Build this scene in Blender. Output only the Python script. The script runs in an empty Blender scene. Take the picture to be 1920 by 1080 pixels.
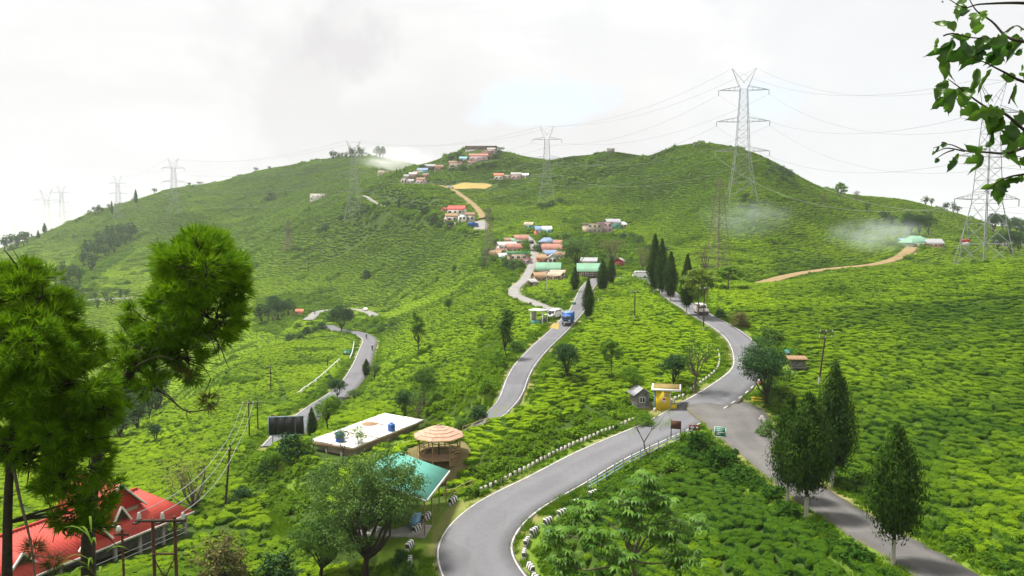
import bpy, math, random
import numpy as np
from mathutils import Vector, Matrix
rng = np.random.default_rng(7); random.seed(7)
SC = bpy.context.scene; COL = SC.collection
# ---------------------------------------------------------------- camera, sky, sun, exposure
F = 1493.0; PITCH = math.atan(120 / F); CPI, SPI = math.cos(PITCH), math.sin(PITCH)
cam_d = bpy.data.cameras.new('camera'); cam = bpy.data.objects.new('camera', cam_d); COL.objects.link(cam)
cam_d.sensor_width = 36; cam_d.lens = 36 * F / 1920; cam_d.clip_start = 0.05; cam_d.clip_end = 20000
cam.location = (0, 0, 0); cam.rotation_euler = (math.pi / 2 - PITCH, 0, 0); SC.camera = cam
SUN_DIR = Vector((-0.36, 0.20, 0.91)).normalized()
SUN_EL = math.asin(SUN_DIR.z); SUN_AZ = math.atan2(SUN_DIR.x, SUN_DIR.y)
EXPOSURE = 2.38; CLOUD = 0.196; SUN_S = 1.5; HAZE = 0.00012
wd = bpy.data.worlds.new('World'); SC.world = wd; wd.use_nodes = True
def sky():
    nt = wd.node_tree; nt.nodes.clear(); N = nt.nodes.new; L = nt.links.new
    out = N('ShaderNodeOutputWorld'); mix = N('ShaderNodeMixShader'); L(mix.outputs[0], out.inputs[0])
    b1 = N('ShaderNodeBackground'); b1.inputs[1].default_value = 0.05
    st = N('ShaderNodeTexSky'); st.sky_type = 'NISHITA'; st.sun_disc = False; st.sun_elevation = SUN_EL; st.sun_rotation = SUN_AZ
    L(st.outputs[0], b1.inputs[0])
    b2 = N('ShaderNodeBackground'); b2.inputs[1].default_value = 1.0
    tc = N('ShaderNodeTexCoord'); mp = N('ShaderNodeMapping'); mp.inputs['Scale'].default_value = (1, 1, 2.2); mp.inputs['Location'].default_value = (0.3, 0.1, 0)
    L(tc.outputs['Generated'], mp.inputs[0])
    def noise(sc, det, vec, off=0.0, rough=0.55):
        n = N('ShaderNodeTexNoise'); n.inputs['Scale'].default_value = sc; n.inputs['Detail'].default_value = det; n.inputs['Roughness'].default_value = rough
        if off:
            m = N('ShaderNodeMapping'); m.inputs['Location'].default_value = (off, off * .7, -off); L(vec, m.inputs[0]); vec = m.outputs[0]
        L(vec, n.inputs['Vector']); return n.outputs[0]
    def ramp(x, a, b, ca, cb):
        r = N('ShaderNodeMapRange'); r.interpolation_type = 'SMOOTHSTEP'
        for i, k in enumerate((a, b, ca, cb)): r.inputs[i + 1].default_value = k
        L(x, r.inputs[0]); return r.outputs[0]
    def op(o, a, b):
        m = N('ShaderNodeMath'); m.operation = o
        for i, k in enumerate((a, b)):
            if isinstance(k, (int, float)): m.inputs[i].default_value = k
            else: L(k, m.inputs[i])
        return m.outputs[0]
    def lobe(d, w, sq=1.0, lo=.35, hi=1.25):                               # a soft cloud or gap centred on a direction of the sky
        d = Vector(d).normalized(); v = N('ShaderNodeVectorMath'); v.operation = 'SUBTRACT'; L(tc.outputs['Generated'], v.inputs[0])
        wob = N('ShaderNodeTexNoise'); wob.inputs['Scale'].default_value = 11; wob.inputs['Detail'].default_value = 9; wob.inputs['Roughness'].default_value = .58; L(tc.outputs['Generated'], wob.inputs['Vector'])
        v.inputs[1].default_value = d
        s = N('ShaderNodeVectorMath'); s.operation = 'MULTIPLY'; s.inputs[1].default_value = (1 / w, 1 / w, sq / w); L(v.outputs[0], s.inputs[0])
        l = N('ShaderNodeVectorMath'); l.operation = 'LENGTH'; L(s.outputs[0], l.inputs[0])
        q = op('ADD', l.outputs['Value'], op('MULTIPLY', op('SUBTRACT', wob.outputs[0], 0.5), 3.4))
        return ramp(q, lo, hi, 1.0, 0.0)
    def ray(u, v):
        cx = (u - 960) / F; cy = (540 - v) / F; return (cx, CPI + SPI * cy, -SPI + CPI * cy)
    gaps = op('MAXIMUM', op('MULTIPLY', lobe(ray(1010, 192), 0.115, 4.4, .45, 1.2), .85), op('MULTIPLY', lobe(ray(1430, 180), 0.05, 2.2), 0.55))
    gaps = op('MAXIMUM', gaps, ramp(noise(1.9, 6, mp.outputs[0], 3.1), 0.66, 0.80, 0, 0.8))
    thick = ramp(noise(2.6, 8, mp.outputs[0]), 0.32, 0.70, 0.0, 1.0)
    grey = op('MAXIMUM', op('MULTIPLY', lobe(ray(660, 105), 0.062, 0.85, .2, 1.2), 0.95), op('MULTIPLY', lobe(ray(600, 230), 0.13, 1.1, .3, 1.3), 0.62))
    grey = op('MAXIMUM', grey, op('MULTIPLY', ramp(noise(1.3, 5, mp.outputs[0], 7.7), 0.50, 0.72, 0, 1), 0.7))
    c = N('ShaderNodeMix'); c.data_type = 'RGBA'; c.inputs[6].default_value = (CLOUD * 1.0, CLOUD * 1.0, CLOUD * 1.0, 1); c.inputs[7].default_value = (CLOUD * .93, CLOUD * .922, CLOUD * .918, 1); L(thick, c.inputs[0])
    c2 = N('ShaderNodeMix'); c2.data_type = 'RGBA'; L(c.outputs[2], c2.inputs[6]); c2.inputs[7].default_value = (CLOUD * .80, CLOUD * .785, CLOUD * .79, 1); L(grey, c2.inputs[0])
    cool = op('MULTIPLY', lobe(ray(1720, 140), 0.34, 1.0, .2, 1.3), 0.7); c3 = N('ShaderNodeMix'); c3.data_type = 'RGBA'; L(c2.outputs[2], c3.inputs[6]); c3.inputs[7].default_value = (CLOUD * .86, CLOUD * .885, CLOUD * .91, 1); L(cool, c3.inputs[0])
    streak = N('ShaderNodeMapping'); streak.inputs['Scale'].default_value = (1.2, 1.2, 9); L(tc.outputs['Generated'], streak.inputs[0]); sk = ramp(noise(3.0, 7, streak.outputs[0], 1.7), .48, .66, 0, .55); c4 = N('ShaderNodeMix'); c4.data_type = 'RGBA'; L(c3.outputs[2], c4.inputs[6]); c4.inputs[7].default_value = (CLOUD * .90, CLOUD * .895, CLOUD * .90, 1); L(sk, c4.inputs[0])
    L(c4.outputs[2], b2.inputs[0])
    L(op('SUBTRACT', 1.0, op('MULTIPLY', gaps, 0.42)), mix.inputs[0]); L(b1.outputs[0], mix.inputs[1]); L(b2.outputs[0], mix.inputs[2])
sky()
sd = bpy.data.lights.new('sun', 'SUN'); sd.energy = SUN_S; sd.angle = math.radians(10); sd.color = (1, 0.965, 0.90)
so = bpy.data.objects.new('sun', sd); COL.objects.link(so); so.rotation_euler = (-SUN_DIR).to_track_quat('-Z', 'Y').to_euler()
SC.view_settings.view_transform = 'Standard'; SC.view_settings.look = 'None'; SC.view_settings.gamma = 1; SC.view_settings.exposure = EXPOSURE
SC.view_settings.use_curve_mapping = False
SC.render.engine = 'CYCLES'; cy = SC.cycles; cy.use_denoising = True; cy.max_bounces = 6; cy.diffuse_bounces = 3; cy.glossy_bounces = 2; cy.transmission_bounces = 4; cy.volume_bounces = 1; cy.transparent_max_bounces = 8
try: cy.denoiser = 'OPENIMAGEDENOISE'; cy.denoising_input_passes = 'RGB_ALBEDO_NORMAL'; cy.denoising_prefilter = 'ACCURATE'
except Exception: pass
cy.volume_step_rate = 1.5; cy.volume_max_steps = 96
# ---------------------------------------------------------------- materials
MATS = {}
def nmat(name):
    m = bpy.data.materials.new(name); m.use_nodes = True; MATS[name] = m
    return m, m.node_tree.nodes.new, m.node_tree.links.new, m.node_tree.nodes['Principled BSDF']
def mat(name, c, rough=.7, var=.18, sc=3.0, bump=0.0, bsc=30, metal=0, spec=.3, c2=None, det=6):
    """a painted, stone or earth surface: colour that varies a little with a noise, and fine relief"""
    m, N, L, P = nmat(name); P.inputs['Roughness'].default_value = rough; P.inputs['Metallic'].default_value = metal; P.inputs['Specular IOR Level'].default_value = spec
    t = N('ShaderNodeTexCoord'); n = N('ShaderNodeTexNoise'); n.inputs['Scale'].default_value = sc; n.inputs['Detail'].default_value = det; L(t.outputs['Object'], n.inputs['Vector'])
    r = N('ShaderNodeMapRange'); r.inputs[1].default_value = .3; r.inputs[2].default_value = .7; L(n.outputs[0], r.inputs[0])
    x = N('ShaderNodeMix'); x.data_type = 'RGBA'; L(r.outputs[0], x.inputs[0])
    c2 = c2 or tuple(max(0, k * (1 - 2 * var)) for k in c)
    x.inputs[6].default_value = (*c2, 1); x.inputs[7].default_value = (*c, 1); L(x.outputs[2], P.inputs['Base Color'])
    if bump:
        n2 = N('ShaderNodeTexNoise'); n2.inputs['Scale'].default_value = bsc; n2.inputs['Detail'].default_value = 4; L(t.outputs['Object'], n2.inputs['Vector'])
        b = N('ShaderNodeBump'); b.inputs['Strength'].default_value = bump; b.inputs['Distance'].default_value = .02; L(n2.outputs[0], b.inputs['Height']); L(b.outputs[0], P.inputs['Normal'])
    return m
def leafmat(name, a, b, trans=.30, rough=.55, sc=.7, spec=.25, per='GEOMETRY'):
    """leaves: colour between two real leaf colours by a stored tint and a broad noise; light passes through"""
    m, N, L, P = nmat(name); out = m.node_tree.nodes['Material Output']; P.inputs['Roughness'].default_value = rough; P.inputs['Specular IOR Level'].default_value = spec
    at = N('ShaderNodeAttribute'); at.attribute_name = 'tint'; at.attribute_type = per
    g = N('ShaderNodeNewGeometry'); n = N('ShaderNodeTexNoise'); n.inputs['Scale'].default_value = sc; n.inputs['Detail'].default_value = 3; L(g.outputs['Position'], n.inputs['Vector'])
    s = N('ShaderNodeMath'); s.operation = 'MULTIPLY_ADD'; L(n.outputs[0], s.inputs[0]); s.inputs[1].default_value = .9; s.inputs[2].default_value = -.45
    q = N('ShaderNodeMath'); q.operation = 'ADD'; q.use_clamp = True; L(s.outputs[0], q.inputs[0]); L(at.outputs['Fac'], q.inputs[1])
    fac = q.outputs[0]
    x = N('ShaderNodeMix'); x.data_type = 'RGBA'; L(fac, x.inputs[0]); x.inputs[6].default_value = (*a, 1); x.inputs[7].default_value = (*b, 1)
    L(x.outputs[2], P.inputs['Base Color']); tr = N('ShaderNodeBsdfTranslucent'); L(x.outputs[2], tr.inputs[0])
    mx = N('ShaderNodeMixShader'); mx.inputs[0].default_value = trans; L(P.outputs[0], mx.inputs[1]); L(tr.outputs[0], mx.inputs[2]); L(mx.outputs[0], out.inputs[0])
    return m
M = {}
M['asphalt'] = mat('asphalt', (.172, .172, .182), .9, .10, .20, .25, 60, c2=(.150, .150, .158))
def tarmac(name, a, b, dust):
    """road surface: fine grit, patches laid over it, paler wheel tracks, dust towards the edges (lat runs from -1 to 1 across the road)"""
    m, N, L, P = nmat(name); P.inputs['Roughness'].default_value = .9; P.inputs['Specular IOR Level'].default_value = .2; t = N('ShaderNodeTexCoord')
    def noise(sc, det=5):
        n = N('ShaderNodeTexNoise'); n.inputs['Scale'].default_value = sc; n.inputs['Detail'].default_value = det; L(t.outputs['Object'], n.inputs['Vector']); return n.outputs[0]
    def rng_(x, lo, hi, o0=0.0, o1=1.0):
        r = N('ShaderNodeMapRange'); r.interpolation_type = 'SMOOTHSTEP'
        for i, k in enumerate((lo, hi, o0, o1)): r.inputs[i + 1].default_value = k
        L(x, r.inputs[0]); return r.outputs[0]
    def mx(f, p, q):
        x = N('ShaderNodeMix'); x.data_type = 'RGBA'; L(f, x.inputs[0])
        for k, c in ((6, p), (7, q)):
            if isinstance(c, tuple): x.inputs[k].default_value = (*c, 1)
            else: L(c, x.inputs[k])
        return x.outputs[2]
    def mt(o, p, q):
        k = N('ShaderNodeMath'); k.operation = o
        for i, c in enumerate((p, q)):
            if isinstance(c, (int, float)): k.inputs[i].default_value = c
            else: L(c, k.inputs[i])
        return k.outputs[0]
    at = N('ShaderNodeAttribute'); at.attribute_name = 'lat'; ab = mt('ABSOLUTE', at.outputs['Fac'], 0); c = mx(rng_(noise(.22, 4), .35, .65), b, a); c = mx(mt('MULTIPLY', rng_(noise(2.5, 8), .40, .70), .35), c, tuple(k * .82 for k in b))
    tr = mt('SUBTRACT', 1, rng_(mt('ABSOLUTE', mt('SUBTRACT', ab, .46), 0), .05, .24)); c = mx(mt('MULTIPLY', tr, .30), c, tuple(k * 1.16 for k in a)); v = N('ShaderNodeTexVoronoi'); v.feature = 'DISTANCE_TO_EDGE'; v.inputs['Scale'].default_value = .30; L(t.outputs['Object'], v.inputs['Vector'])
    c = mx(mt('MULTIPLY', mt('SUBTRACT', 1, rng_(v.outputs['Distance'], .003, .014)), mt('MULTIPLY', rng_(noise(.3), .5, .6), .3)), c, tuple(k * .5 for k in b)); pt = N('ShaderNodeTexVoronoi'); pt.inputs['Scale'].default_value = .12; pt.distance = 'CHEBYCHEV'; L(t.outputs['Object'], pt.inputs['Vector']); sp = N('ShaderNodeSeparateColor'); L(pt.outputs['Color'], sp.inputs[0]); c = mx(mt('MULTIPLY', rng_(sp.outputs[0], .80, .82), .35), c, tuple(k * .72 for k in b))
    c = mx(mt('MULTIPLY', rng_(mt('ADD', ab, mt('MULTIPLY', mt('SUBTRACT', noise(1.4, 6), .5), .5)), .84, 1.02), .65), c, dust); L(c, P.inputs['Base Color']); n2 = noise(45, 3); bp = N('ShaderNodeBump'); bp.inputs['Strength'].default_value = .3; bp.inputs['Distance'].default_value = .01; L(n2, bp.inputs['Height']); L(bp.outputs[0], P.inputs['Normal']); return m
M['asphalt'] = tarmac('asphalt', (.146, .146, .155), (.128, .128, .135), (.20, .175, .12))
M['asphalt_old'] = tarmac('asphalt_old', (.132, .127, .120), (.096, .092, .088), (.14, .125, .075))
M['concrete_road'] = mat('concrete_road', (.25, .24, .225), .9, .12, .4, .2, 30)
M['dirt'] = mat('dirt', (.27, .19, .085), .95, .15, .5, .4, 12)
M['ochre'] = mat('ochre_field', (.34, .25, .07), .95, .08, .2, .3, 8)
M['white_line'] = mat('white_line', (.60, .59, .56), .8, .12, 1.3, c2=(.28, .28, .28), det=9)
M['roof_white'] = mat('stained_white_roof', (.74, .72, .69), .8, .1, .45, .2, 12, c2=(.48, .44, .40), det=10)
M['white'] = mat('white_paint', (.76, .75, .72), .6, .06, 1.5)
M['white_dirty'] = mat('white_weathered', (.60, .57, .53), .8, .16, .7, c2=(.33, .29, .26))
M['grey'] = mat('grey_sheet', (.36, .36, .37), .5, .15, 2.0, metal=.2)
M['concrete'] = mat('concrete', (.36, .34, .31), .9, .18, 1.4, .3, 25)
M['stone'] = mat('stone', (.26, .24, .22), .9, .25, 3.0, .5, 10)
M['wood'] = mat('wood', (.34, .21, .11), .8, .2, 6.0, .3, 30)
M['bamboo'] = mat('bamboo', (.44, .32, .14), .6, .2, 5.0)
M['wood_dark'] = mat('dark_wood', (.07, .042, .028), .85, .2, 4.0)
M['rust'] = mat('rusty_iron', (.12, .05, .032), .85, .25, 4.0)
M['shingle'] = mat('pinkish_shingle', (.50, .315, .225), .85, .16, 3.0, .3, 20, c2=(.36, .215, .145))
M['red'] = mat('red_roof', (.53, .060, .042), .65, .10, .7, .2, 6, c2=(.36, .050, .035), det=10)
M['red_wall'] = mat('red_wall', (.45, .02, .02), .6, .1, 1.0)
M['orange'] = mat('orange_roof', (.48, .15, .07), .7, .15, .5, c2=(.30, .11, .06))
M['rose'] = mat('rose_roof', (.40, .17, .13), .8, .2, .5, c2=(.24, .12, .09))
M['teal'] = mat('teal_roof', (.10, .34, .27), .45, .12, .7, c2=(.075, .27, .215))
M['green_roof'] = mat('green_roof', (.17, .36, .22), .6, .15, .4, c2=(.13, .25, .17))
M['blue_roof'] = mat('blue_roof', (.14, .24, .42), .55, .15, .4, c2=(.16, .20, .27))
M['blue'] = mat('blue_paint', (.035, .13, .46), .35, .1, 1.0)
M['blue_pale'] = mat('pale_blue_paint', (.22, .43, .62), .5, .1, 1.0)
M['yellow'] = mat('yellow_paint', (.68, .49, .015), .7, .1, 1.6, c2=(.55, .38, .02), det=9)
M['green_paint'] = mat('green_paint', (.07, .32, .10), .55, .1, 1.0)
M['sign_green'] = mat('sign_green', (.010, .24, .14), .4, .1, 3.0)
M['cream'] = mat('cream_wall', (.46, .38, .28), .85, .15, .5, c2=(.30, .24, .18))
M['pink'] = mat('mauve_wall', (.50, .33, .36), .8, .12, .7)
M['brown_wall'] = mat('brown_wall', (.28, .17, .115), .85, .2, 1.0)
M['black'] = mat('black_paint', (.016, .016, .018), .5, .1, 2.0)
M['tyre'] = mat('tyre_rubber', (.018, .018, .018), .8, .1, 2.0)
M['steel'] = mat('galvanised_steel', (.30, .31, .325), .6, .12, 2.0, metal=0)
M['steel_brown'] = mat('rusty_steel', (.20, .155, .125), .7, .2, 2.0)
M['rail_blue'] = mat('rail_paint', (.28, .38, .46), .5, .12, 2.0)
M['ceramic'] = mat('ceramic', (.62, .61, .60), .25, .06, 3.0)
M['wire'] = mat('wire_metal', (.30, .31, .32), .5, .1, 2.0)
M['bark'] = mat('bark', (.055, .040, .030), .95, .25, 6.0, .6, 25)
M['bark_pale'] = mat('pale_bark', (.17, .135, .10), .95, .25, 6.0, .5, 25)
M['skin'] = mat('skin', (.32, .18, .12), .6, .05, 3.0)
M['shirt'] = mat('dark_shirt', (.03, .035, .06), .9, .1, 3.0)
m, N_, L_, P_ = nmat('window_glass'); P_.inputs['Base Color'].default_value = (.025, .03, .035, 1); P_.inputs['Roughness'].default_value = .12; M['glass'] = m
m, N_, L_, P_ = nmat('lamp_glass'); P_.inputs['Base Color'].default_value = (.7, .66, .55, 1); P_.inputs['Roughness'].default_value = .2; M['lamp'] = m
def striped(name, ang, sc):
    m, N, L, P = nmat(name); t = N('ShaderNodeTexCoord'); mp = N('ShaderNodeMapping'); mp.inputs['Rotation'].default_value = (0, ang, 0); L(t.outputs['Object'], mp.inputs[0])
    w = N('ShaderNodeTexWave'); w.inputs['Scale'].default_value = sc; w.inputs['Distortion'].default_value = .25; w.inputs['Detail'].default_value = 2; L(mp.outputs[0], w.inputs['Vector'])
    r = N('ShaderNodeValToRGB'); r.color_ramp.interpolation = 'LINEAR'; e = r.color_ramp.elements; e[0].position = .46; e[1].position = .54; e[0].color = (.03, .03, .032, 1); e[1].color = (.62, .61, .58, 1)
    L(w.outputs[0], r.inputs[0]); L(r.outputs[0], P.inputs['Base Color']); P.inputs['Roughness'].default_value = .8; return m
M['stripe'] = striped('black_white_stripes', .45, .95)
# leaves (real leaf colours)
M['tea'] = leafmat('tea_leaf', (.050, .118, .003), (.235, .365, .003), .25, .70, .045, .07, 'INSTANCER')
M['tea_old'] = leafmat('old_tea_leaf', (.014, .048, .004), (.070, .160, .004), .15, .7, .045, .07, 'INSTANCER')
M['grass'] = leafmat('grass_blade', (.060, .165, .004), (.200, .320, .010), .35, .7, .10, .08, 'INSTANCER')
M['weed'] = leafmat('weed_leaf', (.030, .090, .005), (.135, .250, .006), .28, .7, .10, .08, 'INSTANCER')
M['cypress'] = leafmat('cypress_leaf', (.010, .034, .003), (.045, .098, .005), .2, .7, .9, .08)
M['needle'] = leafmat('conifer_needle', (.052, .140, .004), (.215, .370, .006), .42, .6, 1.2, .10)
M['broad'] = leafmat('broad_leaf', (.026, .082, .008), (.100, .200, .018), .28, .6, .7, .12)
M['broad_bright'] = leafmat('bright_leaf', (.055, .150, .006), (.170, .300, .010), .30, .6, .7, .12)
M['broad_dark'] = leafmat('dark_leaf', (.012, .046, .010), (.046, .118, .022), .2, .6, .7, .12)
M['silver'] = leafmat('grey_green_leaf', (.040, .098, .016), (.130, .225, .040), .30, .6, .7, .14)
M['lime'] = leafmat('lime_leaf', (.090, .170, .008), (.22, .30, .016), .35, .5, .7)
M['brownleaf'] = leafmat('brownish_leaf', (.085, .105, .022), (.200, .200, .055), .28, .6, .6, .1)
M['russet'] = leafmat('russet_leaf', (.045, .070, .014), (.17, .135, .03), .26, .6, 1.6)
M['far'] = leafmat('distant_leaf', (.022, .070, .018), (.080, .150, .030), .22, .7, .2, .08)
M['bigleaf'] = leafmat('large_leaf', (.040, .120, .008), (.135, .260, .024), .32, .5, .9, .2)
M['hang'] = leafmat('hanging_leaf', (.026, .085, .012), (.105, .205, .022), .50, .36, 6.0, .45, 'OBJECT')
M['reed'] = leafmat('reed_leaf', (.07, .15, .015), (.17, .25, .03), .35, .7, 2.0, .05)
# ---------------------------------------------------------------- mesh collection helpers
class MB:
    def __init__(s): s.v = []; s.f = []; s.n = 0; s.tint = []; s.mi = []
    def add(s, V, Fc, tint=None, mi=0):
        if len(Fc) == 0: return s
        V = np.asarray(V, float).reshape(-1, 3); Fc = np.asarray(Fc, int)
        s.v.append(V); s.f.append(Fc + s.n); s.n += len(V)
        s.tint.append(np.broadcast_to(np.asarray(0.5 if tint is None else tint, float), (len(Fc),))); s.mi.append(np.full(len(Fc), mi)); return s
    def box(s, c, size, rz=0, rx=0, ry=0, mi=0):
        x, y, z = (k / 2 for k in size); V = np.array([(i * x, j * y, k * z) for k in (-1, 1) for j in (-1, 1) for i in (-1, 1)])
        if rz or rx or ry: V = V @ np.array((Matrix.Rotation(rz, 3, 'Z') @ Matrix.Rotation(ry, 3, 'Y') @ Matrix.Rotation(rx, 3, 'X'))).T
        return s.add(V + np.array(c), [(0, 2, 3, 1), (4, 5, 7, 6), (0, 1, 5, 4), (1, 3, 7, 5), (3, 2, 6, 7), (2, 0, 4, 6)], mi=mi)
    def tube(s, path, rad, n=6, cap=True, mi=0):
        P = np.asarray(path, float); k = len(P); R = np.broadcast_to(np.asarray(rad, float), (k,))
        T = np.gradient(P, axis=0); T /= np.linalg.norm(T, axis=1)[:, None] + 1e-9
        ref = np.array((0, 0, 1.)) if abs(T[:, 2]).mean() < .8 else np.array((1., 0, 0))
        A = np.cross(T, ref); A /= np.linalg.norm(A, axis=1)[:, None] + 1e-9; B = np.cross(T, A)
        an = np.arange(n) / n * 2 * math.pi + math.pi / n
        V = P[:, None] + R[:, None, None] * (np.cos(an)[None, :, None] * A[:, None] + np.sin(an)[None, :, None] * B[:, None])
        f = [(i * n + j, i * n + (j + 1) % n, (i + 1) * n + (j + 1) % n, (i + 1) * n + j) for i in range(k - 1) for j in range(n)]
        s.add(V.reshape(-1, 3), f, mi=mi)
        if cap:
            for o in (0, (k - 1) * n):
                V2 = V.reshape(-1, 3)[o:o + n]; c = V2.mean(0); s.add(np.vstack([V2, c]), [(j, (j + 1) % n, n) for j in range(n)], mi=mi)
        return s
    def bar(s, a, b, r, n=4): return s.tube([a, b], r, n, cap=False)
    def lathe(s, prof, n=12, c=(0, 0, 0)):
        P = np.asarray(prof, float); an = np.arange(n) / n * 2 * math.pi
        V = np.stack([np.outer(P[:, 0], np.cos(an)), np.outer(P[:, 0], np.sin(an)), np.repeat(P[:, 1:2], n, 1)], -1) + np.array(c)
        k = len(P); return s.add(V.reshape(-1, 3), [(i * n + j, i * n + (j + 1) % n, (i + 1) * n + (j + 1) % n, (i + 1) * n + j) for i in range(k - 1) for j in range(n)])
    def prism(s, pts, a, b, axis='y'):
        """a flat outline of (p, q) pairs pushed from a to b along an axis"""
        n = len(pts); mk = {'y': lambda p, q, r: (p, r, q), 'x': lambda p, q, r: (r, p, q), 'z': lambda p, q, r: (p, q, r)}[axis]
        V = [mk(p, q, a) for p, q in pts] + [mk(p, q, b) for p, q in pts]
        s.add(V, [(i, (i + 1) % n, n + (i + 1) % n, n + i) for i in range(n)])
        c = [sum(k) / n for k in zip(*pts)]
        for r, o in ((a, 0), (b, n)): s.add(V[o:o + n] + [mk(c[0], c[1], r)], [(i, (i + 1) % n, n) for i in range(n)])
        return s
    def mesh(s, name, mats, smooth=False):
        me = bpy.data.meshes.new(name); V = np.vstack(s.v); me.vertices.add(len(V)); me.vertices.foreach_set('co', V.ravel())
        ls = [len(f[0]) for f in s.f]; tot = sum(len(f) * k for f, k in zip(s.f, ls)); me.loops.add(tot); me.loops.foreach_set('vertex_index', np.concatenate([f.ravel() for f in s.f]))
        sizes = np.concatenate([np.full(len(f), k) for f, k in zip(s.f, ls)]); st = np.concatenate([[0], np.cumsum(sizes)[:-1]])
        me.polygons.add(len(sizes)); me.polygons.foreach_set('loop_start', st); me.polygons.foreach_set('loop_total', sizes)
        for m_ in (mats if isinstance(mats, (list, tuple)) else [mats]): me.materials.append(m_)
        mi = np.concatenate(s.mi)
        if mi.any(): me.polygons.foreach_set('material_index', mi.astype(np.int32))
        if smooth: me.polygons.foreach_set('use_smooth', np.ones(len(sizes), bool))
        a = me.attributes.new('tint', 'FLOAT', 'FACE'); a.data.foreach_set('value', np.concatenate(s.tint).astype(np.float32))
        me.update(calc_edges=True); me.validate(); return me
    def build(s, name, mats, parent=None, smooth=False, loc=None):
        o = bpy.data.objects.new(name, s.mesh(name, mats, smooth)); COL.objects.link(o)
        if parent is not None: o.parent = parent
        if loc is not None: o.location = loc
        return o
def tag(o, label=None, cat=None, group=None, kind=None):
    if label: o['label'] = label
    if cat: o['category'] = cat
    if group: o['group'] = group
    if kind: o['kind'] = kind
    return o
def thing(name, label, cat, loc=(0, 0, 0), rz=0, group=None):
    o = bpy.data.objects.new(name, None); COL.objects.link(o); o.empty_display_size = .2; o.location = loc; o.rotation_euler = (0, 0, rz)
    return tag(o, label, cat, group)
def copy_tree(o, parent=None):
    c = o.copy(); COL.objects.link(c); c.parent = parent
    for ch in [k for k in o.children]: copy_tree(ch, c)
    return c
def inst(name, me, parent=None, loc=(0, 0, 0), rz=0, sc=(1, 1, 1)):
    o = bpy.data.objects.new(name, me); COL.objects.link(o); o.parent = parent; o.location = loc; o.rotation_euler = (0, 0, rz); o.scale = sc; return o
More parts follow.
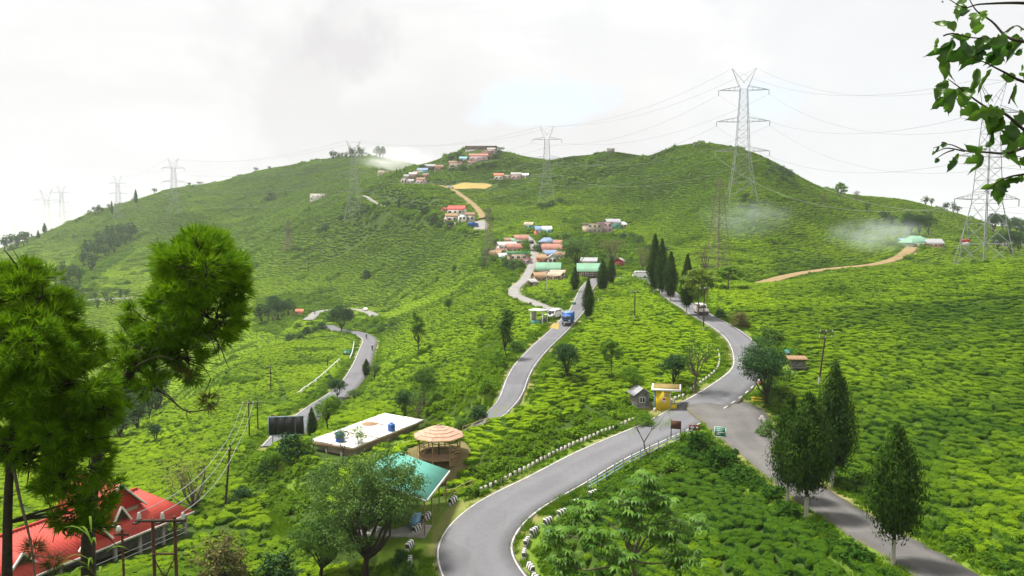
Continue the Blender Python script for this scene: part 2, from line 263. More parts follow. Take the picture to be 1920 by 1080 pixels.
# ---------------------------------------------------------------- the lie of the land
# surveyed ground points: bearing column, elevation row, distance ahead in metres
GROUND=[
# near road hairpin and the plots beside it
(890,1075,59),(880,1000,64),(960,925,70),(1100,860,77),(1200,815,82),(1290,765,89),(1380,720,97),(1410,690,102),(1390,640,116),(1340,595,133),(1318,582,138),
(1260,553,172),(1225,538,195),(1200,522,222),(1150,520,226),(1095,552,182),(1080,585,155),(1060,618,138),(1020,645,123),(975,700,102),(952,735,94),
(1350,790,84),(1400,800,80),(1450,870,68),(1510,930,59),(1600,985,51),(1680,1035,46),(1760,1078,42.5),
# plot between near road and side road
(1300,850,73),(1200,930,63),(1080,1000,58),(1250,1060,50),(1400,950,58),(1550,1060,45),(1040,1075,55),(1400,1075,46),
# tea ridge with the round shelter
(1150,765,92),(1050,790,86),(960,745,91.5),(900,765,91),(840,800,88),(880,850,79),(820,850,79),(700,900,78),(760,960,70),(1180,740,95),
# triangle plot
(1180,650,118),(1120,600,142),(1250,600,140),(1250,680,110),(1100,680,110),(1150,560,185),(1300,650,116),(1200,725,98),(1000,720,98),
# right tea slope
(1900,1075,39),(1850,900,58),(1650,860,66),(1560,800,78),(1480,740,92),(1550,690,102),(1800,700,92),(1750,600,124),(1600,600,128),(1450,580,140),(1600,540,165),(1900,560,135),
(1900,489,185),(1800,500,185),(1700,504,188),(1600,517,190),(1480,532,185),(1400,545,175),
# behind the right crest
(1900,500,260),(1800,514,240),(1700,516,232),(1500,525,212),
(1845,497,200),
# bottom left
(180,1050,68),(60,1060,66),(330,960,82),(480,900,88),(430,945,80),(500,1020,72),(600,1000,70),(650,1075,62),(760,1060,60),(350,1075,62),(100,1079,62),
(560,900,86),(560,860,93),
# white roof building, lower road
(640,850,90),(700,845,90),(700,790,106),(790,800,101),(545,850,95),(530,815,112),(560,795,120),(600,775,132),(640,748,148),(660,715,170),(672,690,192),(680,665,215),(700,645,240),(690,630,262),(650,622,280),(628,620,286),
(480,800,120),(400,860,108),(300,900,104),(200,880,115),
(690,586,350),(640,583,372),(580,590,365),(550,585,372),(540,600,345),
# middle tea field
(900,600,165),(850,650,150),(900,680,120),(800,700,132),(750,680,160),(735,640,225),(760,610,255),(960,556,195),(850,580,215),(800,592,235),(870,720,108),(760,740,118),(700,750,135),(920,720,105),(830,745,108),
(850,572,225),(960,548,205),(1040,545,195),(975,553,198),(1020,575,172),(1060,535,205),(1050,580,165),(740,595,265),
# tea slope left of lower road
(600,680,215),(520,700,190),(430,760,160),(330,800,145),(250,850,130),(430,690,205),(520,645,240),(600,615,285),(300,770,165),(210,825,140),(600,745,150),
# dip beyond it
(420,690,240),(300,800,200),(210,860,175),(510,655,275),
(350,665,330),(250,690,330),(450,622,335),(200,720,320),(100,700,340),(500,605,350),(250,780,260),
# far left: terrace road and hill
(160,562,450),(230,560,455),(60,575,440),(320,600,410),(420,560,430),(520,550,430),(620,560,400),
(300,500,600),(200,490,640),(100,520,560),(100,470,760),(30,490,680),(400,470,620),(500,440,610),(600,420,590),(450,400,760),(300,440,730),(540,470,520),
(700,480,450),(800,450,410),(900,480,320),(750,540,385),(640,530,430),(850,530,310),(960,520,255),(700,430,470),(780,400,450),
(328,405,740),(222,408,860),(665,412,500),(550,360,800),(597,370,590),(700,345,600),(640,330,760),(690,318,780),
# left skyline
(0,466,860),(60,446,900),(130,416,940),(200,390,960),(270,370,970),(340,352,970),(420,340,960),(500,320,940),(580,305,920),(640,298,900),(690,294,880),(740,302,880),(780,312,900),
# knob with houses
(900,277,610),(870,284,610),(840,300,610),(935,284,620),(975,299,600),(890,310,585),(800,328,580),(735,325,590),(770,336,560),(800,345,548),(850,322,580),(960,318,575),(1020,312,565),(830,345,542),(915,349,540),(875,345,545),(875,353,530),(940,335,555),(985,330,560),(1000,303,590),(820,320,590),
# path and cluster
(860,365,500),(885,385,460),(905,405,428),(870,405,420),(907,425,400),(900,420,400),(830,395,440),(690,372,520),(730,385,490),
(1000,455,315),(1003,480,288),(990,512,258),(960,470,305),(1040,450,322),(1010,425,360),(1045,500,262),(960,490,285),
(1105,522,225),(1165,498,262),(1080,480,285),(1150,470,300),
# right hill
(1025,382,440),(1000,350,510),(1060,296,560),(1095,299,540),(1145,286,510),(1120,294,530),(1175,296,510),(1200,300,505),(1250,281,480),(1305,269,465),(1370,278,455),(1430,296,440),(1480,325,425),(1530,355,412),(1575,367,412),(1640,370,430),(1700,377,435),(1740,387,440),(1800,404,450),(1850,424,480),(1915,430,520),
(1100,350,480),(1100,400,400),(1120,440,335),(1250,400,385),(1390,372,345),(1300,330,415),(1345,512,222),(1250,480,270),(1250,440,325),(1400,440,290),(1500,440,300),(1500,490,255),(1600,450,318),(1430,525,216),(1560,500,245),(1680,488,270),(1708,462,300),(1735,460,305),(1750,425,360),(1600,400,370),(1880,470,330),(1880,445,400),(1500,400,345),(1650,480,285),
]
DROP=[ # ground falls away behind the skylines
]
for u,v,d in GROUND[[i for i,g in enumerate(GROUND) if g==(0,466,860)][0]:][:13]: DROP.append((u,v+45,d*1.25))
for g in [(840,300,610),(900,279,625),(975,299,600),(1060,296,560),(1145,286,510),(1120,294,530),(1175,296,510),(1200,300,505),(1305,269,465),(1430,296,440),(1530,355,412),(1640,370,430),(1740,387,440),(1850,424,480),(1915,430,520)]:
    DROP.append((g[0],g[1]+60,g[2]*1.3))
for u in (-700,-200,200,600,1000,1400,1800,2300): DROP.append((u,500,1500)); DROP.append((u,495,3200))
EXTRA=[(-500,1300,60),(-500,560,500),(-500,520,800),(-500,900,130),(-500,650,300),(2400,1000,45),(2400,700,90),(2400,540,180),(2400,500,300),(2400,470,500),(-250,1150,64),(-150,780,180),(2150,900,56),(2150,600,120),(2150,505,200)]
NEAR=[(u,1400,27) for u in (0,500,960,1400,1900)]+[(u,1200,45) for u in (100,500,900)]+[(1200,1180,43),(1500,1160,39),(1900,1200,33)]

def pix_st(u, v):
    cx = (np.asarray(u, float) - 960) / F; cy = (540 - np.asarray(v, float)) / F; fy = CPI + SPI * cy
    return cx / fy, (-SPI + CPI * cy) / fy
def st_pix(s, t):
    yc = CPI - SPI * t; return 960 + F * s / yc, 540 - F * (SPI + CPI * t) / yc
class Land:
    def __init__(s, pts, lam=3e-4):
        P = np.array(pts, float); S, T = pix_st(P[:, 0], P[:, 1]); X = np.stack([S, .55 * np.log(P[:, 2])], 1); n = len(X)
        K = s.k(((X[:, None] - X[None]) ** 2).sum(-1)) + lam * np.eye(n); Q = np.concatenate([np.ones((n, 1)), X], 1)
        A = np.zeros((n + 3, n + 3)); A[:n, :n] = K; A[:n, n:] = Q; A[n:, :n] = Q.T; s.w = np.linalg.solve(A, np.concatenate([T, np.zeros(3)])); s.X = X
    @staticmethod
    def k(D): return .5 * D * np.log(D + 1e-12)
    def slope(s, S, D):
        sh = np.shape(S); S = np.asarray(S, float).ravel(); L = .55 * np.log(np.asarray(D, float).ravel()); out = np.empty(len(S)); n = len(s.X)
        xx = (s.X ** 2).sum(1)
        for i in range(0, len(S), 30000):
            a = np.stack([S[i:i + 30000], L[i:i + 30000]], 1); d = np.maximum((a ** 2).sum(1)[:, None] + xx[None] - 2 * a @ s.X.T, 0)
            out[i:i + 30000] = s.k(d) @ s.w[:n] + s.w[n] + a @ s.w[n + 1:]
        return out.reshape(sh)
land = Land(GROUND + DROP + EXTRA + NEAR)
def smooth(a, b, x):
    t = np.clip((x - a) / (b - a), 0, 1); return t * t * (3 - 2 * t)
def base_z(x, y):
    """height of the untouched ground"""
    D = np.maximum(y, 20.0); S = np.clip(x / D, -1.6, 1.6); z1 = land.slope(S, D) * D
    z0 = -1.7 - .47 * y + .05 * np.sin(x * .3) * np.clip(np.abs(y), 0, 4) / 4; w = smooth(24, 40, y)
    return z0 * (1 - w) + z1 * w
def at_many(pts):
    """where the sight lines towards these picture points meet the ground"""
    P = np.array([p[:2] for p in pts], float); s, t = pix_st(P[:, 0], P[:, 1]); ds = np.exp(np.linspace(math.log(30), math.log(1300), 760))
    Tm = land.slope(np.repeat(s[:, None], len(ds), 1), np.repeat(ds[None], len(s), 0)); g = Tm - t[:, None] >= 0
    i = np.where(g.any(1), g.argmax(1), np.abs(Tm - t[:, None]).argmin(1)); i = np.clip(i, 1, len(ds) - 1); r = np.arange(len(s))
    a = Tm[r, i - 1] - t; b = Tm[r, i] - t; k = np.where(g.any(1), np.clip(a / (a - b + 1e-12), 0, 1), 1); d = ds[i - 1] + k * (ds[i] - ds[i - 1])
    return np.stack([s * d, d], 1)
def catmull(P, step):
    P = np.asarray(P, float); Q = np.vstack([2 * P[0] - P[1], P, 2 * P[-1] - P[-2]]); out = []
    for i in range(1, len(Q) - 2):
        p0, p1, p2, p3 = Q[i - 1:i + 3]
        for t in np.linspace(0, 1, 14, endpoint=False): out.append(.5 * (2 * p1 + (p2 - p0) * t + (2 * p0 - 5 * p1 + 4 * p2 - p3) * t * t + (3 * p1 - p0 - 3 * p2 + p3) * t ** 3))
    out.append(Q[-2]); out = np.array(out); L = np.concatenate([[0], np.cumsum(np.linalg.norm(np.diff(out, axis=0), axis=1))])
    q = np.arange(0, L[-1], step); return np.stack([np.interp(q, L, out[:, k]) for k in range(out.shape[1])], 1)
def gauss(a, s):
    if s < .3: return a
    k = np.arange(-int(3 * s), int(3 * s) + 1); w = np.exp(-.5 * (k / s) ** 2); w /= w.sum(); return np.convolve(np.pad(a, len(k) // 2, 'edge'), w, 'valid')
ROADS = []
def road(name, px, hw, material, zs=7.0, step=1.0, lines=(), xs=2.0, more=()):
    pts = at_many(px); hwl = [p[2] if len(p) > 2 else (3.1 if name == 'main_road' and p[1] > 1020 else hw) for p in px]
    if more: pts = np.vstack([pts, [m[:2] for m in more]]); hwl += [m[2] for m in more]
    P = catmull(np.column_stack([pts, hwl]), step)
    P[:, 0] = gauss(P[:, 0], xs / step); P[:, 1] = gauss(P[:, 1], xs / step)
    z = gauss(base_z(P[:, 0], P[:, 1]), zs / step); r = dict(name=name, P=np.column_stack([P[:, :2], z]), hw=P[:, 2], mat=material, lines=lines); ROADS.append(r); return r
main_road = road('main_road', [(1010, 1165), (925, 1120), (895, 1078), (884, 1050), (889, 1020, 3.1), (915, 978, 3.1), (953, 944, 3.05), (1010, 912, 2.95), (1055, 890, 2.9), (1114, 861, 2.8), (1196, 822, 2.75), (1258, 794, 2.75), (1308, 765, 2.8), (1350, 742, 2.7), (1383, 716, 2.5), (1405, 692, 2.3), (1404, 667, 2.2), (1387, 637), (1355, 612, 1.95), (1315, 588, 1.9), (1288, 573, 1.9), (1266, 560, 1.9), (1248, 545, 1.9), (1232, 532, 1.9), (1205, 522, 1.9), (1160, 519.5, 1.9), (1122, 523, 1.9), (1103, 537, 1.8), (1092, 559, 1.75), (1081, 582, 1.7), (1062, 604, 1.7), (1039, 628, 1.65), (1009, 655, 1.6), (983, 686, 1.6), (965, 718, 1.55), (956, 738, 1.5)], 2.05, 'asphalt', lines=(-1, 1), more=[(-2.2, 92.2, 1.9), (-6.5, 91.5, 1.9), (-12, 92.5, 1.9)])
_k = np.arange(len(main_road['P']))[::-1]; main_road['P'][:, 2] -= 2.3 * (1 - smooth(5.0, 15.0, _k))
side_road = road('side_road', [(1330, 752, 3.6), (1368, 772, 4.2), (1392, 800, 2.9), (1424, 845, 2.1), (1462, 886), (1512, 923), (1560, 950), (1612, 982), (1680, 1024), (1765, 1075), (1860, 1130)], 1.75, 'asphalt_old')
def join(r, q, end, run):
    """bring one end of a road to the level of the road it meets"""
    P = r['P']; n = len(P); k = np.arange(n) if end == 0 else np.arange(n)[::-1]; d2 = (P[:, None, 0] - q['P'][None, :, 0]) ** 2 + (P[:, None, 1] - q['P'][None, :, 1]) ** 2; zq = q['P'][d2.argmin(1), 2]; w = 1 - smooth(run * .45, run, k); P[:, 2] = P[:, 2] * (1 - w) + zq * w
join(side_road, main_road, 0, 22)
low_road = road('valley_road', [(520, 835), (546, 808), (568, 787), (600, 763), (640, 735), (662, 712), (675, 690), (683, 670), (690, 650), (693, 637), (680, 627), (655, 621), (632, 619), (612, 610)], 2.35, 'asphalt', lines=(-1,))
loop_road = road('far_loop_road', [(706, 592), (690, 585), (668, 579), (640, 579.5), (615, 581), (597, 585), (588, 592), (576, 600)], 2.3, 'concrete_road', zs=12)
street = road('village_street', [(1048, 590), (1030, 580), (1000, 566), (968, 554), (966, 540), (984, 524), (992, 510), (999, 495), (1003, 478), (1000, 458), (985, 440)], 1.5, 'concrete_road', zs=6)
join(street, main_road, 0, 14)
upper_street = road('upper_street', [(900, 432), (903, 420), (898, 412)], 3.2, 'concrete_road', zs=4)
dirt_track = road('dirt_track', [(904, 410), (903, 402), (893, 388), (870, 369), (852, 357), (836, 349.5), (815, 346), (790, 344)], 1.7, 'dirt', zs=5)
hill_path = road('concrete_path', [(680, 366), (700, 377), (726, 388), (760, 393), (800, 397), (836, 399)], 1.2, 'concrete_road', zs=8)
hut_track = road('earth_track', [(1424, 531), (1460, 522.5), (1500, 512.5), (1560, 503), (1620, 498.5), (1660, 492), (1690, 481), (1704, 470), (1710, 461)], 2.2, 'dirt', zs=9)
terrace = road('terrace_road', [(120, 566), (150, 562.5), (165, 562), (190, 560), (230, 559), (300, 555)], 3.0, 'concrete_road', zs=20)
PADS = []                                             # level or bare places: x, y, radius, how far the blend runs
def pad(u, v, r, dz=0.0, blend=4.0):
    p = at_many([(u, v)])[0]; z = float(base_z(p[0:1], p[1:2])[0]) + dz; PADS.append((p[0], p[1], r, z, blend)); return p[0], p[1], z
pad(822, 846, 3.6); pad(1252, 762, 2.6, .1); pad(1012, 604, 3.2); pad(680, 828, 8.5, 0, 6); pad(790, 945, 6.0, 0, 4)
def carve(x, y, z):
    """ground cut and filled beside the roads and under the level places"""
    z = z.copy()
    for px, py, r, pz, b in PADS:
        d = np.hypot(x - px, y - py); w = 1 - smooth(r, r + b, d); z = z * (1 - w) + pz * w
    best = np.full(len(x), 1e9); bw = np.zeros(len(x)); bz = np.zeros(len(x))
    for r in ROADS:                                       # where two roads meet, the nearer edge decides
        P = r['P']; m = 16.0; sel = np.where((x > P[:, 0].min() - m) & (x < P[:, 0].max() + m) & (y > P[:, 1].min() - m) & (y < P[:, 1].max() + m))[0]
        for i in range(0, len(sel), 4000):
            k = sel[i:i + 4000]; d2 = (x[k, None] - P[None, :, 0]) ** 2 + (y[k, None] - P[None, :, 1]) ** 2; j = d2.argmin(1); d = np.sqrt(d2[np.arange(len(k)), j])
            inner = r['hw'][j] + .7 + .010 * y[k]; w = 1 - smooth(inner, inner + 2.6 + .012 * y[k], d); tz = P[j, 2] - .05 - .0009 * y[k]; e = d - r['hw'][j]; q = e < best[k]
            best[k] = np.where(q, e, best[k]); bw[k] = np.where(q, w, bw[k]); bz[k] = np.where(q, tz, bz[k])
    z = z * (1 - bw) + bz * bw
    return z
NA, NQ = 470, 760
QA = np.concatenate([np.linspace(-1.7, -.72, 40, endpoint=False), np.linspace(-.72, .72, NA - 80, endpoint=False), np.linspace(.72, 1.7, 40)])
YO = 12.0; QQ = np.linspace(math.log(3.0), math.log(3300 + YO), NQ)
def land_grid():
    Y = np.exp(QQ)[:, None] - YO + 0 * QA[None]; X = QA[None] * (Y + YO); z = base_z(X.ravel(), Y.ravel())
    rough = .12 * np.sin(X * .9 + np.sin(Y * .5)).ravel() * np.sin(Y * .8 + 1.3 * np.sin(X * .41)).ravel() + .5 * (np.sin(X * .06 + 2 * np.sin(Y * .031)) * np.sin(Y * .05)).ravel() * np.clip((Y.ravel() - 90) / 200, 0, 2)
    z = carve(X.ravel(), Y.ravel(), z + rough * (Y.ravel() > 30)); return X, Y, z.reshape(X.shape)
GX, GY, GZ = land_grid()
def Hs(x, y):
    x = np.asarray(x, float); y = np.asarray(y, float); a = x / (y + YO); fi = np.interp(a, QA, np.arange(NA)); fj = np.clip((np.log(np.maximum(y + YO, 3.001)) - QQ[0]) / (QQ[1] - QQ[0]), 0, NQ - 1.001)
    i = np.clip(fi.astype(int), 0, NA - 2); j = fj.astype(int); u = fi - i; v = fj - j
    return (GZ[j, i] * (1 - u) + GZ[j, i + 1] * u) * (1 - v) + (GZ[j + 1, i] * (1 - u) + GZ[j + 1, i + 1] * u) * v
def Hz(x, y): return float(Hs(np.array([x]), np.array([y]))[0])
def at(u, v):
    p = at_many([(u, v)])[0]; return Vector((p[0], p[1], Hz(p[0], p[1])))
# how high the ground in front reaches on each sight line, to leave out what no one could see
_vs = np.linspace(-.80, .80, 420); _vd = np.exp(np.linspace(math.log(30), math.log(1400), 420))
_vt = Hs(_vs[:, None] * _vd[None], _vd[None] + 0 * _vs[:, None]) / _vd[None]; _vm = np.maximum.accumulate(_vt, axis=1)
def seen(x, y, z, extra=1.5):
    s = x / y; i = np.clip(np.interp(s, _vs, np.arange(420)).round().astype(int), 0, 419); j = np.clip(np.interp(np.log(y), np.log(_vd), np.arange(420)).astype(int) - 3, 0, 419)
    return (z + extra + .006 * y) / y > _vm[i, j]
def road_gap(x, y, roads=None):
    """distance from the nearest road edge"""
    out = np.full(len(x), 99.0)
    for r in (roads or ROADS):
        P = r['P']; sel = np.where((x > P[:, 0].min() - 14) & (x < P[:, 0].max() + 14) & (y > P[:, 1].min() - 14) & (y < P[:, 1].max() + 14))[0]
        for i in range(0, len(sel), 4000):
            k = sel[i:i + 4000]; d2 = (x[k, None] - P[None, :, 0]) ** 2 + (y[k, None] - P[None, :, 1]) ** 2; j = d2.argmin(1); out[k] = np.minimum(out[k], np.sqrt(d2[np.arange(len(k)), j]) - r['hw'][j])
    return out
def in_poly(u, v, poly):
    poly = np.asarray(poly, float); ins = np.zeros(len(u), bool); n = len(poly)
    for i in range(n):
        (x1, y1), (x2, y2) = poly[i], poly[(i + 1) % n]; c = ((y1 > v) != (y2 > v)) & (u < (x2 - x1) * (v - y1) / (y2 - y1 + 1e-9) + x1); ins ^= c
    return ins
def pixel_of(x, y, z): return st_pix(x / y, z / y)
def build_ground():
    m, N, L, P = nmat('hillside_soil'); at_ = N('ShaderNodeAttribute'); at_.attribute_name = 'cover'; t = N('ShaderNodeTexCoord')
    n = N('ShaderNodeTexNoise'); n.inputs['Scale'].default_value = .8; n.inputs['Detail'].default_value = 8; L(t.outputs['Object'], n.inputs['Vector'])
    def mixc(f, a, b):
        x = N('ShaderNodeMix'); x.data_type = 'RGBA'; L(f, x.inputs[0])
        for k, c in ((6, a), (7, b)):
            if isinstance(c, tuple): x.inputs[k].default_value = (*c, 1)
            else: L(c, x.inputs[k])
        return x.outputs[2]
    tea = mixc(n.outputs[0], (.030, .045, .010), (.055, .105, .012)); gr = mixc(n.outputs[0], (.075, .15, .012), (.15, .22, .025)); di = mixc(n.outputs[0], (.22, .15, .08), (.36, .27, .14))
    s = N('ShaderNodeSeparateColor'); L(at_.outputs['Color'], s.inputs[0]); c = mixc(s.outputs[0], tea, gr); c = mixc(s.outputs[1], c, di); L(c, P.inputs['Base Color']); P.inputs['Roughness'].default_value = .95; P.inputs['Specular IOR Level'].default_value = .1
    b = N('ShaderNodeBump'); b.inputs['Strength'].default_value = .5; b.inputs['Distance'].default_value = .12; L(n.outputs[0], b.inputs['Height']); L(b.outputs[0], P.inputs['Normal'])
    mb = MB(); V = np.stack([GX, GY, GZ], -1).reshape(-1, 3); j, i = np.meshgrid(np.arange(NQ - 1), np.arange(NA - 1), indexing='ij'); a = (j * NA + i).ravel()
    mb.add(V, np.stack([a, a + 1, a + NA + 1, a + NA], 1)); o = mb.build('hillside', m, smooth=True); o['kind'] = 'structure'
    x, y = GX.ravel(), GY.ravel(); g = road_gap(x, y); col = np.zeros((len(x), 4), np.float32); col[:, 3] = 1
    w = np.where(y < 330, 3.2 + .01 * y, 2.0); col[:, 0] = 1 - smooth(w * .55, w, g); col[:, 1] = .55 * (1 - smooth(.2, 1.1 + .004 * y, g)) * (.5 + .5 * np.sin(x * .35 + y * .2))
    gs = road_gap(x, y, [main_road]); u, v = pixel_of(x, np.maximum(y, 5), GZ.ravel())
    dirtp = [[(808, 1000), (838, 952), (878, 931), (896, 937), (858, 965), (824, 1010), (812, 1080), (803, 1080)], [(1215, 772), (1240, 758), (1275, 752), (1262, 772), (1228, 784)], [(1030, 632), (1000, 655), (1020, 615), (1048, 588), (1060, 590)], [(655, 733), (680, 712), (690, 695), (645, 712)]]
    for i, p in enumerate(dirtp): col[in_poly(u, v, p), 1] = .4 if i == 0 else .7
    for px, py, r, pz, b in PADS[:2]: col[np.hypot(x - px, y - py) < r + .8, 1] = .5
    lawn = [[(700, 1080), (715, 1000), (770, 960), (800, 940), (830, 955), (812, 1010), (806, 1080)], [(940, 1080), (950, 1030), (990, 960), (1060, 920), (1130, 890), (1090, 935), (1010, 980), (985, 1030), (990, 1080)], [(510, 905), (560, 885), (610, 890), (640, 905), (560, 925)], [(440, 850), (480, 830), (540, 850), (600, 880), (500, 900), (430, 880)], [(500, 925), (540, 985), (600, 985), (560, 1000), (510, 1010)], [(575, 752), (620, 712), (650, 705), (640, 740), (600, 757)]]
    for p in lawn: col[in_poly(u, v, p), 0] = 1
    at2 = o.data.attributes.new('cover', 'FLOAT_COLOR', 'POINT'); at2.data.foreach_set('color', col.ravel()); return o
ground = build_ground()
def offs(r, off, lo=0, hi=None):
    P = r['P'][lo:hi]; T = np.gradient(P[:, :2], axis=0); T /= np.linalg.norm(T, axis=1)[:, None] + 1e-9; Nn = np.stack([T[:, 1], -T[:, 0]], 1)
    return np.column_stack([P[:, :2] + Nn * np.asarray(off).reshape(-1, 1), P[:, 2]]), np.arctan2(T[:, 1], T[:, 0])
def build_roads():
    for ri, r in enumerate(ROADS):
        hw = r['hw']; mb = MB(); cs = (-1, -.55, 0, .55, 1); rows = [offs(r, c * (hw + .25 * rng.normal(size=len(hw)) * .25 * (abs(c) == 1)))[0] for c in cs]; n = len(hw)
        for q, c in zip(rows, cs): q[:, 2] += .03 * (1 - c * c) + .004 * ri
        lo = [rows[0] + (0, 0, -.6)]; hi = [rows[-1] + (0, 0, -.6)]; V = np.stack(lo + rows + hi, 1).reshape(-1, 3); k = len(cs) + 2
        f = [(i * k + j, i * k + j + 1, (i + 1) * k + j + 1, (i + 1) * k + j) for i in range(n - 1) for j in range(k - 1)]; mb.add(V, f); o = mb.build(r['name'], M[r['mat']], smooth=False); o['kind'] = 'structure'; la = o.data.attributes.new('lat', 'FLOAT', 'POINT'); la.data.foreach_set('value', np.tile(np.array((-1,) + cs + (1,), np.float32), n))
        for sgn in r['lines']:
            a = offs(r, sgn * (hw - .27))[0]; b = offs(r, sgn * (hw - np.where(hw > 2.2, .14, .17)))[0]; keep = np.ones(n - 1, bool)
            if r is main_road and sgn == 1:
                u, v = pixel_of(a[:, 0], a[:, 1], a[:, 2]); gap = (a[:, 1] > 81) & (a[:, 1] < 97) & (a[:, 0] > 0); keep = ~(gap[:-1] & (np.arange(n - 1) % 2 == 0))
            mb = MB(); z = .024 + .004 * ri
            for i in np.where(keep)[0]: mb.add([a[i] + (0, 0, z), b[i] + (0, 0, z), b[i + 1] + (0, 0, z), a[i + 1] + (0, 0, z)], [(0, 1, 2, 3)])
            o = mb.build('road_edge_line', M['white_line']); o['kind'] = 'structure'
build_roads()
def flat_sheet(name, px, m, dz, kind='structure'):
    P = at_many(px); mb = MB(); c = P.mean(0); V = [(x, y, Hz(x, y) + dz) for x, y in P] + [(c[0], c[1], Hz(*c) + dz)]; n = len(P)
    mb.add(V, [(i, (i + 1) % n, n) for i in range(n)]); o = mb.build(name, M[m]); o['kind'] = kind; return o
def field():
    vs = np.linspace(344.6, 353.4, 6); us = np.linspace(0, 1, 9); px = [(843 + 9 * (v - 344.6) / 8.8 + (79 - 20 * abs(v - 347) / 6) * k, v) for v in vs for k in us]; P = at_many(px); mb = MB(); mb.add([(x, y, Hz(x, y) + .35) for x, y in P], [(j * 9 + i, j * 9 + i + 1, j * 9 + i + 10, j * 9 + i + 9) for j in range(5) for i in range(8)]); o = mb.build('bare_playing_field', M['ochre']); o['kind'] = 'structure'; return P
FIELD = field()
# ---------------------------------------------------------------- foliage builders
def unit(n):
    v = rng.normal(size=(n, 3)); return v / (np.linalg.norm(v, axis=1)[:, None] + 1e-9)
def leaves(mb, pos, nrm, size, tint, asp=.5, along=None, mi=0, tri=False):
    """one small leaf per position, facing nrm; a pointed diamond, or one blade when tri"""
    n = len(pos); nrm = nrm / (np.linalg.norm(nrm, axis=1)[:, None] + 1e-9); a = unit(n) if along is None else along
    t = a - (a * nrm).sum(1)[:, None] * nrm; t /= np.linalg.norm(t, axis=1)[:, None] + 1e-9; b = np.cross(nrm, t); s = np.broadcast_to(np.asarray(size, float), (n,))[:, None]
    if tri:
        V = np.stack([pos - b * s * asp * .5, pos + b * s * asp * .5, pos + t * s], 1); mb.add(V.reshape(-1, 3), np.arange(3 * n).reshape(n, 3), tint, mi)
    else:
        V = np.stack([pos - t * s * .5, pos + b * s * asp * .5 - nrm * s * .06, pos + t * s * .5, pos - b * s * asp * .5 - nrm * s * .06], 1); mb.add(V.reshape(-1, 3), np.arange(4 * n).reshape(n, 4), tint, mi)
def clumps(mb, C, R, per, size, asp=.5, up=.5, tj=.22, mi=0, tint0=.5):
    """leaf clusters round the centres C (radius R each): irregular light and dark sprays"""
    C = np.asarray(C); n = len(C); R = np.broadcast_to(R, (n,)); tc = np.clip(rng.normal(tint0, tj, n), 0, 1); k = np.repeat(np.arange(n), per); d = unit(len(k)); rr = rng.random(len(k)) ** .45
    pos = C[k] + d * (R[k] * rr)[:, None] * np.array((1, 1, .75)); nr = d * .8 + unit(len(k)) * .7 + np.array((0, 0, up)); leaves(mb, pos, nr, size * rng.uniform(.7, 1.3, len(k)), np.clip(tc[k] + rng.normal(0, .10, len(k)), 0, 1), asp, mi=mi)
def limb(a, b, bend=.12, n=5):
    a = np.array(a, float); b = np.array(b, float); t = np.linspace(0, 1, n)[:, None]; o = rng.normal(0, bend, 3) * np.linalg.norm(b - a); return a + (b - a) * t + np.sin(t * math.pi) * o
class Tpl:
    def __init__(s, parts, h, w): s.parts = parts; s.h = h; s.w = w
def cypress(R=.17, n=9000, seed=0, m='cypress', white=True, base=.12, ov=.42, leaf=.028):
    """narrow dense conifer of height 1: ragged flame-shaped crown of small upright sprays, whitewashed foot"""
    global rng; rng = np.random.default_rng(seed + 100); mb = MB(); K = max(24, n // 62); q = (np.arange(K) + rng.random(K)) / K; q = q ** .92
    prof = lambda q: np.where(q < ov, .42 + .58 * np.sin(np.clip(q / ov, 0, 1) * math.pi / 2) ** .9, np.clip(1 - ((q - ov) / (1 - ov)) ** 1.2, 0, 1))
    an = np.arange(K) * 2.39996 + rng.normal(0, .35, K); rr = R * prof(q) * rng.uniform(.62, 1.0, K); C = np.stack([rr * np.cos(an), rr * np.sin(an), base + .03 + (1 - base) * .96 * q], 1); cr = R * (.20 + .30 * prof(q)) * rng.uniform(.75, 1.25, K)
    tc = np.clip(rng.normal(.42, .2, K), 0, 1); k = np.repeat(np.arange(K), 62); m_ = len(k); d = unit(m_); pos = C[k] + d * (cr[k] * rng.random(m_) ** .4)[:, None] * np.array((.9, .9, 1.5)); out = d * .8 + np.stack([np.cos(an[k]), np.sin(an[k]), .3 + 0 * k], 1) * .7
    al = np.array((0, 0, 1.)) + out * .45 + unit(m_) * .5; leaves(mb, pos, out + unit(m_) * .7, leaf * rng.uniform(.7, 1.4, m_), np.clip(tc[k] + rng.normal(0, .12, m_), 0, 1), .40, al)
    I = int(m_ * .35); qi = rng.random(I); ai = rng.random(I) * 6.283; ri = R * prof(qi) * rng.random(I) ** .5 * .7; leaves(mb, np.stack([ri * np.cos(ai), ri * np.sin(ai), base + .02 + (1 - base) * .95 * qi], 1), unit(I), leaf * 1.3, .25, .5)
    t = MB(); pth = [(0, 0, -.03), (.002, 0, base * .85), (0, .002, .35), (0, 0, .9)]; t.tube(pth[:2], [.020, .017], 8, cap=False, mi=1 if white else 0); t.tube(pth[1:], [.017, .013, .003], 7)
    return Tpl([('crown', mb.mesh('cypress_crown', M[m])), ('trunk', t.mesh('cypress_trunk', [M['bark'], M['white_dirty']], True))], 1.0, 2.4 * R)
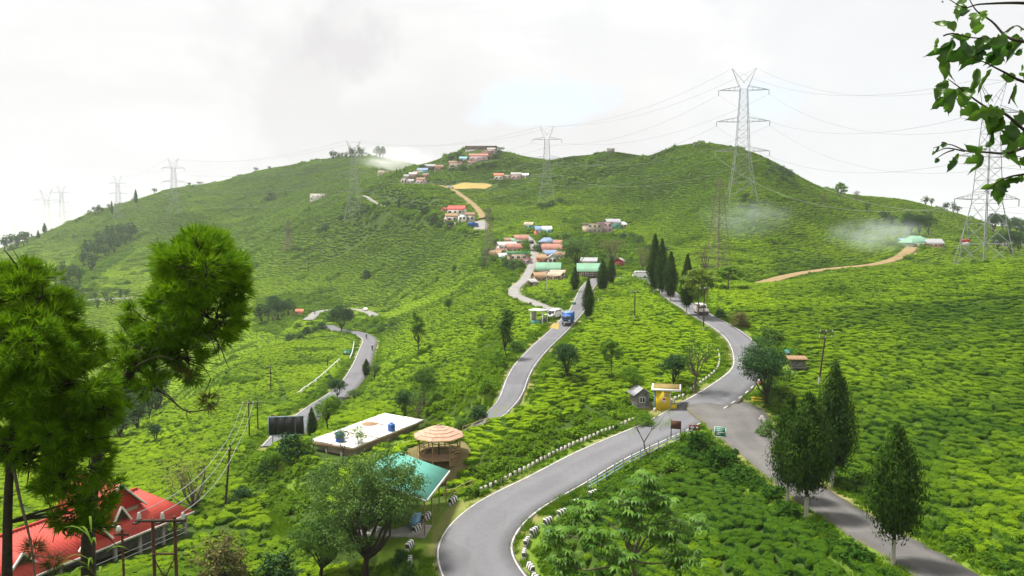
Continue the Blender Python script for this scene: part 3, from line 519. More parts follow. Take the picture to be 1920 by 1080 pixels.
def broad(seed=0, m='broad', trunk=.30, nb=9, per=34, ncl=270, leaf=.030, rx=.36, rz=.34, cr=.082, bark='bark', open_=.0, tr=.022, flat=1.0):
    """round-crowned tree of height 1: forked trunk, limbs out to separate boughs, leaf clusters over each bough"""
    global rng; rng = np.random.default_rng(seed + 300); mb = MB(); t = MB(); cz = 1 - rz; B = []
    for i in range(nb):
        d = unit(1)[0]; d[2] = abs(d[2]) * 1.1 - .35 if i else 1; d = d / np.linalg.norm(d); r = rng.uniform(.45, .72) if i else .5; B.append((np.array((d[0] * rx * r, d[1] * rx * r, cz + d[2] * rz * r * flat)), rng.uniform(.44, .66)))
    top = np.array((rng.normal(0, .02), rng.normal(0, .02), max(trunk, .10))); t.tube(limb((0, 0, -.03), top, .04), [tr * 1.25, tr * 1.1, tr, tr * .92, tr * .85], 8, cap=False)
    for c, br in B:
        t.tube(limb(top, c, .10), np.linspace(tr * .62, tr * .12, 5), 5, cap=False)
        for _ in range(2): e = c + unit(1)[0] * br * .25; t.tube(limb(c * .6 + top * .4, e, .12, 4), np.linspace(tr * .26, tr * .06, 4), 4, cap=False)
        k = max(3, int(ncl / nb)); d = unit(k); d[:, 2] = d[:, 2] * .9 + .12; rad = (1 - .5 * rng.random(k) ** 2.5); C = c + d * rad[:, None] * br * np.array((rx, rx, rz * flat)) * 1.05
        C = C[rng.random(k) > open_]; clumps(mb, C, cr * rng.uniform(.7, 1.25, len(C)), per, leaf)
    return Tpl([('crown', mb.mesh('tree_crown', M[m])), ('trunk', t.mesh('tree_trunk', M[bark], True))], 1.0, 2.05 * rx)
def shrub(seed=0, m='broad', per=26, ncl=60, leaf=.085, cr=.17):
    global rng; rng = np.random.default_rng(seed + 500); mb = MB(); t = MB(); d = unit(ncl); d[:, 2] = np.abs(d[:, 2]); lum = 1 + .25 * np.sin(d[:, 0] * 5 + seed) * np.cos(d[:, 1] * 4); C = d * (lum * (1 - .5 * rng.random(ncl) ** 2))[:, None] * np.array((.42, .42, .78)) + (0, 0, .06)
    clumps(mb, C, cr * rng.uniform(.7, 1.2, ncl), per, leaf)
    for i in range(5): t.tube(limb((0, 0, -.05), C[i] * .8, .1, 4), [.03, .022, .015, .006], 5, cap=False)
    return Tpl([('foliage', mb.mesh('shrub_foliage', M[m])), ('stem', t.mesh('shrub_stem', M['bark'], True))], 1.0, 1.05)
def tier(seed=0, m='lime', leaf=.05):
    """umbrella tree: slender trunk, flat layered sprays"""
    global rng; rng = np.random.default_rng(seed + 700); mb = MB(); t = MB(); t.tube(limb((0, 0, -.03), (0.01, 0, .9), .02), [.017, .015, .013, .010, .006], 6, cap=False)
    for z, r, k in ((.52, .24, 10), (.66, .38, 22), (.80, .40, 26), (.90, .30, 20), (.97, .15, 8)):
        for i in range(k):
            a = rng.random() * 6.283; q = r * (.35 + .65 * rng.random() ** .6); c = np.array((q * math.cos(a), q * math.sin(a), z + rng.normal(0, .022)))
            if i % 2 == 0: t.tube(limb((0, 0, z - .10), c, .06, 4), [.007, .005, .004, .002], 4, cap=False)
            clumps(mb, [c, c * (.8, .8, 1)], .075, 26, leaf, up=1.2)
    return Tpl([('crown', mb.mesh('umbrella_crown', M[m])), ('trunk', t.mesh('umbrella_trunk', M['bark_pale'], True))], 1.0, .84)
def plant(tpl, name, u, v, hpx, wpx, label, cat='tree', group=None, dz=0, loc=None, rz=None):
    p = loc or at(u, v); k = p.y / F; h = hpx * k * 1.02; w = wpx * k / tpl.w
    r = thing(name, label, cat, (p.x, p.y, p.z + dz), random.random() * 6.28 if rz is None else rz, group); r.scale = (w, w, h / tpl.h)
    for n, me in tpl.parts: inst(n, me, r)
    return r
T_ = dict(sap=broad(28, 'broad_bright', nb=6, ncl=64, per=13, rx=.17, rz=.36, leaf=.032, cr=.06, trunk=.25, tr=.010, bark='bark_pale'), cyp=cypress(seed=0), cyp2=cypress(seed=5, R=.19), cyp3=cypress(seed=9, R=.21, ov=.34, base=.17, n=9500), cyp4=cypress(seed=12, R=.23, ov=.48, base=.22, n=9500), cypf=cypress(seed=3, n=1500, leaf=.06, white=False, m='far', base=.03, ov=.25),
          b1=broad(1), b2=broad(2, nb=12, ncl=420, leaf=.020, per=50, rz=.38, trunk=.2), bd=broad(3, 'broad_dark', ncl=300, cr=.085, trunk=.14, rz=.39), bb=broad(4, 'broad_bright'), bs=broad(5, 'silver', ncl=520, nb=15, leaf=.017, per=58, trunk=.16, rx=.40, rz=.40, cr=.065, open_=.22), bs2=broad(25, 'silver', ncl=240, nb=10, leaf=.030, per=26, trunk=.16, rx=.40, rz=.40), bsd=broad(15, 'broad_dark', ncl=330, nb=11, leaf=.026, per=38, trunk=.16, rz=.38),
          airy=broad(6, 'broad', open_=.25, per=14, cr=.09, ncl=130, bark='bark_pale'), brown=broad(7, 'brownleaf', per=12, leaf=.028, cr=.10, ncl=150, nb=11, trunk=.18, bark='bark_pale'), brown2=broad(17, 'brownleaf', per=9, leaf=.03, cr=.09, ncl=120, nb=11, trunk=.12, bark='bark_pale', rx=.4, rz=.42),
          col=broad(8, 'broad', nb=12, rx=.14, rz=.42, ncl=150, cr=.05, leaf=.03, trunk=.2, tr=.012), colb=broad(18, 'broad_bright', nb=9, rx=.12, rz=.36, ncl=80, cr=.05, leaf=.035, trunk=.3, tr=.01),
          far1=broad(9, 'far', per=10, ncl=90, leaf=.075, nb=7, trunk=.12, rz=.40), far2=broad(10, 'far', per=10, ncl=100, leaf=.075, nb=8, trunk=.10, rz=.44), farcol=broad(19, 'far', per=10, ncl=60, leaf=.06, nb=7, rx=.16, rz=.44, trunk=.1, cr=.06),
          s1=shrub(1), s2=shrub(2, 'broad_dark'), s3=shrub(3, 'broad_bright'), s4=shrub(4, 'russet', leaf=.06, per=34, ncl=80), sf=shrub(6, 'far', per=10, ncl=40, leaf=.14), wd_=shrub(7, 'weed', per=22, ncl=50, leaf=.10),
          umb=tier(1, 'lime'), umb2=tier(2, 'broad_bright'))
# ---------------------------------------------------------------- tea
def tea_mesh(seed, nleaf, leaf, rings=4, seg=11, fl=.62):
    """one clipped tea bush about a metre across: lumpy flat-topped dome, old leaf on the flanks, young flush on the plucked top"""
    global rng; rng = np.random.default_rng(seed + 900); mb = MB(); ph = rng.random(4) * 6
    def surf(a, q):   # q 0 top .. 1 skirt
        r = .50 * np.clip(q, 0, 1) ** .8 * (1 + .10 * np.sin(3 * a + ph[0]) + .08 * np.sin(5 * a + ph[1])); z = .60 * (1 - q ** 4.2) * (1 + .07 * np.sin(2 * a + ph[2])) + .05 * np.sin(7 * r + 3 * a + ph[3])
        return np.stack([r * np.cos(a), r * np.sin(a), z], -1)
    q = np.linspace(.08, 1.05, rings + 1); a = np.arange(seg) / seg * 6.2832; V = np.vstack([surf(a, np.full(seg, k)) * (.93, .93, .93) for k in q] + [[(0, 0, .55)]]); V[-1 - seg:-1, 2] = -.12
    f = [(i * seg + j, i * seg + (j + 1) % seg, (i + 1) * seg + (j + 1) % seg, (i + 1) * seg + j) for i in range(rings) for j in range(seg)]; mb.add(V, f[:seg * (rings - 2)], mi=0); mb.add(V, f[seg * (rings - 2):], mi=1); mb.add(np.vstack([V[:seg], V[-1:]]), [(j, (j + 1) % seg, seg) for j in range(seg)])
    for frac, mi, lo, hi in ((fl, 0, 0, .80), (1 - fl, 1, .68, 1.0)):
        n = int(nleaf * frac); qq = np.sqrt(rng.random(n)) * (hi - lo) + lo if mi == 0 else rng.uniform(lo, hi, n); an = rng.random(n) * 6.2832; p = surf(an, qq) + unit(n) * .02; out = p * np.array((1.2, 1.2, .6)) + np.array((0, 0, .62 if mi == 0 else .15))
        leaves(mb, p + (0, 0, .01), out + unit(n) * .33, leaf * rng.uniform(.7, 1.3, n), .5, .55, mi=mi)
    return mb.mesh('tea_bush_leaves', [M['tea'], M['tea_old']])
TEA_NEAR = [tea_mesh(i, 300, .105) for i in range(5)]; TEA_MID = [tea_mesh(20 + i, 110, .17, 3, 9) for i in range(5)]; TEA_FAR = [tea_mesh(40 + i, 52, .26, 3, 7, .85) for i in range(4)]
def scatter(name, pts, rot, scl, tint, idx, meshes, kind='stuff'):
    """one ground-cover object: the given plant meshes stood on the points"""
    src = bpy.data.collections.new(name + '_plants')
    for i, me in enumerate(meshes): o = bpy.data.objects.new('%s_%s' % (name, 'abcdefgh'[i]), me); src.objects.link(o); o['kind'] = 'stuff'
    me = bpy.data.meshes.new(name); me.vertices.add(len(pts)); me.vertices.foreach_set('co', np.asarray(pts, np.float32).ravel())
    for nm, ty, key, val in (('rot', 'FLOAT_VECTOR', 'vector', rot), ('scl', 'FLOAT_VECTOR', 'vector', scl), ('tint', 'FLOAT', 'value', tint), ('pick', 'INT', 'value', idx)):
        a = me.attributes.new(nm, ty, 'POINT'); a.data.foreach_set(key, np.asarray(val, np.int32 if ty == 'INT' else np.float32).ravel())
    o = bpy.data.objects.new(name, me); COL.objects.link(o); o['kind'] = kind
    g = bpy.data.node_groups.new(name, 'GeometryNodeTree'); g.interface.new_socket('Geometry', in_out='INPUT', socket_type='NodeSocketGeometry'); g.interface.new_socket('Geometry', in_out='OUTPUT', socket_type='NodeSocketGeometry')
    N = g.nodes.new; L = g.links.new; i = N('NodeGroupInput'); out = N('NodeGroupOutput'); ip = N('GeometryNodeInstanceOnPoints'); ci = N('GeometryNodeCollectionInfo'); ci.inputs[0].default_value = src; ci.inputs['Separate Children'].default_value = True; ci.inputs['Reset Children'].default_value = True
    def na(nm, ty):
        n = N('GeometryNodeInputNamedAttribute'); n.data_type = ty; n.inputs[0].default_value = nm; return n.outputs[0]
    m2p = N('GeometryNodeMeshToPoints'); L(i.outputs[0], m2p.inputs[0]); L(m2p.outputs[0], ip.inputs['Points']); L(ci.outputs[0], ip.inputs['Instance']); ip.inputs['Pick Instance'].default_value = True; L(na('pick', 'INT'), ip.inputs['Instance Index'])
    er = N('FunctionNodeEulerToRotation'); L(na('rot', 'FLOAT_VECTOR'), er.inputs[0]); L(er.outputs[0], ip.inputs['Rotation']); L(na('scl', 'FLOAT_VECTOR'), ip.inputs['Scale']); L(ip.outputs[0], out.inputs[0])
    md = o.modifiers.new('plants', 'NODES'); md.node_group = g; return o
KEEP = [(x_, y_, 5.0) for x_, y_ in FIELD]                                             # ground taken by buildings and trunks: x, y, radius
def wave(x, y, s=1.0, ph=0.0): return np.sin(x * .071 * s + ph + 1.7 * np.sin(y * .043 * s + ph)) * np.sin(y * .063 * s - ph + 1.3 * np.sin(x * .037 * s)) 
WEEDS = [  # picture outlines of ground that is scrub, lawn or bank instead of tea
    [(905, 918), (1010, 868), (1130, 812), (1240, 780), (1170, 752), (1090, 772), (1000, 800), (960, 820), (900, 850), (880, 890)],
    [(1130, 905), (1320, 795), (1360, 830), (1400, 900), (1440, 950), (1330, 880), (1260, 850), (1180, 900), (1110, 960), (1090, 1080), (960, 1080), (985, 985), (1060, 925)],
    [(700, 1080), (715, 1000), (770, 960), (800, 940), (870, 920), (830, 960), (806, 1080)], [(500, 925), (560, 880), (640, 905), (600, 960), (560, 1010), (500, 1010)],
    [(480, 840), (560, 850), (600, 870), (560, 940), (480, 920), (430, 880)], [(905, 740), (960, 640), (935, 600), (900, 640), (880, 700), (860, 760)], [(750, 790), (760, 735), (860, 720), (930, 735), (870, 770), (830, 790)],
    [(1340, 600), (1400, 600), (1430, 640), (1500, 640), (1500, 690), (1440, 730), (1420, 690), (1420, 645), (1335, 590)], [(1390, 735), (1470, 720), (1470, 800), (1440, 800), (1470, 880), (1430, 840)], [(1290, 505), (1330, 500), (1330, 590), (1290, 570)],
    [(480, 620), (480, 560), (560, 550), (640, 560), (640, 600), (560, 600), (520, 630)], [(130, 520), (160, 440), (250, 430), (250, 470), (180, 520), (170, 575), (130, 575)], [(1460, 320), (1500, 345), (1440, 350), (1425, 300)], [(640, 600), (720, 600), (715, 640), (690, 620), (640, 615)],
    [(200, 830), (290, 770), (290, 720), (230, 720), (190, 790)], [(1040, 520), (1060, 440), (1200, 440), (1230, 500), (1200, 515), (1100, 500), (1050, 530)], [(910, 440), (940, 440), (1000, 520), (960, 540), (900, 500)], [(680, 395), (760, 380), (850, 400), (880, 440), (780, 420), (690, 420)], [(560, 755), (655, 690), (668, 640), (660, 700), (640, 745), (590, 770)]]
def points(d0, d1, sp, jit=.32, skew=0.6):
    """staggered rows of planting places between two distances, rows running along the slope"""
    W = .84 * d1; nx = int(2 * W / sp); ny = int((d1 - d0) / (sp * .8)); i, j = np.meshgrid(np.arange(nx), np.arange(ny)); x = (i + .5 * (j % 2)) * sp - W; y = d0 + j * sp * .8; x = x + rng.normal(0, jit, x.shape) * sp; y = y + rng.normal(0, jit * .55, y.shape) * sp + 1.2 * sp * np.sin(x / sp * .045 + .2 * np.sin(y * .02)) + .25 * sp * np.sin(x / sp * .37)
    x, y = x.ravel(), y.ravel(); k = (np.abs(x / y) < .80) & (y >= d0) & (y < d1); return x[k], y[k]
GREENS = []
def plant_ground():
    global rng; rng = np.random.default_rng(42); near = []; scat = []; weeds = []; grass = []
    for d0, d1, sp, lod in ((38, 75, .92, 0), (75, 135, .98, 0), (135, 270, 1.2, 1), (270, 470, 1.75, 2), (470, 1050, 2.7, 2)):
        x, y = points(d0, d1, sp); z = Hs(x, y); s = seen(x, y, z); x, y, z = x[s], y[s], z[s]; u, v = pixel_of(x, y, z); s = (v < 1180) & (u > -150) & (u < 2140); x, y, z, u, v = x[s], y[s], z[s], u[s], v[s]
        g = road_gap(x, y); wd_ = np.zeros(len(x), bool)
        for p in WEEDS: wd_ |= in_poly(u, v, p)
        wd_ |= (wave(x, y, 2.1, 2) > .80) & (y > 130)
        bare = np.zeros(len(x), bool)
        for kx, ky, kr in KEEP: bare |= np.hypot(x - kx, y - ky) < kr
        e = .5; zx = (Hs(x + e, y) - Hs(x - e, y)) / (2 * e); zy = (Hs(x, y + e) - Hs(x, y - e)) / (2 * e); ang = np.arctan2(zx, -zy) + rng.normal(0, .3, len(x))
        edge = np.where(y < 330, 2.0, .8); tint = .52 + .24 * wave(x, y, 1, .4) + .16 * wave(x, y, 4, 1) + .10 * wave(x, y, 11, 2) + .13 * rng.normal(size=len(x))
        tint += np.where((u > 1350) & (y < 140), -.30 + .12 * smooth(70, 140, y), 0) + np.where((u > 1010) & (u < 1780) & (v > 840), -.26, 0) + np.where((y > 90) & (y < 260) & (u < 1450), .20, 0) + np.where((y > 200) & (u > 1050), -.05, 0) + np.where((y > 270) & (u < 1050), .40, 0) + np.where((y > 270) & (u >= 1050), .27, 0) + .10 * wave(x, y, .45, 2.2)  # right slope's shade put into the leaf tint; far tea lightened against self-shadow
        # leave the narrow plucking gaps open
        gapn = (np.sin(x * .9 + .6 * np.sin(y * .35)) * np.sin(y * 1.1 + .8 * np.sin(x * .27)) > .86) & (y < 270)
        lane = (np.abs(np.mod((x * .92 + y * .22 + 3.5 * np.sin(y * .06) + 40 * wave(x, y, .25, 3)) / 16, 1) - .5) < .020) & (y < 320) & (y > 78)
        ok = (g > edge) & ~wd_ & ~bare & ~gapn & ~lane; n = len(x); w = sp * 1.18 * rng.uniform(.78, 1.22, n); sx = w * rng.uniform(1.15, 1.95, n); sz = (np.clip(w, 0, 1.5) * np.where(y < 270, .64, .42) + .08 * (w - 1)) * rng.uniform(.75, 1.2, n)
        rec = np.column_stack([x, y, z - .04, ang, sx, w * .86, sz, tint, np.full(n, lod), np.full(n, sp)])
        scat.append(rec[ok]); wk = (g > .3) & ~bare & ~ok & (g > .4) & (wd_ | (g < edge)); weeds.append(rec[wk & (rng.random(n) < .8)])
    A = np.vstack(scat); size = A[:, 4] * A[:, 6] / A[:, 1] ** 2; u, v = pixel_of(A[:, 0], A[:, 1], A[:, 2]); inf = (u > 10) & (u < 1910) & (v > 300) & (v < 1085) & (seen(A[:, 0], A[:, 1], A[:, 2], .2)); order = np.argsort(-size * inf)[:300]; pick = np.zeros(len(A), bool); pick[order] = True
    for r in A[pick]:
        uu, vv = pixel_of(r[0], r[1], r[2])
        grp, lab = ('tea bushes by the lower edge, right', 'rounded dark green tea bush low on the right-hand slope beside the grey side road') if uu > 1500 + (1080 - vv) * -1.2 and r[0] > 18 else ('tea bushes between the two roads', 'dark green tea bush in the plot between the bend and the grey side road') if uu > 900 else ('tea bushes above the red roof', 'green tea bush on the bank between the red roofed house and the bend')
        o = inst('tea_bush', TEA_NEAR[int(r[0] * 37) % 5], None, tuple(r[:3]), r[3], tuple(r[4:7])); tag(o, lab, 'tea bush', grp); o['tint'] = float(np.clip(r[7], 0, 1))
    A = A[~pick]
    for lod, ms, nm in ((0, TEA_NEAR, 'tea_field'), (1, TEA_MID, 'hillside_tea'), (2, TEA_FAR, 'distant_tea')):
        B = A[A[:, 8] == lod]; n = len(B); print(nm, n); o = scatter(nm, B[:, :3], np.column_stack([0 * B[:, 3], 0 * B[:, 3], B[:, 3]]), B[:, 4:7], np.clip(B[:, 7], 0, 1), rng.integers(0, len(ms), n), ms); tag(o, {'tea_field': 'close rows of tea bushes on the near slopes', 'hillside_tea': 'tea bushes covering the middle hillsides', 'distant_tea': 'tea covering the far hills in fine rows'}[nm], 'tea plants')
    Wd = np.vstack(weeds); B = []
    for r in Wd:
        for _ in range(3 if r[1] < 140 else 2): B.append((r[0] + rng.normal(0, .4) * r[9], r[1] + rng.normal(0, .4) * r[9], rng.uniform(.45, 1.0) * (1 + .9 * (rng.random() > .9)) * (1 if r[1] < 140 else r[9] * 1.25), r[7]))
    B = np.array(B); g = road_gap(B[:, 0], B[:, 1]); keep = g > .35
    lawn = [[(700, 1080), (715, 1000), (770, 960), (800, 940), (870, 915), (830, 960), (806, 1080)], [(940, 1080), (950, 1030), (990, 965), (1060, 925), (1120, 895), (1085, 925), (1005, 985), (980, 1030), (985, 1080)], [(500, 925), (540, 985), (600, 1000), (600, 1010), (510, 1010)]]
    z = Hs(B[:, 0], B[:, 1]); u, v = pixel_of(B[:, 0], B[:, 1], z)
    for p in lawn: keep &= ~in_poly(u, v, p)
    for kx, ky, kr in KEEP: keep &= np.hypot(B[:, 0] - kx, B[:, 1] - ky) > kr
    B = B[keep]; z = z[keep]; n = len(B); s = B[:, 2]; s = np.where(road_gap(B[:, 0], B[:, 1]) < 1.3, s * .55, s)
    WM = []
    for i in range(4):
        rng2 = i; mb = MB(); k = 34; d = unit(26); d[:, 2] = np.abs(d[:, 2]); clumps(mb, d * (.42, .42, .5) * rng.uniform(.5, 1.1, 26)[:, None], .16, 14, .14, up=.7); WM.append(mb.mesh('weed_leaves', M['weed']))
    tag(scatter('undergrowth', np.column_stack([B[:, :2], z - .05]), np.column_stack([0 * s, 0 * s, rng.random(n) * 6.28]), np.column_stack([s * 1.2, s * 1.2, s]), np.clip(B[:, 3] + .12, 0, 1), rng.integers(0, 4, n), WM), 'wild green scrub on banks and verges', 'undergrowth')
    # grass along the road edges and on the lawns
    G = []
    for r in ROADS[:3]:
        P = r['P']; k = np.repeat(np.arange(len(P)), 46); 
        k = k[P[k, 1] < 210]; sg = rng.choice((-1, 1), len(k)); off = sg * (r['hw'][k] + .15 + 2.6 * rng.random(len(k)) ** 1.3); T = np.gradient(P[:, :2], axis=0); T /= np.linalg.norm(T, axis=1)[:, None]; G.append(P[k, :2] + np.stack([T[k, 1], -T[k, 0]], 1) * off[:, None] + rng.normal(0, .5, (len(k), 2)))
    for p in lawn:
        Q = at_many(p); lo, hi = Q.min(0), Q.max(0); n = int(np.prod(hi - lo) * 34); q = lo + rng.random((n, 2)) * (hi - lo); uu, vv = pixel_of(q[:, 0], q[:, 1], Hs(q[:, 0], q[:, 1])); G.append(q[in_poly(uu, vv, p)])
    G = np.vstack(G); g = road_gap(G[:, 0], G[:, 1]); dirt = (wave(G[:, 0], G[:, 1], 9, 1) > .3) & (g < 1.2); G = G[(g > -.10 + .22 * wave(G[:, 0], G[:, 1], 13, 2)) & ~dirt]
    for kx, ky, kr in KEEP: G = G[np.hypot(G[:, 0] - kx, G[:, 1] - ky) > kr]
    GM = []
    for i in range(4):
        mb = MB(); n = 22; a = rng.random(n) * 6.28; q = rng.random(n) * .3; p = np.stack([q * np.cos(a), q * np.sin(a), 0 * a], 1); al = np.stack([np.cos(a) * .5, np.sin(a) * .5, 1 + 0 * a], 1) + unit(n) * .3; leaves(mb, p, np.cross(al, unit(n)), rng.uniform(.14, .38, n), .5, .17, al, tri=True); GM.append(mb.mesh('grass_blades', M['grass']))
    n = len(G); print('grass', n); s = rng.uniform(.6, 1.3, n); tag(scatter('grass', np.column_stack([G, Hs(G[:, 0], G[:, 1]) - .02]), np.column_stack([0 * s, 0 * s, rng.random(n) * 6.28]), np.column_stack([s, s, s]), np.clip(rng.normal(.55, .2, n), 0, 1), rng.integers(0, 4, n), GM), 'short bright grass on the road verges', 'grass')
# ---------------------------------------------------------------- trees and shrubs
def keep(p, r): KEEP.append((p[0], p[1], r))
TREES = [
 # kind, name, base column, base row, height and width in the picture, label, group
 ('cyp3', 'cypress_tree', 1477, 946, 196, 88, 'dark cypress with a whitewashed foot, left of the close pair by the side road'),
 ('cyp4', 'cypress_tree', 1511, 976, 226, 116, 'dense dark cypress with a whitewashed foot, right of the close pair by the side road'),
 ('cyp3', 'cypress_tree', 1560, 906, 226, 100, 'tall dark cypress behind the close pair, beyond the grey side road'),
 ('cyp4', 'cypress_tree', 1674, 1066, 256, 122, 'broadest dark cypress, alone at the lower edge of the grey side road'),
 ('cyp', 'cypress_tree', 1227, 556, 110, 34, 'tallest slim cypress beside the white van, at the top of the bend'),
 ('cyp2', 'cypress_tree', 1240, 558, 104, 32, 'slim cypress crowding the tallest one beside the white van'),
 ('cyp', 'cypress_tree', 1257, 566, 90, 32, 'slim cypress in the middle of the row along the upper road'),
 ('cyp', 'cypress_tree', 1288, 560, 84, 28, 'slim cypress behind the yellow green umbrella tree'),
 ('cyp4', 'cypress_tree', 1287, 594, 80, 34, 'short broad cypress at the front of the row on the upper road'),
 ('cyp', 'cypress_tree', 1103, 594, 76, 27, 'slim cypress between the left road and the tea, above the blue truck'),
 ('cyp2', 'cypress_tree', 1130, 552, 60, 30, 'plump cypress right of the left road, before the green roofed shed'),
 ('cyp', 'cypress_tree', 1146, 535, 52, 20, 'narrow cypress right behind the plump one by the green roofed shed'),
 ('cyp', 'cypress_tree', 1078, 546, 46, 20, 'small cypress left of the left road where it meets the village'),
 ('bd', 'broadleaf_tree', 1063, 710, 66, 58, 'round dark green tree in the tea between the two arms of the road'),
 ('airy', 'broadleaf_tree', 1306, 738, 112, 84, 'spreading loose tree beside the yellow kiosk, inside the bend'),
 ('bd', 'broadleaf_tree', 1263, 724, 58, 58, 'dark leafy tree standing behind the yellow kiosk'),
 ('bsd', 'broadleaf_tree', 1437, 752, 118, 108, 'bushy bluish green tree at the road junction, by the yellow bench'),
 ('bb', 'broadleaf_tree', 1186, 752, 62, 48, 'young bright green tree behind the small grey roofed hut'),
 ('umb2', 'umbrella_tree', 1146, 712, 76, 52, 'thin flat-topped tree in the tea between the two arms of the road'),
 ('umb', 'umbrella_tree', 1310, 596, 92, 66, 'yellow green umbrella tree beside the jeep on the upper road'),
 ('umb2', 'umbrella_tree', 1366, 546, 46, 66, 'low green umbrella tree at the foot of the right hill'),
 ('bs2', 'broadleaf_tree', 1081, 508, 62, 62, 'round grey green tree between the village and the green roofed shed'),
 ('brown', 'bare_tree', 1146, 498, 52, 56, 'thin brownish tree above the green roofed shed'),
 ('brown', 'bare_tree', 1208, 512, 50, 40, 'thin brownish tree just left of the tallest cypress'),
 ('brown2', 'bare_tree', 1319, 514, 54, 46, 'pinkish brown thin tree at the foot of the rusty lattice mast'),
 ('col', 'slender_tree', 949, 682, 94, 30, 'tall slender tree at the left edge of the middle road'),
 ('colb', 'slender_tree', 785, 668, 84, 26, 'lone slender tree on a long stem in the middle tea field'),
 ('b1', 'broadleaf_tree', 842, 588, 26, 17, 'small tree on the crest of the middle tea field'),
 ('airy', 'broadleaf_tree', 904, 610, 22, 26, 'pale small tree below the crest of the middle tea field'),
 ('bsd', 'broadleaf_tree', 641, 622, 50, 44, 'dark round tree at the head of the valley road'),
 ('cyp2', 'cypress_tree', 687, 698, 34, 20, 'small conical tree on the right side of the valley road'),
 ('bs2', 'broadleaf_tree', 702, 696, 34, 26, 'pale small tree next to the conical tree by the valley road'),
 ('bd', 'broadleaf_tree', 633, 746, 36, 34, 'small dark tree beside the valley road below the lay-by'),
 ('bs2', 'shrub', 664, 742, 20, 28, 'pale shrub hanging over the valley road'),
 ('s2', 'shrub', 617, 724, 18, 24, 'dark purplish shrub next to the white railing in the lay-by'),
 ('s2', 'shrub', 688, 524, 22, 22, 'round dark bush alone on the bright hillside below the village'),
 ('s1', 'shrub', 853, 510, 18, 12, 'small bush on the bright hillside below the red roofed houses'),
 ('s1', 'shrub', 820, 528, 14, 8, 'tiny upright bush on the bright hillside below the red roofed houses'),
 ('cyp2', 'conifer_tree', 585, 812, 62, 26, 'dark narrow conifer at the left end of the white flat roof'),
 ('bb', 'broadleaf_tree', 616, 812, 66, 54, 'bright bushy tree behind the left end of the white flat roof'),
 ('sap', 'slender_tree', 641, 862, 72, 36, 'thin sapling in front of the white flat roof, near the blue tank'),
 ('sap', 'slender_tree', 672, 848, 54, 36, 'pale sapling standing right before the blue tank of the flat roof'),
 ('s2', 'shrub', 545, 886, 60, 66, 'dark bushy shrub below the black billboard'),
 ('s1', 'shrub', 505, 900, 44, 46, 'rounded shrub left below the black billboard'),
 ('bb', 'slender_tree', 520, 900, 34, 26, 'bright green young tree in front of the dark bushy shrub below the billboard'),
 ('s3', 'shrub', 575, 876, 40, 50, 'light shrub against the wall under the flat roof'),
 ('s1', 'shrub', 600, 905, 34, 60, 'low shrub on the lawn left of the big grey green tree'),
 ('airy', 'broadleaf_tree', 782, 796, 84, 62, 'loose pale tree behind the white flat roof'),
 ('bd', 'broadleaf_tree', 760, 788, 60, 36, 'darker tree tucked behind the loose pale tree by the flat roof'),
 ('b1', 'broadleaf_tree', 795, 760, 66, 46, 'leafy tree in the hollow behind the round shelter'),
 ('s2', 'shrub', 898, 756, 34, 46, 'dark bush in the hollow at the end of the middle road'),
 ('s3', 'shrub', 912, 742, 32, 40, 'bright bush in the hollow at the end of the middle road'),
 ('s1', 'shrub', 868, 770, 30, 50, 'bush in the hollow left of the middle road end'),
 ('s3', 'shrub', 935, 705, 40, 40, 'bright shrub on the bank left of the middle road'),
 ('s1', 'shrub', 965, 665, 30, 34, 'shrub on the bank under the slender roadside tree'),
 ('bd', 'broadleaf_tree', 291, 832, 36, 28, 'single round tree in the left tea field'),
 ('brown2', 'bare_tree', 356, 962, 108, 150, 'wide thin-leaved tree behind the red roofed house'),
 ('s2', 'shrub', 453, 940, 34, 60, 'dark low bush beside the wooden pole on the left slope'),
 ('s4', 'russet_shrub', 418, 1092, 104, 124, 'big bush with reddish shoots at the lower edge'),
 ('b2', 'broadleaf_tree', 600, 1092, 126, 130, 'dense green tree at the lower edge left of the big grey green tree'),
 ('s2', 'shrub', 520, 1088, 70, 90, 'dark green bush at the lower edge next to the reddish one'),
 ('s2', 'shrub', 752, 1072, 40, 34, 'small dark bush by the striped blocks at the lower edge'),
 ('s1', 'shrub', 765, 1100, 50, 40, 'green bush at the lower edge beneath the striped blocks'),
 ('s3', 'shrub', 1210, 796, 26, 46, 'bright shrub on the bank between hut and road'),
 ('wd_', 'shrub', 1305, 850, 48, 60, 'fresh green bush on the tip of the plot behind the red stone'),
 ('wd_', 'shrub', 1345, 880, 44, 56, 'weedy bush on the plot below the green sign'),
 ('s3', 'shrub', 1260, 888, 40, 60, 'bright bush behind the railing of the bend'),
 ('s1', 'shrub', 1445, 800, 40, 52, 'bush on top of the stone wall by the side road'),
 ('s3', 'shrub', 1470, 850, 36, 46, 'bright bush right of the stone wall by the side road'),
 ('s4', 'russet_shrub', 1388, 610, 36, 46, 'reddish shrub on the bank right of the upper road'),
 ('s1', 'shrub', 1440, 638, 40, 56, 'bush on the bank behind the small green sign'),
 ('s2', 'shrub', 1350, 590, 20, 26, 'dark bush at the right edge of the upper road near the jeep'),
]
KEEPS = {'cyp': 1.0, 'cyp2': 1.0, 'cyp3': 1.0, 'cyp4': 1.0}
for t in TREES:
    o = plant(T_[t[0]], t[1], *t[2:6], t[6], 'shrub' if 'shrub' in t[1] else 'tree'); keep(o.location, .7)
def many(kinds, name, spots, h, w, label, group, cat='tree', var=.25):
    for i, (u, v) in enumerate(spots): k = random.uniform(1 - var, 1 + var); plant(T_[kinds[i % len(kinds)]], name, u, v, h * k, w * random.uniform(1 - var, 1 + var), label, cat, group)
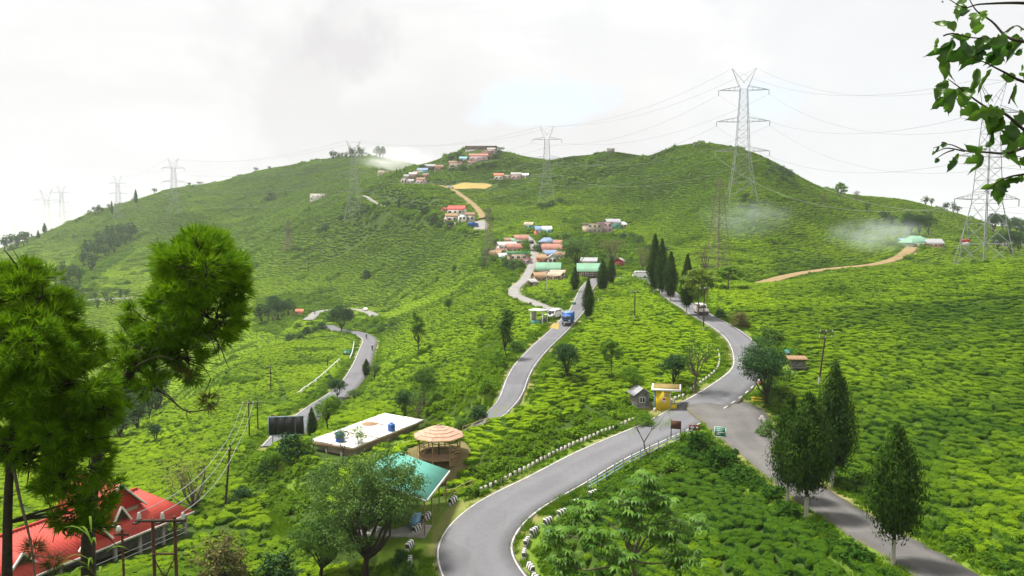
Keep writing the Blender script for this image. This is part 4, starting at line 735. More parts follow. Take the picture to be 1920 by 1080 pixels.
many(('farcol', 'far1'), 'hilltop_tree', [(624, 299.5), (629, 299), (635, 299), (642, 298.5), (648, 298.5)], 16, 9, 'dark trees standing in a row on the left hilltop', 'row of trees on the left hilltop')
many(('farcol',), 'hilltop_tree', [(656, 298), (664, 298), (672, 297), (680, 297)], 20, 11, 'trees in mist beside the pylon on the left hilltop', 'misty trees by the hilltop pylon')
many(('far2', 'farcol'), 'hilltop_tree', [(706, 297), (712, 297), (718, 298)], 26, 16, 'tall trees half lost in the mist on the left hilltop', 'tall misty trees on the hilltop')
many(('cypf',), 'ridge_conifer', [(84, 436)], 20, 12, 'lone dark conifer on the skyline of the left hill, nearest the picture edge', None)
many(('cypf',), 'ridge_conifer', [(72, 447)], 14, 9, 'small conifer just downhill of the lone dark conifer on the left skyline', None)
many(('cypf',), 'ridge_conifer', [(210, 401), (255, 380)], 22, 9, 'narrow dark conifers on the left skyline between the pylons', 'narrow skyline conifers')
many(('far1', 'far2'), 'ridge_tree', [(179, 403), (185, 402), (191, 401)], 17, 13, 'dark rounded trees clustered on the left skyline', 'clustered skyline trees')
many(('far1',), 'ridge_tree', [(143, 418), (150, 414), (290, 362), (355, 349), (375, 345), (480, 323), (505, 318), (168, 405), (205, 394)], 9, 9, 'small scattered trees along the left skyline', 'scattered skyline trees', var=.35)
many(('far2', 'far1'), 'valley_tree', [(8, 472), (20, 470), (32, 466), (44, 462), (52, 458)], 26, 24, 'dark trees where the left hill meets the cloud', 'trees at the foot of the cloud')
many(('far2', 'far1'), 'gully_tree', [(170, 486), (182, 490), (186, 475), (198, 484), (206, 468), (215, 478), (224, 466), (236, 462), (244, 452), (192, 462), (210, 455), (228, 450)], 30, 26, 'dark trees filling the gully on the left hill', 'trees in the left hill gully')
many(('far2', 'farcol', 'far1'), 'gully_tree', [(106, 540), (118, 552), (132, 535), (140, 520), (148, 562), (128, 562), (158, 505), (170, 512), (150, 540), (116, 525)], 32, 22, 'dark trees beside the terrace road on the left hill', 'trees by the terrace road')
many(('farcol', 'far1'), 'roadside_tree', [(178, 560), (196, 558), (224, 558), (236, 556), (182, 580), (200, 572), (210, 570)], 18, 12, 'small dark trees along the terrace road', 'small trees along the terrace road')
many(('bd', 'far2', 'farcol'), 'valley_tree', [(236, 812), (248, 800), (258, 806), (268, 794), (280, 788), (288, 776), (244, 790), (270, 780), (226, 822), (296, 766)], 62, 36, 'dark trees in the dip behind the near conifers', 'trees in the dip behind the conifers')
many(('far2', 'bd', 'airy'), 'grove_tree', [(492, 612), (503, 608), (512, 613), (522, 606), (530, 600), (498, 600), (540, 596), (515, 596), (552, 596)], 40, 24, 'trees of the small grove left of the far road loop', 'grove by the far road loop')
many(('s1', 's2'), 'shrub', [(562, 636), (575, 628), (590, 622), (604, 616), (618, 606), (640, 600), (656, 604), (545, 640), (560, 618)], 18, 24, 'bushes along the edge above the valley road', 'bushes above the valley road', 'shrub')
many(('s1', 's3'), 'shrub', [(720, 602), (735, 598), (700, 606)], 14, 26, 'bushes in the fold right of the far road loop', 'bushes in the fold by the far loop', 'shrub')
many(('cypf', 'far1'), 'village_tree', [(748, 393)], 20, 11, 'dark upright tree left of the red roofed houses', None)
many(('far1', 'sf'), 'village_tree', [(768, 402), (776, 398), (724, 404), (800, 410), (790, 414), (812, 418), (842, 428), (826, 422)], 18, 22, 'leafy trees below the concrete path left of the red roofed houses', 'trees by the red roofed houses')
many(('far1',), 'village_tree', [(790, 322), (794, 320)], 15, 12, 'trees standing over the upper hamlet roofs', 'trees over the upper hamlet')
many(('cypf',), 'village_tree', [(744, 325), (750, 324), (758, 322)], 8, 4, 'tiny conifers between the ridge house and the upper hamlet', 'tiny conifers on the saddle')
many(('sf', 'far1'), 'hamlet_bush', [(846, 300), (858, 296), (936, 290), (930, 300), (868, 318), (895, 318), (906, 312), (920, 315), (848, 318), (862, 306), (884, 302), (938, 284)], 11, 16, 'bushes between the houses of the hilltop hamlet', 'bushes of the hilltop hamlet', 'shrub')
many(('sf',), 'hill_bush', [(1440, 312), (1450, 318), (1458, 324), (1466, 326), (1474, 332), (1482, 336), (1446, 326), (1468, 340)], 14, 20, 'dark bushes on the right shoulder of the big hill', 'bushes on the right hill shoulder', 'shrub')
many(('umb2',), 'umbrella_tree', [(1576, 386)], 36, 30, 'flat-topped tree on the skyline right of the big hill', None)
many(('brown',), 'ridge_tree', [(1545, 384), (1605, 380)], 20, 14, 'brownish thin trees on the saddle right of the big hill', 'brownish saddle trees')
many(('far1', 'bs2'), 'hill_tree', [(1657, 418), (1625, 398), (1672, 420)], 26, 20, 'trees standing in the smoke on the saddle', 'trees in the smoke')
many(('bsd', 'bd', 'far2'), 'broadleaf_tree', [(1708, 440), (1724, 442), (1740, 440)], 40, 34, 'big dark trees behind the green roofed cottage', 'trees behind the green roofed cottage')
many(('far1', 'farcol'), 'ridge_tree', [(1747, 384), (1770, 386), (1776, 388), (1787, 390), (1796, 394), (1735, 386)], 17, 12, 'trees along the skyline left of the right-hand pylon', 'skyline trees by the right pylon')
many(('bd', 'far2', 'bsd'), 'broadleaf_tree', [(1880, 432), (1890, 440), (1906, 436), (1862, 442), (1915, 446), (1870, 470), (1895, 478), (1910, 474)], 36, 26, 'dark trees on the far slope behind the right-hand pylon', 'trees behind the right pylon')
many(('sf', 'far1'), 'hill_bush', [(1392, 382), (1398, 378), (1410, 384), (1024, 392), (1034, 388), (1016, 396), (1050, 378)], 12, 20, 'bushes round the feet of the hill pylons', 'bushes at pylon feet', 'shrub')
many(('s1', 'sf', 's3'), 'village_bush', [(930, 462), (916, 480), (924, 498), (912, 500), (950, 505), (986, 470), (975, 505), (1008, 470), (938, 470), (945, 500), (962, 512), (1020, 448), (1060, 452)], 20, 24, 'bushes among the village houses', 'village bushes', 'shrub')
many(('sf', 's2'), 'hill_bush', [(1120, 470), (1170, 448), (1185, 450), (1215, 470), (1200, 460), (1245, 470)], 14, 26, 'bushes on the slope around the mauve house', 'bushes by the mauve house', 'shrub')
many(('sf', 'far1'), 'hill_tree', [(500, 376), (508, 374), (610, 430), (600, 436), (640, 410), (560, 472), (690, 410), (540, 440)], 12, 22, 'dark bushes scattered over the left hillside', 'bushes on the left hillside', 'shrub', .4)
# ---------------------------------------------------------------- the two conifers in front
def spray(mb, C, D, n, ln, w):
    """needle sprays: thin blades fanned out from each centre along its direction"""
    k = np.repeat(np.arange(len(C)), n); m = len(k); al = D[k] + unit(m) * .62; al /= np.linalg.norm(al, axis=1)[:, None]; pos = C[k] + al * (ln * .25) * rng.random(m)[:, None] + unit(m) * ln * .12
    t = np.clip(rng.normal(.42, .20, len(C)), 0, 1)[k]; nr = np.cross(al, unit(m)); leaves(mb, pos, nr, ln * rng.uniform(.6, 1.15, m), np.clip(t + rng.normal(0, .1, m), 0, 1), w, al, tri=True)
def blob_pts(u, v, r, d, off, n):
    k = d / F; c = np.array(((u - 960) * k, d + off, 0)); s, t = pix_st(u, v); c = np.array((s * (d + off), d + off, t * (d + off))); R = r * k; q = unit(n); lump = 1 + .18 * np.sin(q[:, 0] * 5 + u) * np.sin(q[:, 2] * 6 + v) + .10 * np.sin(q[:, 1] * 11 + u); rad = R * lump * (1 - .42 * rng.random(n) ** 2.6)
    D = q * (1, 1, .75) + (0, 0, .5); return c + q * rad[:, None] * (1, 1, .95), D / np.linalg.norm(D, axis=1)[:, None], c
def px3(u, v, d): s, t = pix_st(u, v); return np.array((float(s) * d, d, float(t) * d))
def conifer(label, d, blobs, trunk, trad, limbs, tufts, extra=None, needles=8, dens=.26, base=None):
    global rng; rng = np.random.default_rng(int(d * 100)); b = base; r = thing('conifer_tree', label, 'tree', (b[0], b[1], b[2])); o = -np.array(b); mb = MB(); t = MB(); cs = []
    for (u, v, rad, off) in blobs:
        k = d / F; c = px3(u, v, d + off); cs.append(c); nb = max(5, int(rad * dens)); q = unit(nb); q[:, 2] *= .85; ctr = c + q * (rad * k * rng.uniform(.45, .95, nb))[:, None]
        for e, qq in zip(ctr, q):      # every bough ends in its own drooping spray of needle shoots
            rb = rad * k * rng.uniform(.20, .36); m_ = int(34 * (rb / .25) ** 1.3); w = unit(m_); C = e + w * (rb * rng.random(m_) ** .5)[:, None] * (1, 1, .62); D = w * .75 + qq * .9 + (0, 0, .28); D /= np.linalg.norm(D, axis=1)[:, None]; spray(mb, C + o, D, needles, .24 * d / 20, .12)
            t.tube(limb(c * .6 + e * .4, e, .1, 4) + o, np.linspace(.022, .008, 4), 4, cap=False)
    T = np.array([px3(*q) for q in trunk]); T[0] = b; t.tube(catmull(T, .5) + o, np.linspace(trad, trad * .35, len(catmull(T, .5))), 9, cap=False)
    for c in cs:
        j = np.argmin(np.linalg.norm(T - c, axis=1) + np.where(T[:, 2] > c[2], .4, 0)); t.tube(limb(T[j], c, .10) + o, np.linspace(trad * .34, .012, 5), 6, cap=False)
        for _ in range(5): e = c + unit(1)[0] * .8; t.tube(limb(c * .7 + T[j] * .3, e, .12, 4) + o, np.linspace(.028, .007, 4), 4, cap=False)
    t.build('trunk', M['bark'], r, True); mb.build('crown', M['needle'], r)
    for path, rr in limbs: q = catmull(np.array([px3(*k) for k in path]), .08); b2 = MB().tube(q + o, np.linspace(rr, rr * .3, len(q)), 6, cap=False); b2.build('bare_branch', M['bark_pale'], r, True)
    for (u, v, rad, off) in tufts:
        C, D, c = blob_pts(u, v, rad, d, off, int(rad * 3)); m2 = MB(); spray(m2, c + (C - c) * .35 + o, (C - c) / (np.linalg.norm(C - c, axis=1)[:, None] + 1e-6), 5, .34 * d / 20, .05); m2.build('needle_tuft', M['russet'], r)
    return r
b1 = (px3(165, 1100, 20.0)[0], 20.0, Hz(px3(165, 1100, 20.0)[0], 20.0)); b2_ = (px3(6, 1100, 17.5)[0], 17.5, Hz(px3(6, 1100, 17.5)[0], 17.5))
conifer('bushy conifer leaning right with a bare gap under its round head', 20.0,
        [(385, 500, 82, 0), (345, 545, 70, .5), (420, 540, 56, .3), (330, 480, 52, .6), (305, 600, 64, -.4), (270, 640, 58, .2), (240, 680, 52, .3), (395, 600, 58, -.3), (430, 610, 34, .2), (345, 660, 46, .5), (225, 735, 36, .1), (290, 720, 32, -.4), (355, 690, 30, .3), (345, 560, 60, -1.0), (380, 500, 70, -1.0), (380, 470, 56, 1.1), (410, 640, 26, -.5), (270, 600, 40, .9)],
        [(160, 1100, 20), (165, 1000, 20), (180, 880, 20), (205, 760, 20), (250, 690, 20), (300, 620, 20), (350, 560, 20), (385, 480, 20)], .21,
        [([(235, 735, 20), (270, 730, 19.8), (310, 738, 19.7), (335, 762, 19.6), (355, 772, 19.6), (385, 768, 19.6), (405, 758, 19.6), (410, 745, 19.7), (400, 738, 19.8), (385, 745, 19.8)], .035), ([(350, 768, 19.6), (352, 785, 19.6), (366, 795, 19.6), (378, 782, 19.5)], .014), ([(250, 690, 20), (275, 676, 19.2), (300, 668, 19.0), (330, 676, 19)], .03), ([(355, 620, 20), (385, 630, 19), (410, 650, 18.8), (425, 662, 18.8)], .02)],
        [(390, 752, 20, -.2), (345, 700, 14, 0)], base=b1)
conifer('broad dark conifer cut by the left picture edge', 17.5,
        [(45, 560, 78, 0), (20, 540, 60, .4), (85, 600, 70, .2), (40, 640, 88, -.6), (110, 670, 78, .1), (150, 720, 66, -.2), (60, 730, 88, -.4), (-30, 600, 80, .3), (-30, 720, 90, 0), (160, 770, 62, .4), (110, 800, 74, -.3), (170, 820, 44, .2), (150, 870, 60, .3), (110, 900, 46, -.2), (180, 930, 46, .4), (50, 800, 56, .3), (20, 830, 40, -.2), (175, 985, 36, .5), (135, 960, 40, .3), (45, 520, 40, .2), (150, 650, 44, .6), (195, 770, 30, -.2), (70, 850, 50, .3), (120, 850, 44, -.1), (-10, 860, 44, .4)],
        [(8, 1100, 17.5), (14, 980, 17.5), (20, 860, 17.5), (32, 740, 17.5), (42, 620, 17.5), (45, 520, 17.5)], .13,
        [([(22, 860, 17.5), (36, 930, 17.2), (50, 985, 17.1), (60, 1030, 17), (66, 1080, 17), (80, 1120, 17)], .045), ([(60, 1040, 17), (85, 1045, 16.9), (110, 1040, 16.8), (125, 1030, 16.8)], .02)],
        [(64, 1030, 26, 0), (100, 1055, 20, .1)], base=b2_, dens=.36)
# ---------------------------------------------------------------- single trees near the viewer
def near_tree():
    p = at(686, 1084); r = plant(T_['bs'], 'broadleaf_tree', 686, 1084, 258, 232, 'big grey green tree in front of the green roof, its trunk at the lower edge', loc=p, rz=1.0); keep(p, 1.2)
    p = at(735, 1010); plant(T_['bs'], 'broadleaf_tree', 742, 1004, 100, 84, 'smaller grey green tree leaning over the green roofed pavilion'); keep(p, .8)
near_tree()
def big_leaf_tree():
    """tree with whorls of long drooping leaflets"""
    global rng; rng = np.random.default_rng(77); d = 41.0; p = px3(1190, 1120, d); b = Vector((p[0], d, Hz(p[0], d))); r = thing('large_leaved_tree', 'tree with whorls of long drooping leaves at the lower edge inside the bend', 'tree', b); o = -np.array(b); mb = MB(); t = MB()
    cen = [px3(1185, 985, d), px3(1120, 1010, d - .8), px3(1250, 1000, d + .6), px3(1180, 940, d + .5), px3(1100, 960, d + 1), px3(1240, 945, d + 1.2), px3(1160, 1050, d - 1), px3(1280, 1050, d), px3(1060, 1050, d + .3), px3(1210, 905, d + 1.4), px3(1300, 985, d + 1.5), px3(1040, 1000, d + 1.3)]
    top = np.array(px3(1188, 1050, d)); t.tube(limb(np.array(b), top, .03) + o, np.linspace(.16, .12, 5), 8, cap=False)
    for c in cen:
        t.tube(limb(top, c, .12) + o, np.linspace(.07, .02, 5), 5, cap=False)
        for _ in range(34):
            w = c + unit(1)[0] * rng.uniform(.3, 1.0) * np.array((1.1, 1.0, .7)); t.tube(np.array([c * .6 + w * .4, w - (0, 0, .05)]) + o, .010, 4, cap=False); tilt = unit(1)[0] * .35 + (0, 0, 1); tilt /= np.linalg.norm(tilt); k = 8; tint = np.clip(rng.normal(.5, .25), 0, 1)
            for q in range(k):
                a = q / k * 6.283 + rng.random() * .4; ax = np.array((math.cos(a), math.sin(a), 0)); ax -= ax.dot(tilt) * tilt; ax /= np.linalg.norm(ax); L = rng.uniform(.32, .50); sd = np.cross(tilt, ax); m1 = w + ax * L * .5 + tilt * .03; m2 = w + ax * L * .95 - tilt * L * .42; wd_ = L * .17
                mb.add(np.array([w, m1 + sd * wd_, m1 - sd * wd_, m2]) + o, [(0, 1, 2), (1, 3, 2)], np.clip(tint + rng.normal(0, .08, 2), 0, 1))
    mb.build('crown', M['bigleaf'], r); t.build('trunk', M['bark_pale'], r, True)
big_leaf_tree()
def thin_tree():
    global rng; rng = np.random.default_rng(78); b = at(1215, 846); k = b.y / F; r = thing('forked_sapling', 'thin forked tree with feathery leaves leaning at the railing of the bend', 'tree', b); mb = MB(); t = MB(); B = np.array(b)
    P = lambda du, dv, dy=0: np.array((du * k, dy, -dv * k))
    t.tube([P(2, 0), P(-6, -14), P(-8, -28), P(-1, -40)], [.09, .075, .065, .055], 7, cap=False)
    for path in ([P(-8, -28), P(-16, -44), P(-26, -58), P(-40, -62)], [P(-1, -40), P(6, -52), P(6, -68), P(2, -82)], [P(6, -52), P(20, -64), P(30, -80)], [P(-16, -44), P(-24, -62), P(-22, -84)], [P(6, -68), P(22, -84), P(40, -90)]):
        t.tube(path, np.linspace(.05, .012, len(path)), 5, cap=False)
        for q in range(9): c = path[-1] * rng.uniform(.75, 1.05) + unit(1)[0] * np.array((.75, .75, .35)); clumps(mb, [c], .42, 30, .13, .3, 1.2)
    mb.build('crown', M['brownleaf' if 0 else 'broad_bright'], r); t.build('trunk', M['bark_pale'], r, True)
thin_tree()
# ---------------------------------------------------------------- the branch hanging in from the right
def hanging_branch():
    global rng; rng = np.random.default_rng(79); D = 3.6; r = thing('leafy_branch', 'leafy branch hanging into the sky from the upper right', 'branch', px3(2120, 240, D)); o = -np.array(r.location)
    def q(x, y, dd=0.0): return px3(1720 + x / 2.7, y / 2.7, D + dd)
    tw = MB()
    for i, pth in enumerate([[(255, -20), (300, 55), (380, 110), (460, 190), (600, 225), (900, 330)], [(460, 190), (370, 195), (270, 190), (180, 170), (130, 182)], [(265, 280), (350, 320), (440, 365), (560, 420), (900, 500)], [(155, 400), (210, 440), (300, 510), (380, 560), (450, 580), (600, 690), (900, 760)], [(80, 750), (160, 730), (250, 765), (340, 770), (460, 775), (600, 740), (900, 760)], [(340, 970), (440, 905), (560, 880), (900, 840)], [(85, 775), (150, 750), (240, 766)], [(100, 800), (150, 770), (200, 756)], [(150, -10), (240, 38), (330, 20), (600, 20), (900, 90)], [(450, 170), (500, 130), (540, 150), (620, 180)], [(500, 420), (470, 500), (462, 530)]]):
        P = np.array([q(x, y, .05 * math.sin(i * 2 + j)) for j, (x, y) in enumerate(pth)]); C = catmull(P, .02); tw.tube(C + o, np.linspace(.0016, .0040 if max(x for x, y in pth) < 880 else .012, len(C)), 5, cap=False)
    tw.build('twigs', M['bark'], r, True)
    tr = MB(); g = Hz(2.9, 3.7); tr.tube(np.array([(2.9, 3.7, g - .2), (2.95, 3.75, g + 1.2), (2.86, 3.65, 0), (2.8, 3.6, .7), (2.75, 3.7, 1.5)]) + o, [.13, .11, .09, .07, .05], 9, cap=False); tr.build('trunk', M['bark'], r, True)
    ML = []
    for k in range(6):     # a leaf of length 1 along x: ovate, pointed, folded along its midrib, a nibbled edge
        mb = MB(); n = 12; xs = np.linspace(0, 1, n + 1); wv = np.sin(np.pi * np.clip(xs, 0, 1) ** .72) ** .85 * .5; wv[-2] *= .55; cur = -.30 * xs ** 2 * (1 + .35 * (k % 3)) + .05 * np.sin(xs * 9 + k); up = .30 * wv * (1 + .5 * (k % 2)) + .03 * np.sin(xs * 14)
        nib = 1 - .45 * (rng.random((2, n + 1)) > .76); V = [(x, 0, c) for x, c in zip(xs, cur)] + [(x, w * a, c + u) for x, w, c, u, a in zip(xs, wv, cur, up, nib[0])] + [(x, -w * a, c + u) for x, w, c, u, a in zip(xs, wv, cur, up, nib[1])]
        f = [(i, i + 1, n + 2 + i, n + 1 + i) for i in range(n)] + [(i + 1, i, 2 * n + 2 + i, 2 * n + 3 + i) for i in range(n)]; mb.add(V, f); ML.append(mb.mesh('branch_leaf', M['hang'], True))
    LV = [(240, 0, 190, 60, 50), (235, 20, 205, 95, 45), (200, 45, 240, 85, 35), (300, 60, 285, 130, 55), (330, 55, 345, 100, 45), (305, 110, 300, 175, 55), (190, 160, 105, 90, 50), (275, 180, 180, 190, 40), (180, 190, 95, 290, 50), (170, 205, 110, 385, 65), (165, 300, 150, 400, 20), (105, 190, 85, 270, 18), (260, 220, 180, 300, 80), (265, 230, 230, 310, 60), (370, 190, 290, 230, 45), (350, 200, 270, 310, 80), (330, 250, 300, 335, 50), (460, 195, 370, 210, 55), (450, 200, 365, 320, 80), (440, 240, 420, 330, 70), (380, 260, 350, 320, 40), (500, 170, 470, 260, 45), (540, 210, 460, 270, 50), (530, 250, 500, 275, 40), (300, 345, 275, 480, 35), (380, 350, 300, 465, 22), (500, 385, 420, 395, 50), (540, 340, 520, 350, 40), (540, 370, 525, 405, 40), (160, 410, 90, 440, 25), (160, 420, 80, 500, 60), (190, 450, 90, 550, 65), (200, 450, 140, 560, 60), (140, 520, 150, 580, 25), (260, 440, 200, 540, 75), (300, 520, 230, 590, 80), (285, 450, 240, 520, 60), (380, 550, 280, 600, 70), (370, 500, 345, 490, 40), (410, 540, 310, 600, 80), (440, 590, 340, 675, 85), (430, 590, 390, 680, 60), (440, 580, 375, 560, 50), (540, 570, 480, 650, 60), (500, 640, 430, 720, 80), (510, 680, 470, 760, 60), (500, 700, 490, 840, 60), (540, 660, 520, 760, 50), (330, 750, 265, 760, 60), (320, 770, 260, 830, 60), (330, 780, 285, 880, 25), (340, 740, 390, 690, 30), (145, 720, 125, 745, 28), (110, 740, 85, 780, 12), (105, 800, 92, 825, 22), (190, 800, 160, 860, 35), (210, 775, 170, 850, 18), (540, 890, 460, 920, 40), (520, 900, 430, 930, 40), (440, 900, 340, 965, 45), (430, 920, 400, 1025, 65), (450, 920, 415, 1000, 50), (410, 930, 380, 990, 30), (510, 430, 465, 535, 22), (130, 0, 125, 20, 12), (450, 760, 430, 780, 25), (540, 790, 530, 850, 40), (80, 760, 78, 790, 10), (480, 130, 450, 165, 14), (520, 140, 530, 160, 14)]
    for x0, y0, x1, y1, w in LV:
        dd = rng.normal(0, .05); a = q(x0, y0, dd); b = q(x1, y1, dd + rng.normal(0, .03)); X = b - a; ln = np.linalg.norm(X); X /= ln; view = a / np.linalg.norm(a); Z = -view + unit(1)[0] * .75; Z -= Z.dot(X) * X; Z /= np.linalg.norm(Z); Y = np.cross(Z, X); ob = bpy.data.objects.new('leaf', ML[rng.integers(0, 6)]); COL.objects.link(ob); ob.parent = r
        wd_ = w / 2.7 / F * D * 1.15; Mx = Matrix((tuple(X * ln * 1.08), tuple(Y * wd_), tuple(Z * ln))).transposed().to_4x4(); Mx.translation = Vector(a + o); ob.matrix_local = Mx; ob['tint'] = float(np.clip(rng.normal(.5, .3), 0, 1))
hanging_branch()
def reed(u, v, d, h, label, n=9):
    p = px3(u, v, d); b = (p[0], d, Hz(p[0], d)); r = thing('reed_plant', label, 'reed', b); H = p[2] - b[2] + h; st = MB(); st.tube(limb((0, 0, -.05), (.02, 0, H * .8), .03), [.008, .007, .006, .005, .003], 5, cap=False); st.build('stem', M['reed'], r)
    for i in range(n):
        z = H - rng.uniform(.05, .75); a = rng.random() * 6.28; L = rng.uniform(.35, .7) * .8; t = np.linspace(0, 1, 6); X = np.stack([np.cos(a) * t * L * .6, np.sin(a) * t * L * .6, z + L * (.9 * t - .75 * t ** 2)], 1); sd = np.array((-math.sin(a), math.cos(a), 0)) * .011; w = np.sin(np.pi * np.clip(t * .93 + .07, 0, 1))[:, None]
        mb = MB(); mb.add(np.vstack([X + sd * w, X - sd * w]), [(k, k + 1, 7 + k, 6 + k) for k in range(5)]); mb.build('blade', M['reed'], r)
reed(172, 1010, 7.0, .15, 'yellow green reed with arching blades before the red roof')
reed(190, 1055, 6.5, .1, 'shorter reed beside the arching reed before the red roof', 7)
reed(905, 1075, 9.0, .05, 'dry reed tips at the lower edge in front of the bend', 6)
reed(640, 1072, 8.0, .05, 'reed tips at the lower edge under the big grey green tree', 6)
# ---------------------------------------------------------------- houses
def slab(mb, pts, th):
    """a sheet with thickness hung under a flat outline"""
    n = len(pts); V = [tuple(p) for p in pts] + [(p[0], p[1], p[2] - th) for p in pts]; mb.add(V, [(i, (i + 1) % n, n + (i + 1) % n, n + i) for i in range(n)])
    if n == 4: mb.add(V, [(3, 2, 1, 0), (4, 5, 6, 7)])
    return mb
def ribbed(mb, a, b, c, d, n, amp=.035, th=.04):
    """corrugated sheet between four corners: a-b the eave, d-c the ridge, ribs running up the slope"""
    a, b, c, d = (np.array(k, float) for k in (a, b, c, d)); N = np.cross(b - a, d - a); N /= np.linalg.norm(N); k = n * 2 + 1; t = np.linspace(0, 1, k)[:, None]; h = amp * (np.arange(k) % 2)[:, None] * N
    lo = a + (b - a) * t + h; hi = d + (c - d) * t + h; V = np.vstack([lo, hi, lo - N * th - h, hi - N * th - h]); f = [(i, i + 1, k + i + 1, k + i) for i in range(k - 1)] + [(2 * k + i, 3 * k + i, 3 * k + i + 1, 2 * k + i + 1) for i in range(k - 1)] + [(i, 2 * k + i, 2 * k + i + 1, i + 1) for i in range(k - 1)] + [(k + i, k + i + 1, 3 * k + i + 1, 3 * k + i) for i in range(k - 1)]
    return mb.add(V, f)
def window(par, x, y, z, w, h, face=-1, side=False, fr='white'):
    """framed window set on a wall face; the pane sits back in the frame"""
    f = MB(); p = MB(); t = .06
    if side:
        for dz in (-h / 2, h / 2): f.box((x + face * .03, y, z + dz), (.10, w + t, t))
        for dy in (-w / 2, 0, w / 2): f.box((x + face * .03, y + dy, z), (.09, t, h))
        p.box((x + face * .012, y, z), (.03, w - .02, h - .02))
    else:
        for dz in (-h / 2, h / 2): f.box((x, y + face * .03, z + dz), (w + t, .10, t))
        for dx in (-w / 2, 0, w / 2): f.box((x + dx, y + face * .03, z), (t, .09, h))
        p.box((x, y + face * .012, z), (w - .02, .03, h - .02))
    o = f.build('window', M[fr], par); p.build('pane', M['glass'], o); return o
def door(par, x, y, z0, w=.9, h=1.9, m='wood', face=-1, side=False):
    d = MB(); d.box((x + (face * .03 if side else 0), y + (0 if side else face * .03), z0 + h / 2), (.08, w, h) if side else (w, .08, h)); o = d.build('door', M[m], par)
    MB().box((x + (face * .09 if side else w * .36), y + (w * .36 if side else face * .09), z0 + h * .5), (.05, .05, .12)).build('handle', M['grey'], o)
def house(u, v, wpx, dep, hpx, rz, roof, rc, wc, label, rise=.30, over=.35, nw=2, cat='house', name='village_house', dr=True, group=None, two=False, parapet=None):
    p = at(u, v); k = p.y / F; w = wpx * k; h = max(1.6, hpx * k); z0 = min(Hz(p.x + dx, p.y + dy) for dx in (-w / 2, 0, w / 2) for dy in (0, dep)); drop = p.z - z0 + 1.2; c = Vector((p.x, p.y + dep / 2, p.z)); r = thing(name, label, cat, c, math.radians(rz), group); keep(c, max(w, dep) * .62)
    MB().box((0, 0, h / 2 - drop / 2), (w, dep, h + drop)).build('wall', M[wc], r); MB().box((0, 0, -drop / 2 + .05), (w + .12, dep + .12, drop + .1)).build('plinth', M['concrete'], r)
    W, Dp = w / 2 + over, dep / 2 + over; rb = MB(); R = rise * min(w, dep) + .2
    if roof == 'gable':      # ridge along the width
        n = max(5, int(w / .5)); ribbed(rb, (-W, -Dp, h - .10), (W, -Dp, h - .10), (W, 0.02, h + R), (-W, 0.02, h + R), n); ribbed(rb, (W, Dp, h - .10), (-W, Dp, h - .10), (-W, -.02, h + R), (W, -.02, h + R), n)
        g = MB(); [g.add([(s * w / 2, -dep / 2, h), (s * w / 2, dep / 2, h), (s * w / 2, 0, h + R * .9)], [(0, 1, 2)]) for s in (-1, 1)]; g.build('gable', M[wc], r)
    elif roof == 'gabley':   # ridge front to back
        n = max(5, int(dep / .5)); ribbed(rb, (W, -Dp, h - .10), (W, Dp, h - .10), (-.02, Dp, h + R), (-.02, -Dp, h + R), n); ribbed(rb, (-W, Dp, h - .10), (-W, -Dp, h - .10), (.02, -Dp, h + R), (.02, Dp, h + R), n)
        g = MB(); [g.add([(-w / 2, s * dep / 2, h), (w / 2, s * dep / 2, h), (0, s * dep / 2, h + R * .9)], [(0, 1, 2)]) for s in (-1, 1)]; g.build('gable', M[wc], r)
    elif roof == 'shed': ribbed(rb, (-W, -Dp, h - .05), (W, -Dp, h - .05), (W, Dp, h + R), (-W, Dp, h + R), max(5, int(w / .5)))
    elif roof == 'hip':
        q = W * .45; V = [(-W, -Dp, h - .05), (W, -Dp, h - .05), (W, Dp, h - .05), (-W, Dp, h - .05), (-q, 0, h + R), (q, 0, h + R), (-W, -Dp, h - .15), (W, -Dp, h - .15), (W, Dp, h - .15), (-W, Dp, h - .15)]; rb.add(V, [(0, 1, 5, 4), (2, 3, 4, 5), (6, 9, 8, 7), (0, 6, 7, 1), (1, 7, 8, 2), (2, 8, 9, 3), (3, 9, 6, 0)]).add(V, [(1, 2, 5), (3, 0, 4)])
    else:
        rb.box((0, 0, h + .10), (2 * W, 2 * Dp, .2))
        if parapet:
            pb = MB(); [pb.box((0, s * (Dp - .06), h + .5), (2 * W, .12, .6)) for s in (-1, 1)]; [pb.box((s * (W - .06), 0, h + .5), (.12, 2 * Dp - .26, .6)) for s in (-1, 1)]; pb.build('parapet', M[parapet], r)
    rb.build('roof', M[rc], r)
    lev = [h * .28, h * .74] if two else [h * .52]
    for zz in lev:
        for i in range(nw):
            x = -w / 2 + w * (i + .7) / (nw + .4); window(r, x, -dep / 2, zz + .1, min(.95, w / (nw + 1.6)), min(1.0, h * .38), fr='white' if wc not in ('white', 'white_dirty') else 'brown_wall')
    if dr: door(r, -w / 2 + w * .24 / (nw + .4) + .35, -dep / 2, 0, .8, min(1.9, h * .8))
    window(r, w / 2, 0, lev[0] + .1, .9, min(.9, h * .36), 1, True)
    return r
